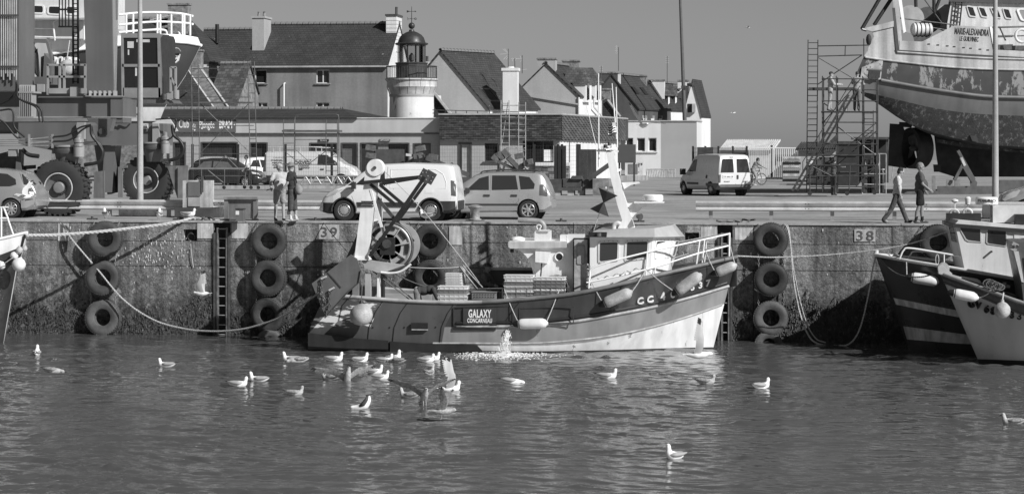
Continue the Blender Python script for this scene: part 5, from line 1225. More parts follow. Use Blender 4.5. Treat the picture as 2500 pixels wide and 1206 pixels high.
for poly in (((2343,550),(2396,554),(2396,592),(2364,590),(2357,586),(2341,556)),((2409,557),(2458,562),(2459,600),(2454,602),(2411,596),(2407,592))):
    panel_window(ws,pn,0,0,1,1,fw=.04,fm=ALU,gm=DG,poly=[uvp(*p) for p in poly][::-1])
pf = [bot[0],bot[1],top[1],top[0]]; panel_window(ws,pf,.12,.62,.88,.94,fw=.03,fm=ALU,gm=DG,rad=.03)
b = MB(); q = [top[0]+V(-.08,-.0,0),top[1]+V(-.06,-.08,0),top[2]+V(0,-.08,0),top[3],top[4]+V(-.06,.08,0),top[5]+V(-.08,0,0)]
b.loft([[p+V(0,0,-.1) for p in q],q]); b.build('roof_band',SD,ws)
b = MB(); b.loft([[p+V(.06,0,.002) for p in q],[p+V(.15,0,.1) for p in q]]); b.build('roof',OFFW,ws)
b = MB(); b.prism([uv for uv in [P(2476,566,yn2-.02),P(2560,575,yn2-.02),P(2560,690,yn2-.02),P(2476,678,yn2-.02)]],(0,.03,0)); d = b.build('cabin_door',CW,ws)
panel_window(d,[P(2476,678,yn2-.02),P(2560,690,yn2-.02),P(2560,575,yn2-.02),P(2476,566,yn2-.02)],.12,.55,.8,.9,fw=.03,fm=ALU,gm=DG)
b = MB(); c = P(2420,614,yn2); b.cyl(c,c+V(0,-.14,0),.03,n=8); b.build('side_knob',STEEL,ws)
# roof gear
zt_ = lambda px: Z(px,lerp([(2310,536),(2500,556)],px),SY)
b = MB(); b.lathe([(.19,0),(.21,.12),(.19,.38),(.22,.4)],P(2415,532,SY),n=4); b.build('radar_pedestal',OFFW,ws)
b = MB(); b.lathe([(.29,0),(.32,.02),(.325,.05),(.32,.18),(.28,.22),(.02,.235)],P(2409,500,SY),n=28); rd_ = b.build('radar_dome',WHITE,ws,smooth=30);
text('FURUNO',P(2409,490.5,SY-.33)+V(0,0,0),.1,BLACK,rd_,off=.003,sx=1.25,ext=.012)
b = MB(); p = P(2352,530,SY-.4); b.box(p,(.95,.5,.22)); b.build('light_box',BLACK,ws)
for px,py,r in ((2330,522,.1),(2362,520,.12)):
    b = MB(); b.torus(P(px,py,SY-.5),(0,1,.3),.12,.035,18,6); b.build('horn',OFFW,ws,smooth=50)
b = MB(); b.lathe([(.015,0),(.015,.25),(.05,.27),(.1,.31),(.1,.35),(.02,.38)],P(2331,518,SY),n=14); b.build('antenna_mushroom',WHITE,ws,smooth=40)
b = MB(); b.lathe([(.02,0),(.02,.2),(.07,.22),(.09,.4),(.05,.44)],P(2363,518,SY),n=12); b.build('beacon',OFFW,ws,smooth=40)
b = MB(); p = P(2462,522,SY); b.box(p,(.95,1.,.48)); b.build('roof_crate',mat('pale_plastic_crate',.62,.5,var=.15),ws)
b = MB(); b.box(P(2495,536,SY-.6),(.4,.4,.3)); b.build('roof_box',BLACK,ws)
# bow rail
for pts,r in (([(2196,632),(2206,611),(2222,606),(2300,618),(2500,652),(2600,668)],.026),([(2212,640),(2223,622),(2240,614),(2336,622)],.022)):
    yy = SY-1.0 if r > .024 else SY+.8
    b = MB(); b.tube(catmull([P(a,c,yy) for a,c in pts],5),r,8); b.build('bow_rail',WHITE,ts,smooth=50)
for px,a,c in ((2305,620,650),(2402,636,668)): b = MB(); b.tube([P(px,a,SY-1.0),P(px,c,SY-1.0)],.02,6); b.build('stanchion',WHITE,ts)
b = MB(); b.cyl(P(2140,622,SY),P(2140,611,SY),.06,n=10); b.build('bow_fitting',OFFW,ts)
b = MB(); b.tube([P(2403+5*math.sin(i*.5),662+20*math.cos(i*.5),SY-1.1+.04*math.sin(i*.23)) for i in range(50)],.014,5); b.build('rope_hank',ROPE,ts)
b = MB(); b.tube([P(2288+4*math.sin(i*.5),634+13*math.cos(i*.5),SY-1.05+.03*math.sin(i*.23)) for i in range(50)],.012,5); b.build('rope_hank',ROPE,ts)
fender(2257,682,R(-9),66,.155,SY-1.35,'white fender with dark end on the striped boat bow',FENW,[(2214,672,2213,640,SY-1.1)])
fender(2365,690,R(-9),56,.15,SY-1.95,'white fender between the two right-hand boats',FENW)
# --- grey-white boat in front
VY = -6.1; tv = thing('pale_hull_boat','pale grey hulled boat with dark gunwale moored outside the striped boat','boat',(X(2480,VY),VY,0))
hv = [(0,.04),(.1,.55),(.25,1.1),(.45,1.6),(.7,1.85),(1,1.8)]
def hvs(f): return [(a,max(.03,v*f)) for a,v in hv]
VG = mat('gunwale_dark_grey',.1,.45,var=.2,streak=.2); VW = mat('pale_hull_paint',.5,.35,var=.06,scale=1,streak=.1)
rows = [(2292,2800,[(2290,664),(2330,679),(2400,704),(2500,740),(2600,765),(2800,790)],hv),(2306,2800,[(2306,690),(2400,727),(2500,768),(2600,792),(2800,815)],hvs(.93)),(2345,2800,[(2340,780),(2500,815),(2800,835)],hvs(.78)),(2387,2800,[(2385,876),(2500,880),(2600,884),(2800,890)],hvs(.6)),(2390,2800,lambda s: -.02,hvs(.58)),(2450,2780,lambda s: -1,hvs(.3))]
gV = simple_boat(rows,VY,36,lambda r,s: [0,1,1,2,2,2][min(r,5)],[VG,VW,HBLK],tv)
line_on(gV,0,0,1,.05,mat('worn_gunwale_rail',.3,.5,var=.3),tv,'cap_rail',VY); line_on(gV,1,0,1,.03,VG,tv,'rubbing_strake',VY)
b = MB(); secs = [[on_hull(gV,0,i/20)+V(0,.04,-.12),Vector((on_hull(gV,0,i/20).x,2*VY-on_hull(gV,0,i/20).y-.04,on_hull(gV,0,i/20).z-.12))] for i in range(21)]; b.loft(secs,closed=False); b.build('deck',mat('grey_deck',.14),tv)
def vtext(tx,px,py,size):
    s = (px-2320)/480; a,c = on_hull(gV,2,s-.02)*.5+on_hull(gV,1,s-.02)*.5,on_hull(gV,2,s+.02)*.5+on_hull(gV,1,s+.02)*.5; y = (a.y+c.y)/2-.06
    text(tx,P(px,py,y),size,BLACK,tv,ax=(c-a),up=on_hull(gV,1,s)-on_hull(gV,2,s),off=.004,ext=.05,sx=1.0)
for tx,px,py,s in (('G',2371,742,.28),('V',2389,746,.28),('6',2409,755,.3),('8',2425,759,.3),('1',2458,766,.3),('3',2472,768,.31),('3',2490,771,.31)): vtext(tx,px,py,s)
c = P(2303,655,VY); b = MB(); b.cyl(c+V(0,-.12,0),c+V(0,.12,0),.16,n=20); b.build('bow_roller',mat('roller_grey',.4,.4,var=.2),tv,smooth=40)
b = MB(); b.prism([P(2292,668,VY-.2),P(2290,652,VY-.2),P(2300,644,VY-.2),P(2325,668,VY-.2),P(2322,676,VY-.2)],(0,.06,0)); b.build('roller_cheek',GALV,tv)
slabp([(2474,592),(2492,591),(2700,600),(2700,750),(2500,745),(2495,700)],VY-1.2,2.4,VG,'wheelhouse',tv)
b = MB(); b.prism([P(2475,612,VY-1.23),P(2487,614,VY-1.23),P(2500,690,VY-1.23),P(2494,688,VY-1.23)],(0,.03,0)); b.build('window',GALV,tv)
slabp([(2497,630),(2560,630),(2560,690),(2506,690)],VY-1.22,.03,GLASS,'side_window',tv)
b = MB(); b.prism([P(2466,608,VY-1.4),P(2474,590,VY-1.4),P(2488,597,VY-1.4),P(2480,615,VY-1.4)],(0,.03,0)); sp_ = b.build('registration_plate',PALE,tv); text('ESS D',P(2477,602.5,VY-1.41),.12,BLACK,sp_,sx=.7,ext=.006)
b = MB(); b.tube([P(2412+i*.28+(15-i*.03)*math.sin(i*.5),692+i*.09+(11-i*.03)*math.cos(i*.5),VY-1.15+.1*math.sin(i*.31)) for i in range(110)],.016,5); b.build('rope_coil',DROPE,tv)
b = MB(); b.cyl(P(2452,700,VY-.8),P(2452,690,VY-.8),.06,n=10); b.bar(P(2440,697,VY-.8),P(2466,700,VY-.8),.07); b.build('mooring_cleat',STEEL,tv)
fender(2356,721,R(-11),58,.14,VY-1.05,'white fender with dark end under the dark gunwale',FENW,[(2386,728,2425,708,VY-1.0)])
bl = thing('buoy','round pale buoy hanging over the pale hull lettering','buoy',P(2447,776,VY-1.75))
b = MB(); b.lathe([(.02,-.22),(.12,-.19),(.2,-.09),(.215,0),(.2,.09),(.12,.18),(.05,.22),(.045,.28)],P(2447,757,VY-1.75),n=20); b.build('ball',FEND,bl,smooth=60)
b = MB(); b.tube([P(2447,735,VY-1.75),P(2450,715,VY-1.4)],.02,6); b.build('rope',ROPE,bl)
# --- boat bow at the left edge
LY = -3.6; tl = thing('dark_bow_boat','dark boat bow with white bulwark and fender floats at its stem','boat',(X(-150,LY),LY,0))
hl = [(0,1.8),(.5,1.7),(.75,1.2),(.9,.6),(.97,.25),(1,.05)]
def hls(f): return [(a,max(.03,v*f)) for a,v in hl]
rows = [(-500,63,[(-500,640),(-200,620),(0,583),(63,568)],hl),(-500,60,[(-500,690),(-200,665),(0,622),(40,607),(60,602)],hls(.95)),(-500,40,[(-500,760),(0,690),(40,652)],hls(.85)),(-500,8,lambda s: .0,hls(.6)),(-480,-40,lambda s: -1,hls(.3))]
gL = simple_boat(rows,LY,30,lambda r,s: [1,0,0,0,0][min(r,4)],[mat('left_boat_dark',.03,.4),OFFW],tl)
line_on(gL,0,0,1,.045,OFFW,tl,'cap_rail',LY)
slabp([(32,574),(62,570),(50,598),(38,604)],LY-.12,.24,OFFW,'stem_post',tl)
b = MB(); b.bar(P(53,602,LY-.16),P(61,573,LY-.16),.05); b.build('stem_edge',BLACK,tl)
for pts in (((-20,533),(20,533)),((-20,508),(20,506)),((3,580),(3,505)),((18,532),(33,575)),((8,505),(20,535))):
    b = MB(); b.tube([P(a,c,LY-.4) for a,c in pts],.03,8); b.build('bow_rail',WHITE,tl,smooth=50)
for i,(px,py,r,m,lab) in enumerate(((46,646,17,FENW,'large white ball fender at the dark bow'),(47,611,9,FEND,'small grey float just under the stem post'),(60,607,7,FEND,'small pale float at the tip of the stem'),(35,624,10,FENW,'small white float on a rope below the bulwark'),(4,648,10,FENW,'white float at the end of its rope'),(41,639,7,FEND,'little dark float above the large ball fender'))):
    k = MP(px,LY-.6); b = MB(); c = P(px,py,LY-.55-(.15 if i == 0 else .1*(i % 2))); b.lathe([(.02,-r*k),(r*k*.6,-r*k*.8),(r*k*.95,-r*k*.35),(r*k,0),(r*k*.95,r*k*.35),(r*k*.6,r*k*.8),(.03,r*k*1.02),(.03,r*k*1.15)],c,(random.uniform(-.5,.5),0,1),18); b.build('float',m,None,smooth=60,label=lab,cat='float',group='floats at the dark bow')
b = MB(); b.tube([P(8,645,LY-.75),P(30,630,LY-.75),P(45,615,LY-.7)],.012,5); b.build('float_rope',ROPE,tl)
# --- big trawler hauled out on the hard
MY = 38.; AL = R(17); tm = thing('hauled_out_trawler','large rusty trawler on the hard with peeling paint and open propeller nozzle','boat',(X(2380,MY+3),MY+3,Q))
def ymar(px): return MY+(px-2110)/390*7.6*math.tan(AL)
def mar(px,py,inn=0.): return P(px,py,ymar(px)+inn)
MWH = mat('trawler_grey_white',.42,.55,var=.16,scale=.8,streak=.42,fine=.08)
PEEL = mat('peeling_dark_blue',.045,.5,var=.2,scale=1,patch=(.24,.44,1.1,(1.5,1.5,.6),.74))
MGR = mat('trawler_mid_grey',.13,.55,var=.14,scale=.9,streak=.2,patch=(.45,.31,1.4,(1,1,.7),.72))
FOUL = mat('barnacled_antifouling',.035,.85,var=.4,scale=2,bump=.5,fine=.3,patch=(.13,.43,4.5,(1,1,.7),.78))
BOT = mat('trawler_bottom_dark',.026,.8,var=.4,scale=1.5,bump=.3)
T = [[(2118,122),(2200,128),(2430,143),(2900,150)],[(2110,140),(2160,147),(2330,165),(2500,171),(2900,168)],[(2092,182),(2150,195),(2300,221),(2430,236),(2900,240)],[(2100,224),(2140,232),(2300,268),(2430,281),(2900,292)],[(2110,236),(2140,252),(2210,298),(2300,330),(2440,356),(2900,368)],[(2150,246),(2215,300),(2290,335),(2440,365),(2900,378)]]
st = [2120,2108,2090,2098,2112,2140]; inn = [.0,.0,.05,.25,.9,2.2]
b = MB(); ns = 40; G_ = []
for i in range(ns+1):
    s = i/ns; sec = []
    for r in range(6):
        px = st[r]+(2860-st[r])*s; tap = max(0,(s-.62)/.38)**2*2.6; sec.append(mar(px,smooth_lerp(T[r],px),inn[r]+tap))
    Wd = 7.0; far = []
    for r in range(6):
        px = st[r]+(2860-st[r])*s; tap = max(0,(s-.62)/.38)**2*2.6; far.append(sec[r]+V(.6,Wd-2*inn[r]-2*tap,0))
    G_.append(sec+far[::-1])
n = 12; b.v = [tuple(p) for s in G_ for p in s]
for i in range(ns):
    for j in range(n): b.f.append([i*n+j,i*n+(j+1) % n,(i+1)*n+(j+1) % n,(i+1)*n+j]); b.m.append([0,1,2,3,4,4,4,3,2,1,0,0][j])
b.f += [list(range(n)),list(range(ns*n,ns*n+n))]; b.m += [2,2]
b.build('hull',[MWH,PEEL,MGR,FOUL,BOT],tm,smooth=45)
def mline(r,p0,p1,rad,m,name,dpy=0,n=24): b = MB(); b.tube([mar(p0+(p1-p0)*i/n,smooth_lerp(T[r],p0+(p1-p0)*i/n)+dpy,inn[r]-.03) for i in range(n+1)],rad,8); b.build(name,m,tm,smooth=60)
mline(2,2150,2640,.09,MGR,'rubbing_strake',1); mline(1,2112,2640,.05,MWH,'upper_strake'); mline(0,2190,2640,.05,MWH,'sheer_strake')
def mpl(pts,d,m,name,inn_=0.,par=None): b = MB(); b.prism([mar(a,c,inn_) for a,c in pts],V(.05,1,0)*d); return b.build(name,m,par or tm)
LST = mat('dark_trim_paint',.05,.5,var=.15)
mpl([(2186,122),(2560,144),(2560,150),(2190,131)],.1,LST,'trim_stripe',-.06); mpl([(2178,20),(2185,20),(2196,128),(2188,130)],.1,LST,'trim_post',-.05)
mpl([(2128,76),(2182,62),(2190,128),(2118,128),(2122,110),(2134,90)],.5,MWH,'stern_quarter')
mpl([(2105,71),(2182,52),(2182,66),(2130,78)],.5,MWH,'stern_shelf',-.08)
mpl([(2176,-40),(2190,-40),(2202,100),(2190,120)],.5,MWH,'stern_gantry_leg',.02); mpl([(2192,-10),(2200,-10),(2212,78),(2206,82)],.3,WHITE,'gantry_ladder_rail',.1)
mpl([(2196,100),(2250,103),(2330,63),(2416,67),(2427,122),(2560,128),(2560,145),(2196,124)],.15,MWH,'bulwark',.0)
mpl([(2416,66),(2422,66),(2432,122),(2426,122)],.3,WHITE,'bulwark_end',-.04)
for px in (2268,2290,2313,2330,2353,2370,2393,2412): mpl([(px-3,107+(px-2268)*.1),(px+3,107+(px-2268)*.1),(px+3,109.5+(px-2268)*.1),(px-3,109.5+(px-2268)*.1)],.05,BLACK,'scupper',-.03)
axm = V(math.cos(AL),math.sin(AL),0)
text('MARIE-ALEXANDRA',mar(2372,79.5,-.012),.43,BLACK,tm,ax=axm+V(0,0,-.05),off=.006,sx=.44,ext=.006,shear=.1); text('LE GUILVINEC',mar(2366,96.5,-.012),.3,BLACK,tm,ax=axm+V(0,0,-.05),off=.004,sx=.5,ext=.006,shear=.1)
# transom parts
mpl([(2104,165),(2148,148),(2156,148),(2150,195),(2100,195)],.1,mat('transom_scuffed',.34,.6,var=.5,scale=2,patch=(.1,.4,3)),'quarter_plate',-.05)
mpl([(2122,172),(2150,172),(2148,190),(2136,196),(2120,192)],.1,BLACK,'stern_opening',-.09); mpl([(2118,168),(2152,170),(2152,173),(2118,171)],.14,MGR,'opening_lip',-.1)
b = MB(); c = mar(2121,98,-.1); b.ball(c,(.13,.13,.27),12,8); b.build('hanging_tyre',RUBBER,tm,smooth=60)
# wheelhouse and deck gear
TW = mat('trawler_wheelhouse',.6,.5,var=.08,streak=.2)
mpl([(2312,62),(2322,4),(2640,12),(2640,140),(2312,120)],4.5,TW,'wheelhouse',1.0)
mpl([(2318,-6),(2640,2),(2640,14),(2318,5)],5,LST,'roof_edge',.8)
for q in (((2358,14),(2377,16),(2385,44),(2366,42)),((2386,16),(2404,18),(2413,45),(2395,43)),((2416,18),(2437,20),(2446,47),(2428,45)),((2446,20),(2464,21),(2472,49),(2454,47))):
    pnl = [mar(q[3][0],q[3][1],.98),mar(q[2][0],q[2][1],.98),mar(q[1][0],q[1][1],.98),mar(q[0][0],q[0][1],.98)]; panel_window(tm,pnl,.0,.0,1,1,fw=.07,fm=TW,rad=.08,out=.03,gm=GLASS)
for q in (((2480,22),(2560,26),(2560,56),(2492,52)),): pnl = [mar(*q[3],.96),mar(*q[2],.96),mar(*q[1],.96),mar(*q[0],.96)]; panel_window(tm,pnl,0,0,1,1,fw=.12,fm=WHITE,gm=mat('pale_view_pane',.25,.1),out=.03)
for px in (2330,2345): b = MB(); b.tube([mar(px+4,4,.85),mar(px-3,70,.85)],.04,6); b.build('ladder_rail',BLACK,tm)
for i in range(5): b = MB(); b.tube([mar(2333-i*1.2,10+i*11,.85),mar(2348-i*1.2,11+i*11,.85)],.03,6); b.build('ladder_rung',BLACK,tm)
for px,py,r,iw,m in ((2222,48,34,2.5,DRG),(2265,50,33,3.2,mat('drum_dark',.09,.5)),(2312,45,34,4.0,DRG)):
    k = MP(px,MY+3); c = mar(px,py,iw); axn = V(math.sin(AL)*.4-.9*0,-1,0); b = MB(); b.lathe([(.05,0),(r*k,0),(r*k,.08),(.05,.1)],c,axn,32); b.build('net_drum',m,tm,smooth=30)
c = mar(2250,73,.6); b = MB(); b.lathe([(.05,-.5),(.22,-.48),(.3,-.42),(.31,.42),(.22,.48),(.05,.5)],c,axm,20); lr = b.build('life_raft',OFFW,tm,smooth=40)
for d in (-.3,-.1,.1,.3): b = MB(); b.torus(c+axm*d,axm,.315,.02,20,5); b.build('strap',BLACK,lr,smooth=50)
mpl([(2228,85),(2272,85),(2268,100),(2232,100)],.4,STEEL,'raft_cradle',.5)
for a,c,r in (((2104,72),(2152,-10),.09),((2134,62),(2180,-8),.09),((2235,-20),(2236,18),.08),((2280,-20),(2280,30),.08),((2305,-30),(2281,32),.08),((2250,-10),(2300,58),.03),((2195,45),(2335,62),.03),((2240,62),(2320,76),.03),((2415,68),(2500,66),.04),((2440,66),(2455,100),.04),((2430,90),(2500,88),.03)):
    b = MB(); b.tube([mar(*a,.5),mar(*c,.5)],r,8); b.build('boom' if r > .05 else 'stay_wire',BLACK if r > .05 else STEEL,tm,smooth=50)
b = MB(); b.tube([mar(2104,72,-.1),mar(2115,75,-.1)],.06,8); b.build('shelf_bar',STEEL,tm)
b = MB(); b.torus(mar(2494,88,-.1),axm.cross(V(0,0,1)),.3,.07,20,8); b.build('lifebuoy',OFFW,tm,smooth=50)
mpl([(2434,112),(2560,112),(2560,124),(2434,122)],.6,STEEL,'deck_gear',.5)
# skeg, rudder, nozzle, propeller
yk = 3.3
mpl([(2280,325),(2560,360),(2900,372),(2900,432),(2330,432),(2292,420),(2286,380)],.7,BOT,'skeg',yk)
mpl([(2172,302),(2204,304),(2208,318),(2200,360),(2206,400),(2214,412),(2168,405)],.25,BOT,'rudder',yk+.1)
mpl([(2195,298),(2230,300),(2225,312),(2195,310)],.4,BOT,'rudder_stock',yk)
nc = mar(2236,362,yk+.2); na = V(-.86,-.5,0).normalized()
b = MB(); b.lathe([(.78,-.42),(.94,-.4),(1.0,-.1),(.98,.35),(.86,.42),(.8,.3),(.74,0),(.78,-.42)],nc,na,40); b.build('propeller_nozzle',BOT,tm,smooth=40)
b = MB(); b.lathe([(.02,.36),(.1,.3),(.15,.15),(.15,-.4)],nc,na,16); pr_ = b.build('propeller_hub',RUSTY,tm,smooth=40)
s_,u_ = frame(na)
for i in range(4):
    a = i*math.pi/2+.5; d = math.cos(a)*s_+math.sin(a)*u_; e = -math.sin(a)*s_+math.cos(a)*u_
    b = MB(); q = [nc+d*.12+e*.09+na*.05,nc+d*.4+e*.26+na*.1,nc+d*.7+e*.2+na*.08,nc+d*.72-e*.18-na*.08,nc+d*.4-e*.24-na*.1,nc+d*.12-e*.09-na*.05]; b.prism(q,na*.03); b.build('blade',RUSTY,pr_)
mpl([(2285,340),(2360,350),(2520,372),(2520,376),(2350,360),(2288,348)],.2,FOUL,'bilge_keel',1.8)
mpl([(2368,330),(2384,333),(2390,348),(2374,345)],.1,BLACK,'sea_inlet',.7)
mpl([(2278,402),(2298,402),(2298,420),(2280,420)],.1,BLACK,'skeg_opening',yk-.03)
# cradle under the trawler
tc = thing('boat_cradle','dark steel cradle with timber blocks under the hauled-out trawler','cradle',mar(2400,470,2))
CR = mat('cradle_grey',.07,.6,var=.3)
for pts,d,m,nme in ((((2288,455),(2440,455),(2440,478),(2288,478)),.6,CR,'beam'),(((2330,440),(2345,440),(2345,456),(2330,456)),.6,WOOD,'block'),(((2310,440),(2326,440),(2326,456),(2310,456)),.6,WOOD,'block'),(((2440,440),(2520,440),(2520,470),(2440,470)),.6,CR,'beam'),(((2368,445),(2376,436),(2386,445),(2382,476),(2372,476)),.3,CR,'gusset'),(((2275,430),(2284,430),(2284,476),(2275,476)),.6,WOOD,'prop')):
    mpl(pts,d,m,nme,1.2,tc)
for a,c in (((2330,440),(2348,405)),((2348,400),(2375,445)),((2338,368),(2378,440))): b = MB(); b.bar(mar(*a,1.0),mar(*c,1.0),.14); b.build('prop',CR,tc)
b = MB(); b.bar(mar(2346,385,.95),mar(2355,405,.95),.12); b.build('pad',PALE,tc)
mpl([(2200,476),(2290,476),(2290,466),(2215,468)],.3,CR,'ground_rail',1.,tc)
# --- ship on the hoist at the left, bow to the right
KY = 21.; tk = thing('hoisted_ship','ship with white bulwark and crest on its dark bow hanging in the boat hoist','boat',(X(300,KY),KY,Q+.5))
hk = [(0,3.6),(.6,3.4),(.8,2.4),(.92,1.1),(1,.05)]
def hks(f): return [(a,max(.04,v*f)) for a,v in hk]
KD = mat('ship_dark_hull',.05,.35,var=.12,scale=.8); KG = mat('ship_grey_hull',.3,.4,var=.08)
rows = [(-500,482,[(-500,105),(0,100),(200,92),(390,84),(440,85),(482,92)],hk),(-500,490,[(-500,160),(0,150),(100,136),(210,119),(390,103),(450,104),(490,111)],hks(.99)),(-500,452,[(-500,190),(452,186)],hks(.8)),(-500,402,[(-500,262),(0,262),(402,262)],hks(.55)),(-500,388,[(-500,300),(388,296)],hks(.4)),(-480,340,[(-500,330),(340,325)],hks(.2))]
gK = simple_boat(rows,KY+3,36,lambda r,s: [0,1,1,2,1,1][min(r,5)],[WHITE,KD,OFFW],tk)
line_on(gK,1,0,1,.06,WHITE,tk,'rubbing_strake',KY+3)
b = MB(); b.prism([P(a,c,KY-.7) for a,c in ((69,95),(69,-30),(216,-30),(216,60),(205,95))],(0,5,0)); sup = b.build('superstructure',mat('ship_white',.72,.4,var=.04,streak=.1),tk)
for q in (((79,12),(109,13),(109,35),(78,34)),((116,14),(152,15),(150,38),(115,36)),((160,14),(186,15),(186,38),(160,37)),((55,12),(72,12),(72,34),(55,33))):
    panel_window(sup,[P(*q[3],KY-.7),P(*q[2],KY-.7),P(*q[1],KY-.7),P(*q[0],KY-.7)],0,0,1,1,fw=.07,fm=WHITE,rad=.1,out=.03)
b = MB(); b.prism([P(a,c,KY-1.2) for a,c in ((69,44),(216,44),(216,49),(69,48))],(0,.6,0)); b.build('bridge_ledge',LREND,sup)
# crest
cy = on_hull(gK,2,.95).y
hp = KY+3-1.72; HS = V(.12,0,.1)
def crest(px,py): y_ = lerp([(418,KY+3-1.75),(440,KY+3-1.25)],px)-(py-160)*(-.012); return P(px,py,y_-.12)
b = MB(); o = [crest(420,131),crest(439,133),crest(435,149),crest(428,155),crest(422,153),crest(415,148)]; b.prism(o,(0,.12,0)); cs = b.build('crest',WHITE,tk)
b = MB(); b.tube([crest(427,136)+V(0,-.05,0),crest(426,149)+V(0,-.05,0)],.03,6); b.build('anchor_shank',BLACK,cs)
b = MB(); b.tube(catmull([crest(420,144)+V(0,-.05,0),crest(423,149)+V(0,-.05,0),crest(426,150)+V(0,-.05,0),crest(429,149.5)+V(0,-.05,0),crest(432,145)+V(0,-.05,0)],4),.025,6); b.build('anchor_arms',BLACK,cs)
b = MB(); b.bar(crest(422,139)+V(0,-.05,0),crest(431,140)+V(0,-.05,0),.04); b.build('anchor_stock',BLACK,cs)
for i in range(5): b = MB(); b.box(crest(422+i*3.6,133.5)+V(0,-.05,0),(.07,.02,.1)); b.build('crest_mark',BLACK,cs)
b = MB(); b.tube(catmull([crest(420,127),crest(424,121),crest(430,118),crest(436,120),crest(441,126)],4),.02,6); b.build('crest_arch',LREND,cs)
for tx,px in (('2',132),('0',148),('8',164),('9',180)): text(tx,P(px,152,on_hull(gK,1,(px+500)/990).y+.12),.55,WHITE,tk,ext=.25,off=.004,shear=.2)
# bow rails of the ship
def kp(px,py): s = (px+500)/985; return P(px,py,KY+3-smooth_lerp(hk,min(1,s))+.1)
for pts in ([(290,37),(340,32),(390,31),(440,34),(462,38)],[(290,62),(345,56),(400,54),(463,58)],[(290,80),(350,75),(400,74),(408,86)]):
    for sd in (1,-1):
        q = catmull([kp(*p) for p in pts],4); b = MB(); b.tube([p if sd > 0 else Vector((p.x,2*(KY+3)-p.y,p.z)) for p in q],.05,8); b.build('bow_rail',WHITE,tk,smooth=50)
for px in (308,325,384,391,418,445,450,464): b = MB(); b.tube([kp(px,36),kp(px,88)],.05,6); b.build('stanchion',WHITE,tk)
for pts in ([(69,70),(130,70),(134,100)],[(69,90),(130,92)],[(138,50),(130,55),(134,95)],[(190,45),(205,45),(205,98)],[(69,50),(205,46)]): b = MB(); b.tube([P(a,c,KY-.9) for a,c in pts],.035,6); b.build('side_rail',WHITE,tk)
sb = thing('buoy','round speckled buoy hanging against the hoisted ship','buoy',P(162,184,KY-2.2))
b = MB(); b.ball(P(163,166,KY-2.2),.32,18,12); b.build('ball',FEND,sb,smooth=60); b = MB(); b.tube([P(163,147,KY-2.2),P(170,100,KY-1)],.02,5); b.build('rope',ROPE,sb)
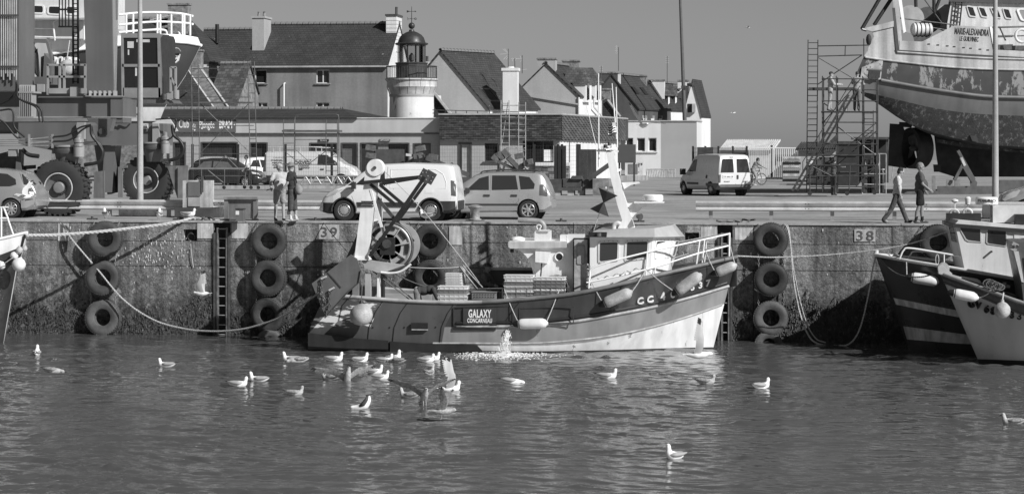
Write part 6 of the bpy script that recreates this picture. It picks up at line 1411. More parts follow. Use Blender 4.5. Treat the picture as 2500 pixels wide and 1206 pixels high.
# ------------------------------------------------------------------ vehicles
def paint(name,v,metal=0.): return mat(name,v,.3,metal=metal,var=.03,scale=1,coat=.7)
TYR = mat('car_tyre',.025,.8,var=.2,scale=6); HUBC = mat('wheel_cover_silver',.5,.35,metal=.5,var=.08)
CARG = glassmat('car_glass',.035,.03); TRIM = mat('black_plastic_trim',.035,.6,var=.12); LAMP = mat('lamp_glass',.55,.12,var=.1,spec=.8); TAIL = mat('tail_lamp',.1,.2,var=.1)
class Car:
    def __init__(s,name,label,cat,loc,rz,spec,pm):
        s.sp = spec; s.t = thing(name,label,cat,loc,rz,group='vehicles parked on the quay'); s.pm = pm; s.M = wm(s.t)
        L_,W_ = spec['L'],spec['W']; s.body()
    def sec(s,x):
        sp = s.sp; top = lerp(sp['top'],x); belt = min(lerp(sp['belt'],x),top-.06); hw = sp['W']/2*lerp(sp['wid'],x); wt = sp['W']/2*lerp(sp['wtop'],x); zf = lerp(sp['floor'],x) if isinstance(sp['floor'],list) else sp['floor']
        mid = zf+(belt-zf)*.45
        return [(hw*.86,zf),(hw*.95,zf+.05),(hw*.985,zf+(mid-zf)*.55),(hw,mid),(hw*.995,belt-(belt-mid)*.3),(hw*.97,belt),(wt+(hw*.97-wt)*.45,belt+(top-.09-belt)*.55),(wt,top-.09),(wt*.96,top-.04),(wt*.8,top-.008),(wt*.4,top)]
    def sy(s,x,z):
        q = s.sec(x)
        if z <= q[0][1]: return q[0][0]
        for (a,c),(d,e) in zip(q,q[1:]):
            if c <= z <= e and e > c: return a+(d-a)*(z-c)/(e-c)
        return q[-1][0]
    def body(s):
        sp = s.sp; xs = sorted(set([round(a,4) for a,_ in sp['top']]+[round(-sp['L']/2+sp['L']*i/28,4) for i in range(29)])); b = MB()
        secs = [[V(x,y,z) for y,z in s.sec(x)]+[V(x,-y,z) for y,z in s.sec(x)[::-1]] for x in xs]; b.loft(secs); me = b.mesh('body',s.pm)
        cut = []
        for wx in sp['wheels']:
            for sd in (-1,1):
                c = MB(); c.cyl((wx,sd*(sp['W']/2-.3),sp['r']*.98),(wx,sd*(sp['W']/2+.2),sp['r']*.98),sp['r']+sp.get('gap',.055),n=32); cut.append(c.mesh('c',BLACK))
        me = boolean(me,cut); s.b = link_mesh('body',me,s.pm,s.t,32)
        for wx in sp['wheels']:
            for sd in (-1,1):
                b = MB(); b.cyl((wx,sd*(sp['W']/2-.32),sp['r']),(wx,sd*(sp['W']/2-.3),sp['r']),sp['r']+.1,n=24); o = b; s.loc('wheel_well',o,BLACK)
                s.wheel(wx,sd)
    def loc(s,name,b,m,par=None,smooth=None):
        b.v = [tuple(s.M @ Vector(p)) for p in b.v]; return b.build(name,m,par or s.t,smooth=smooth)
    def wheel(s,wx,sd):
        sp = s.sp; r = sp['r']; y0 = sd*(sp['W']/2-.03); w_ = .19; c = V(wx,y0-sd*w_/2,r); ri = r*sp.get('rim',.62); ax = V(0,sd,0)
        b = MB(); b.lathe([(ri,-.08),(r*.8,-.1),(r*.96,-.085),(r,-.05),(r,.05),(r*.96,.085),(r*.8,.1),(ri,.085),(ri*.97,.06)],c,ax,32); w = s.loc('wheel',b,TYR,smooth=35)
        b = MB(); b.lathe([(ri,.086),(ri*.96,.092),(ri*.9,.07),(ri*.86,.05)],c,ax,32,cap=False); s.loc('rim',b,HUBC,w,40)
        b = MB(); b.lathe([(ri*.88,.045),(.01,.05)],c,ax,24); s.loc('rim_back',b,sp.get('back',STEEL),w,40)
        n = sp.get('spokes',8); u0 = V(1,0,0); v0 = V(0,0,1)
        if sp.get('cover'):
            b = MB(); b.lathe([(ri*.86,.06),(ri*.7,.075),(ri*.62,.072),(ri*.58,.085),(.02,.1)],c,ax,32); s.loc('hub_cap',b,HUBC,w,30)
            for i in range(14):
                a = 2*math.pi*i/14; d = u0*math.cos(a)+v0*math.sin(a); e = -u0*math.sin(a)+v0*math.cos(a); b = MB(); b.box(c+d*ri*.76+ax*.078,(.035,.012,.03),Matrix((d,ax,e)).transposed()); s.loc('hub_slot',b,BLACK,w)
        else:
            for i in range(n):
                a = 2*math.pi*i/n+.3; d = u0*math.cos(a)+v0*math.sin(a); e = -u0*math.sin(a)+v0*math.cos(a); b = MB()
                wd = sp.get('sw',.035); b.prism([c+ax*.075+d*.03+e*wd,c+ax*.085+d*ri*.92+e*wd*.75,c+ax*.085+d*ri*.92-e*wd*.75,c+ax*.075+d*.03-e*wd],-ax*.02); s.loc('spoke',b,HUBC,w)
            b = MB(); b.lathe([(.06,.08),(.05,.095),(.01,.1)],c,ax,14); s.loc('hub',b,HUBC,w,40)
    def side(s,name,poly,m,off=.006,sides=(1,-1),par=None,sub=4):
        """outline in (x, z) laid on both flanks of the body, following its curve"""
        out = []
        for sd in sides:
            o = []
            for (a,c),(d,e) in zip(poly,poly[1:]+poly[:1]):
                for i in range(sub): f = i/sub; o.append((a+(d-a)*f,c+(e-c)*f))
            cx = sum(p[0] for p in o)/len(o); cz = sum(p[1] for p in o)/len(o); k = len(o)
            pt = lambda x,z,of: V(x,sd*(s.sy(x,z)+of),z)
            vs = []
            for f in (1,.66,.33): vs += [pt(cx+(x-cx)*f,cz+(z-cz)*f,off) for x,z in o]
            vs += [pt(cx,cz,off)]+[pt(x,z,-.02) for x,z in o]; fs = []
            for r_ in range(2):
                for i in range(k): j = (i+1) % k; fs.append((r_*k+i,r_*k+j,(r_+1)*k+j,(r_+1)*k+i))
            for i in range(k): j = (i+1) % k; fs.append((2*k+i,2*k+j,3*k)); fs.append((i,3*k+1+i,3*k+1+j,j))
            b = MB(); b.add(vs,fs); out.append(s.loc(name,b,m,par,25))
        return out
    def gap(s,pts,w_=.008,m=None):
        for sd in (1,-1): b = MB(); b.tube([V(x,sd*(s.sy(x,z)+.0005),z) for x,z in pts],w_*.6,5); s.loc('panel_gap',b,m or BLACK)
    def bumper(s,x0,x1,z1,m,name='bumper',out=.02):
        b = MB(); n = 8; secs = []
        for i in range(n+1):
            x = x0+(x1-x0)*i/n; hw = s.sy(x,min(z1,lerp(s.sp['top'],x)-.02))+out; zf = (lerp(s.sp['floor'],x) if isinstance(s.sp['floor'],list) else s.sp['floor'])-.01; zz = min(z1,lerp(s.sp['top'],x)+.01)
            ex = (x-s.sp['L']/2*(1 if x0 > 0 else -1)); secs.append([V(x,-hw*.9,zf),V(x,-hw,zf+.08),V(x,-hw,zz),V(x,-hw*.8,zz+.015),V(x,hw*.8,zz+.015),V(x,hw,zz),V(x,hw,zf+.08),V(x,hw*.9,zf)])
        b.loft(secs); me = b.mesh('bumper',m); cut = []
        for wx in s.sp['wheels']:
            c = MB(); c.cyl((wx,-s.sp['W'],s.sp['r']*.98),(wx,s.sp['W'],s.sp['r']*.98),s.sp['r']+s.sp.get('gap',.055),n=32); cut.append(c.mesh('c',BLACK))
        me = boolean(me,cut); return link_mesh(name,me,m,s.t,35)
    def box(s,name,c,sz,m,both=False,rot=None):
        for sd in ((1,-1) if both else (1,)):
            b = MB(); b.box((c[0],c[1]*sd,c[2]),sz,rot); s.loc(name,b,m)
    def rearface(s,name,poly,xr,m,th=.02,tilt=0.,front=False):
        sg = 1 if front else -1
        b = MB(); o = [V(xr(z),y,z) for y,z in poly]; b.prism([p+V(sg*th*.5,0,0) for p in o],(-sg*th,0,0)); return s.loc(name,b,m)
# --- white van by the edge, seen from its left side
BERL = dict(L=4.38,W=1.78,r=.33,wheels=(1.36,-1.37),floor=[(-2.19,.36),(-1.95,.26),(1.85,.22),(2.19,.3)],gap=.05,cover=True,rim=.6,
    top=[(-2.19,.6),(-2.18,.95),(-2.13,1.3),(-2.06,1.66),(-2.0,1.73),(-1.8,1.77),(-.6,1.8),(.25,1.76),(.55,1.68),(.85,1.5),(1.2,1.22),(1.38,1.1),(1.7,1.0),(1.95,.86),(2.08,.72),(2.15,.56),(2.19,.45)],
    belt=[(-2.19,.95),(-1.5,1.02),(1.0,1.0),(1.4,.97),(2.19,.5)],wid=[(-2.19,.93),(-2.0,.985),(-1.2,1),(1.2,1),(1.7,.96),(2.0,.86),(2.19,.7)],wtop=[(-2.19,.8),(-2.0,.8),(.3,.78),(1.0,.76),(1.4,.8),(2.0,.74),(2.19,.6)])
VANW = paint('van_white_paint',.78)
yv = .62+BERL['W']/2
c = Car('white_van','small white panel van with black bumpers parked at the quay edge','van',(X(945,yv-.85),yv,Q),R(180),BERL,VANW)
c.side('front_window',[(1.02,1.12),(.5,1.58),(.1,1.62),(.06,1.1)],CARG); c.side('quarter_window',[(1.28,1.1),(1.08,1.24),(1.08,1.1)],CARG)
c.bumper(1.55,2.205,.56,TRIM); c.bumper(-2.205,-1.62,.62,TRIM)
c.side('side_moulding',[(-.98,.58),(-.92,.43),(.92,.43),(.95,.58)],TRIM,.02); c.side('headlamp',[(2.03,.78),(1.72,.98),(1.55,.95),(1.62,.83),(1.9,.74)],LAMP,.012)
c.side('tail_lamp',[(-2.14,1.24),(-2.0,1.26),(-2.02,.8),(-2.16,.78)],TAIL,.014); c.gap([(.02,.3),(.02,1.1),(.0,1.68)]); c.gap([(1.12,1.0),(1.1,.75),(1.02,.55)]); c.gap([(-2.0,.7),(-2.0,1.7)])
c.gap([(-.15,.62),(-.2,1.0)]); c.gap([(-.1,1.6),(-1.5,1.6),(-1.75,1.45),(-1.85,1.2),(-1.85,1.02),(-.1,1.02),(-.1,1.6)],.02,VANW)
c.side('fuel_flap',[(-1.2,.98),(-1.45,.98),(-1.45,.86),(-1.2,.86)],VANW,.006); c.side('door_handle',[(.25,.9),(.43,.9),(.43,.86),(.25,.86)],TRIM,.03)
c.box('mirror',(1.02,1.02,1.1),(.12,.2,.22),TRIM,True)
for wx in BERL['wheels']:
    for sd in (1,-1): b = MB(); b.tube([V(wx+.385*math.cos(a),sd*(c.sy(wx,.6)+.004),.33+.385*math.sin(a)) for a in [R(-5)+i*R(190)/16 for i in range(17)]],.025,6); c.loc('arch_trim',b,TRIM)
# --- silver people carrier behind it
MPV = dict(L=4.03,W=1.69,r=.31,wheels=(1.2,-1.3),floor=[(-2.01,.38),(-1.8,.25),(1.7,.2),(2.01,.28)],gap=.045,spokes=7,rim=.68,sw=.03,
    top=[(-2.01,.62),(-1.99,.85),(-1.93,1.05),(-1.8,1.3),(-1.68,1.45),(-1.5,1.5),(-.6,1.52),(.1,1.5),(.4,1.42),(.75,1.2),(1.1,.98),(1.3,.93),(1.7,.83),(1.9,.7),(1.98,.55),(2.01,.45)],
    belt=[(-2.01,.85),(-1.5,.95),(.5,.9),(1.2,.86),(2.01,.5)],wid=[(-2.01,.86),(-1.75,.96),(-1,1),(1,1),(1.6,.95),(1.9,.82),(2.01,.65)],wtop=[(-2.01,.72),(-1.6,.74),(.3,.74),(.8,.76),(1.3,.8),(2.01,.6)])
SILV = paint('silver_paint',.42,.35)
ym_ = 2.35+.85
c = Car('silver_people_carrier','silver people carrier with roof rails parked nose behind the white van','car',(X(1190,ym_-.8),ym_,Q),R(180),MPV,SILV)
c.side('front_window',[(.68,.93),(.28,1.3),(-.02,1.38),(-.05,.93)],CARG,.005); c.side('rear_window',[(-.14,.93),(-.13,1.39),(-.88,1.39),(-.98,.95)],CARG,.005); c.side('quarter_window',[(-1.06,.95),(-.98,1.38),(-1.32,1.34),(-1.5,1.12),(-1.48,.97)],CARG,.005)
c.side('side_moulding',[(1.0,.5),(-.98,.5),(-.98,.45),(1.0,.45)],TRIM,.014); c.gap([(-.08,.28),(-.09,.9),(-.09,1.4)]); c.gap([(-1.02,.93),(-1.0,.6),(-.85,.45)]); c.gap([(.8,.9),(.82,.6),(.7,.35)])
for x in (.12,-.75): c.side('door_handle',[(x,.79),(x-.2,.79),(x-.2,.73),(x,.73)],TRIM,.02)
c.side('tail_lamp',[(-1.78,1.12),(-1.66,1.1),(-1.66,.78),(-1.9,.74),(-1.92,.86)],TAIL,.012); c.side('fuel_flap',[(-1.3,.82),(-1.47,.82),(-1.47,.68),(-1.3,.68)],SILV,.005)
c.bumper(-2.03,-1.6,.56,SILV,out=.025); c.box('mirror',(.62,.93,.93),(.14,.16,.14),TRIM,True)
for sd in (1,-1): b = MB(); b.tube(catmull([V(.25,sd*.6,1.46),V(.1,sd*.6,1.53),V(-.6,sd*.6,1.56),V(-1.3,sd*.6,1.54),V(-1.5,sd*.6,1.5)],4),.022,6); c.loc('roof_rail',b,TRIM,smooth=50)
# --- silver hatchback at the left edge
HAT = dict(L=4.2,W=1.7,r=.31,wheels=(1.25,-1.33),floor=[(-2.1,.4),(-1.85,.26),(1.8,.2),(2.1,.3)],gap=.05,spokes=9,rim=.68,sw=.03,
    top=[(-2.1,.62),(-2.08,.86),(-2.0,1.02),(-1.86,1.22),(-1.7,1.42),(-1.5,1.52),(-.8,1.6),(0,1.6),(.4,1.5),(.9,1.2),(1.3,1.0),(1.8,.88),(2.05,.65),(2.1,.5)],
    belt=[(-2.1,.86),(-1.6,1.02),(.8,.92),(2.1,.5)],wid=[(-2.1,.84),(-1.8,.95),(-1.2,1),(1,1),(1.8,.9),(2.1,.7)],wtop=[(-2.1,.68),(-1.7,.7),(.3,.74),(1.3,.8),(2.1,.6)])
yl_ = 2.55
c = Car('silver_hatchback','silver hatchback with number plate parked nose away from the guardrail end','car',(X(93,yl_-.4)-2.1,yl_,Q),R(180),HAT,paint('silver_grey_paint',.36,.3))
c.side('rear_window',[(-.7,1.02),(-.7,1.46),(-1.15,1.42),(-1.45,1.25),(-1.5,1.08),(-1.3,1.02)],CARG,.005); c.side('front_window',[(.6,.98),(.2,1.4),(-.6,1.46),(-.6,1.0)],CARG,.005)
c.side('tailgate_window',[(-1.68,1.4),(-1.62,1.42),(-1.74,1.08),(-1.95,1.04),(-1.98,1.08)],CARG,.012); c.side('tail_lamp',[(-1.76,1.0),(-1.95,.98),(-2.04,.86),(-1.84,.84)],TAIL,.012)
c.gap([(-1.55,1.45),(-1.72,1.1),(-1.72,.7)]); c.side('bumper_strip',[(-1.7,.62),(-2.04,.62),(-2.04,.55),(-1.7,.55)],TRIM,.02); c.bumper(-2.12,-1.68,.6,paint('silver_grey_paint',.36,.3)); c.gap([(-.64,.3),(-.62,1.0)])
c.side('number_plate',[(-1.93,.86),(-2.06,.84),(-2.07,.74),(-1.95,.75)],WHITE,.02)
# --- white van seen from behind
EXP = dict(L=4.44,W=1.81,r=.31,wheels=(1.42,-1.4),floor=[(-2.22,.42),(-2,.3),(1.85,.24),(2.22,.32)],gap=.06,cover=True,rim=.62,
    top=[(-2.22,.6),(-2.21,.95),(-2.17,1.3),(-2.1,1.78),(-2.04,1.86),(-1.9,1.9),(-.5,1.92),(.3,1.88),(.65,1.76),(1.25,1.2),(1.4,1.1),(1.8,.98),(2.08,.8),(2.18,.58),(2.22,.45)],
    belt=[(-2.22,.95),(1.1,1.02),(1.5,.95),(2.22,.5)],wid=[(-2.22,.95),(-2.1,.985),(-1.2,1),(1.2,1),(1.8,.93),(2.22,.72)],wtop=[(-2.22,.8),(-2.0,.82),(.3,.8),(1.3,.8),(2.22,.6)])
h = R(119); fwd = V(math.cos(h),math.sin(h),0); ra = G(1776,478); loc = ra+fwd*1.4
c = Car('delivery_van','white delivery van seen from behind with two dark rear windows','van',(loc.x,loc.y,Q),h,EXP,paint('van_pale_paint',.66))
rx = lambda z: lerp([(.4,-2.225),(.95,-2.215),(1.3,-2.175),(1.78,-2.105),(1.9,-2.0)],z)
for sd in (-1,1):
    o = [(sd*.09,1.08),(sd*.74,1.08),(sd*.64,1.66),(sd*.58,1.7),(sd*.09,1.7)]; c.rearface('rear_window',o,rx,CARG,.03)
    c.rearface('tail_lamp',[(sd*.76,.98),(sd*.87,.98),(sd*.87,.62),(sd*.78,.62)],rx,TAIL,.04)
c.rearface('door_gap',[(-.008,.5),(.008,.5),(.008,1.86),(-.008,1.86)],rx,BLACK,.012); c.rearface('number_plate',[(.12,.82),(.66,.82),(.66,.95),(.12,.95)],rx,WHITE,.03)
c.rearface('door_handle',[(-.14,.78),(-.06,.78),(-.06,.96),(-.14,.96)],rx,TRIM,.05); c.rearface('high_lamp',[(.06,1.75),(.26,1.75),(.26,1.79),(.06,1.79)],rx,BLACK,.04)
np_ = [o for o in c.t.children if o.name.startswith('number_plate')][-1]
rgt = V(math.sin(h),-math.cos(h),0)
text('719 AAA 29',c.M @ V(-2.245,.39,.885),.1,BLACK,np_,ax=rgt,ext=.002); text('PEUGEOT',c.M @ V(-2.235,.45,.66),.07,BLACK,c.t,ax=rgt,ext=.004); text('EXPERT',c.M @ V(-2.235,-.5,.66),.07,BLACK,c.t,ax=rgt,ext=.004)
c.bumper(-2.26,-1.72,.52,mat('grey_bumper',.12,.6)); c.side('side_moulding',[(-1.0,.58),(-2.2,.58),(-2.2,.46),(-1.0,.46)],mat('grey_bumper',.12,.6),.02); c.side('side_moulding',[(.95,.6),(-.2,.6),(-.2,.5),(.95,.5)],mat('grey_bumper',.12,.6),.02)
c.side('front_window',[(1.1,1.1),(.62,1.62),(.2,1.68),(.15,1.1)],CARG); c.gap([(.08,.3),(.08,1.7)]); c.side('door_handle',[(-1.0,.95),(-1.12,.95),(-1.12,.8),(-1.0,.8)],BLACK,.02); c.box('mirror',(1.1,1.06,1.08),(.14,.24,.28),TRIM,True); c.bumper(1.75,2.24,.55,mat('grey_bumper',.12,.6))
# --- white van behind the fence
TRA = dict(L=5.35,W=1.95,r=.34,wheels=(1.75,-1.75),floor=.28,gap=.06,spokes=10,rim=.66,sw=.02,
    top=[(-2.67,.7),(-2.66,1.1),(-2.62,1.6),(-2.56,1.9),(-2.45,1.96),(.7,1.97),(1.05,1.9),(1.7,1.4),(1.85,1.3),(2.35,1.1),(2.58,.85),(2.67,.55)],
    belt=[(-2.67,1.1),(1.6,1.15),(2.0,1.05),(2.67,.6)],wid=[(-2.67,.96),(-2.4,1),(1.8,1),(2.3,.92),(2.67,.72)],wtop=[(-2.67,.82),(.7,.82),(1.7,.8),(2.67,.62)])
yt = 56.; xa = X(651,yt)+2.67
c = Car('tradesman_van','white tradesman van with roof rack and lettering behind the mesh fence','van',(xa,yt,Q),0,TRA,paint('van_off_white',.62))
c.side('front_window',[(.42,1.2),(.45,1.78),(.95,1.76),(1.5,1.35),(1.55,1.18)],CARG); c.bumper(1.95,2.69,.62,TRIM); c.bumper(-2.69,-2.2,.6,TRIM); c.side('headlamp',[(1.9,1.12),(2.35,1.0),(2.5,.82),(2.2,.9)],LAMP,.012)
c.gap([(.38,.35),(.38,1.85)]); c.gap([(-.8,.35),(-.8,1.85)]); c.side('lower_moulding',[(-2.5,.62),(-2.5,.45),(1.2,.45),(1.2,.62)],TRIM,.015)
for x in (-.6,.6): c.side('door_handle',[(x,1.0),(x+.2,1.0),(x+.2,.94),(x,.94)],BLACK,.03)
c.side('rear_lamp',[(-2.64,1.75),(-2.5,1.8),(-2.48,.85),(-2.65,.85)],TAIL,.012)
DKT = mat('dark_lettering',.06,.5)
text('CALVEZ',c.M @ V(-.35,-.985,1.42),.24,DKT,c.t,ext=.01,sx=1.05,off=.002)
for i,tx in enumerate(('CHAUFFAGE','SANITAIRE','PLOMBERIE','ZINGUERIE')): text(tx,c.M @ V(-1.75,-.99,1.6-i*.17),.11,DKT,c.t,ext=.01)
for i in range(2): text('02 98 00 00 00',c.M @ V(-.3,-.995,1.2-i*.14),.1,DKT,c.t,ext=.01)
for y in (-.75,.75): b = MB(); b.tube([V(-2.4,y,2.2),V(-.0,y,2.2),V(1.0,y,2.14)],.03,6); c.loc('rack_rail',b,GALV)
for x in (-2.1,-.9,.3): b = MB(); b.tube([V(x,-.75,1.95),V(x,-.75,2.2),V(x,.75,2.2),V(x,.75,1.95)],.025,6); c.loc('rack_bar',b,GALV)
# --- dark hatchback behind the fence
DHA = dict(HAT); yd_ = 53.6
c = Car('dark_car','dark car parked behind the fence under the tall scaffold','car',(X(555,yd_),yd_,Q),0,DHA,paint('dark_car_paint',.03,.2))
c.side('rear_window',[(-.7,1.02),(-.7,1.44),(-1.15,1.4),(-1.5,1.08)],mat('pale_car_glass',.12,.1),.005); c.side('front_window',[(.6,.98),(.2,1.38),(-.6,1.44),(-.6,1.0)],mat('pale_car_glass',.12,.1),.005); c.gap([(-.64,.3),(-.62,1.4)]); c.side('headlamp',[(1.5,.86),(1.85,.8),(1.95,.7),(1.6,.74)],LAMP,.01)
# --- pale estate further back, and white car
c = Car('pale_estate_car','pale estate car behind the dark car with only its roof and windows showing','car',(X(505,60.5),60.5,Q+.05),R(180),DHA,paint('pale_car_paint',.5,.2))
c.side('rear_window',[(-.7,1.02),(-.7,1.44),(-1.15,1.4),(-1.5,1.08)],CARG,.005); c.side('front_window',[(.6,.98),(.2,1.38),(-.6,1.44),(-.6,1.0)],CARG,.005)
c = Car('white_hatchback','white hatchback between the dark car and the tradesman van','car',(X(632,59.6),59.6,Q+.03),R(60),DHA,VANW)
c.side('front_window',[(.6,.98),(.2,1.38),(-.6,1.44),(-.6,1.0)],CARG,.005); c.side('rear_window',[(-.7,1.02),(-.7,1.44),(-1.15,1.4),(-1.5,1.08)],CARG,.005)
# --- silver car nose at the right edge
c = Car('silver_saloon','silver car with large headlamp whose nose reaches the lamp post','car',(X(2438,4.4)+2.05,5.3,Q),R(180),dict(MPV,top=[(a,z*1.08) for a,z in MPV['top']]),SILV)
c.side('headlamp',[(1.95,.66),(1.45,.96),(1.35,.92),(1.5,.72),(1.85,.58)],LAMP,.012); c.side('front_window',[(.68,1.0),(.28,1.38),(-.02,1.46),(-.05,1.0)],CARG,.005); c.gap([(1.98,.5),(1.6,.55),(1.4,.6)],.01)
# ------------------------------------------------------------------ boat hoist (travel lift)
HG = mat('hoist_grey_paint',.145,.4,var=.07,scale=.7,streak=.2); HGL = mat('hoist_pale_and_lit_paint',.33,.45,var=.1,scale=.8,streak=.15)  # pale tone of fittings; also stands in for sun on column sides
HYD = mat('hydraulic_steel',.45,.35,metal=.5,var=.2); HOSE = mat('hose_black',.02,.5,var=.2)
th = thing('boat_hoist','huge grey wheeled boat hoist with driver cab, columns and giant tyres','boat hoist',(X(200,10),10,Q))
BT = mat('giant_tyre',.035,.75,var=.25,scale=2,bump=.1)
LUG = None
def big_wheel(px,py,rp,y,face=True):
    global LUG
    c = P(px,py,y); r = rp*MP(px,y); c.z = Q+r; k = r/1.0
    b = MB(); b.lathe([(.5*k,-.28),(.56*k,-.36),(.8*k,-.4),(.93*k,-.36),(.95*k,-.2),(.95*k,.2),(.93*k,.36),(.8*k,.4),(.56*k,.36),(.5*k,.28),(.48*k,0),(.5*k,-.28)],c,(0,-1,0),48); w_ = b.build('wheel',BT,th,smooth=35)
    for i in range(32):
        for sg in (-1,1):
            if LUG is None:
                b = MB(); b.add([(-.028,-.38,.86),(.05,-.38,.86),(.022,0,.93),(-.02,0,.93),(-.028,-.39,.99),(.05,-.39,.99),(.022,0,1.0),(-.02,0,1.0)],[(0,1,2,3),(7,6,5,4),(0,4,5,1),(1,5,6,2),(2,6,7,3),(3,7,4,0)]); LUG = b.mesh('lug',BT)
            o = bpy.data.objects.new('lug',LUG); COL.objects.link(o); o.parent = w_; o.location = c-th.location
            o.rotation_euler = (0,2*math.pi*(i+.5*(sg > 0))/32,0); o.scale = (k,k*sg,k)
    b = MB(); b.lathe([(.52*k,.3),(.5*k,.34),(.47*k,.33),(.44*k,.2),(.3*k,.16),(.05,.15)],c,(0,-1,0),40,cap=False); b.build('rim',HG,w_,smooth=30)
    b = MB(); b.torus(c+V(0,-.335,0),(0,1,0),.5*k,.022,40,6); b.build('rim_edge',GALV,w_,smooth=50)
    b = MB(); b.lathe([(.2*k,.1),(.2*k,.3),(.17*k,.33),(.05,.34)],c,(0,-1,0),28); b.build('hub',mat('hub_grey',.2,.5,var=.2),w_,smooth=30)
    for i in range(20): a = i*math.pi/10; b = MB(); p = c+V(.235*k*math.cos(a),-.16,.235*k*math.sin(a)); b.cyl(p,p-V(0,.05,0),.02,n=6); b.build('wheel_nut',STEEL,w_)
    return c
yA,yB = G(148,528).y,17.
big_wheel(150,462,70,yA); big_wheel(140,448,66,yA+1.3); big_wheel(362,440,62,yB); big_wheel(368,440,61,yB+1.2)
def hb(pts,y,d,m=None,name='beam'): return slabp(pts,y,d,m or HG,name,th)
# lower bogie beams
hb([(45,300),(205,299),(212,306),(212,345),(130,368),(45,352)],yA+.2,1.2); hb([(186,308),(188,299),(206,299),(206,340),(196,345)],yA+.05,.2,HGL,'gusset')
hb([(200,302),(398,302),(398,355),(200,355)],yB-.6,1.4); hb([(372,302),(386,302),(391,355),(372,355)],yB-.75,.2,HGL,'gusset')
hb([(255,356),(282,356),(272,470),(248,470)],yB-.4,.8); hb([(230,355),(262,355),(262,420),(240,420)],yB+.6,.5)
# main cross beam and flanges
hb([(60,237),(300,237),(300,287),(60,287)],yA+2,1.6); hb([(60,285),(300,285),(300,288),(60,288)],yA+1.85,1.9,HGL,'flange'); hb([(60,236),(300,236),(300,239),(60,239)],yA+1.85,1.9,HG,'flange')
hb([(270,236),(300,236),(300,300),(270,300)],yA+1.9,1.)
# hanger foot with bolt eye
hb([(212,290),(276,290),(268,320),(258,334),(246,336),(236,332),(226,316)],yA+1.4,.4); b = MB(); c = P(249,321,yA+1.35); b.cyl(c,c-V(0,.06,0),.1,n=18); b.build('pivot_pin',STEEL,th,smooth=40)
# columns; right sides paler, sunlight put into their paint
hb([(-60,-40),(46,-40),(46,222),(-60,222)],yA+1.2,1.6,HG,'column'); b = MB(); q0 = [P(48,222,yA+1.2),P(48,-40,yA+1.2)]; b.prism([P(47,222,yA+1.25),P(47,-40,yA+1.25),P(67,-40,yA+2.6),P(72,222,yA+2.6)],(-.05,.05,0)); b.build('column_side',HGL,th)
hb([(203,-40),(272,-40),(277,236),(213,236)],yA+3,.1,HG,'column'); b = MB(); b.prism([P(272.5,-40,yA+3),P(290,-40,yA+4.6),P(284,236,yA+4.6),P(277,236,yA+3)],(-.06,.06,0)); b.build('column_side',HGL,th)
b = MB(); p = P(281,20,yA+3.9); b.box(p,(.12,.2,.8)); b.build('lifting_lug',HG,th)
# ribbed joint flanges
for x0,x1,y_,n in ((46,78,yA+1.1,7),(212,283,yA+2.6,6)):
    for zz in (226 if x0 < 100 else 236,287): b = MB(); b.prism([P(x0-4,zz-2,y_-.1),P(x1+4,zz-2,y_-.1),P(x1+4,zz+2,y_-.1),P(x0-4,zz+2,y_-.1)],(0,.8,0)); b.build('joint_plate',HGL,th)
    for i in range(n):
        px = x0+(x1-x0)*(i+.5)/n; b = MB(); b.prism([P(px-.9,229 if x0 < 100 else 239,y_-.1),P(px+.9,229 if x0 < 100 else 239,y_-.1),P(px+.9,285,y_-.1),P(px-.9,285,y_-.1)],(0,.5,0)); b.build('rib',HGL,th)
        b = MB(); b.prism([P(px-.9,208 if x0 < 100 else 222,y_+.2),P(px+.9,208 if x0 < 100 else 222,y_+.2),P(px+.9,224 if x0 < 100 else 234,y_-.1),P(px-.9,224 if x0 < 100 else 234,y_-.1)],(0,.4,0)); b.build('rib',HGL,th)
# hydraulic lines on the left column
for i in range(9): px = -2+i*5.2; b = MB(); b.tube([P(px,-20,yA+1.05),P(px,180+(i % 3)*8,yA+1.05)],.028,6); b.build('hydraulic_line',HYD,th,smooth=50)
for py in (38,163): b = MB(); b.bar(P(-10,py,yA+.98),P(46,py,yA+.98),.05); b.build('line_clamp',STEEL,th)
# winch drum
c = P(92,158,yA+3); b = MB(); b.cyl(P(66,154,yA+3.4),P(98,154,yA+3.4),.55,n=32); b.build('winch_drum',mat('cable_drum',.05,.6,var=.4,scale=20,bump=.5),th,smooth=40)
b = MB(); k = MP(100,yA+3); b.lathe([(.5,0),(.72,.02),(.72,.08),(.5,.1)],P(97,154,yA+3.4),(1,-.35,0),32); b.build('drum_flange',HGL,th,smooth=30)
hb([(66,97),(112,97),(118,104),(126,140),(125,205),(121,205),(121,142),(112,106),(66,104)],yA+2.7,.15,HG,'drum_guard'); hb([(66,188),(118,188),(118,206),(66,206)],yA+2.8,1,HG,'drum_base')
hb([(108,130),(124,150),(124,202),(104,202)],yA+3.2,.4,HG,'drum_stand')
# work basket
for a,c in (((117,158),(117,232)),((208,158),(208,232)),((157,158),(157,220)),((146,158),(146,220))): b = MB(); b.bar(P(*a,yA+2.2),P(*c,yA+2.2),.07); b.build('basket_post',HGL,th)
for py in (159,188): b = MB(); b.bar(P(115,py,yA+2.2),P(210,py,yA+2.2),.07); b.build('basket_rail',HGL,th)
hb([(118,216),(210,216),(210,229),(118,229)],yA+2.15,.08,HGL,'toe_board'); hb([(171,213),(188,213),(188,236),(171,236)],yA+2.05,.15,HGL,'control_box'); hb([(90,206),(107,206),(107,225),(90,225)],yA+2.05,.3,HGL,'junction_box')
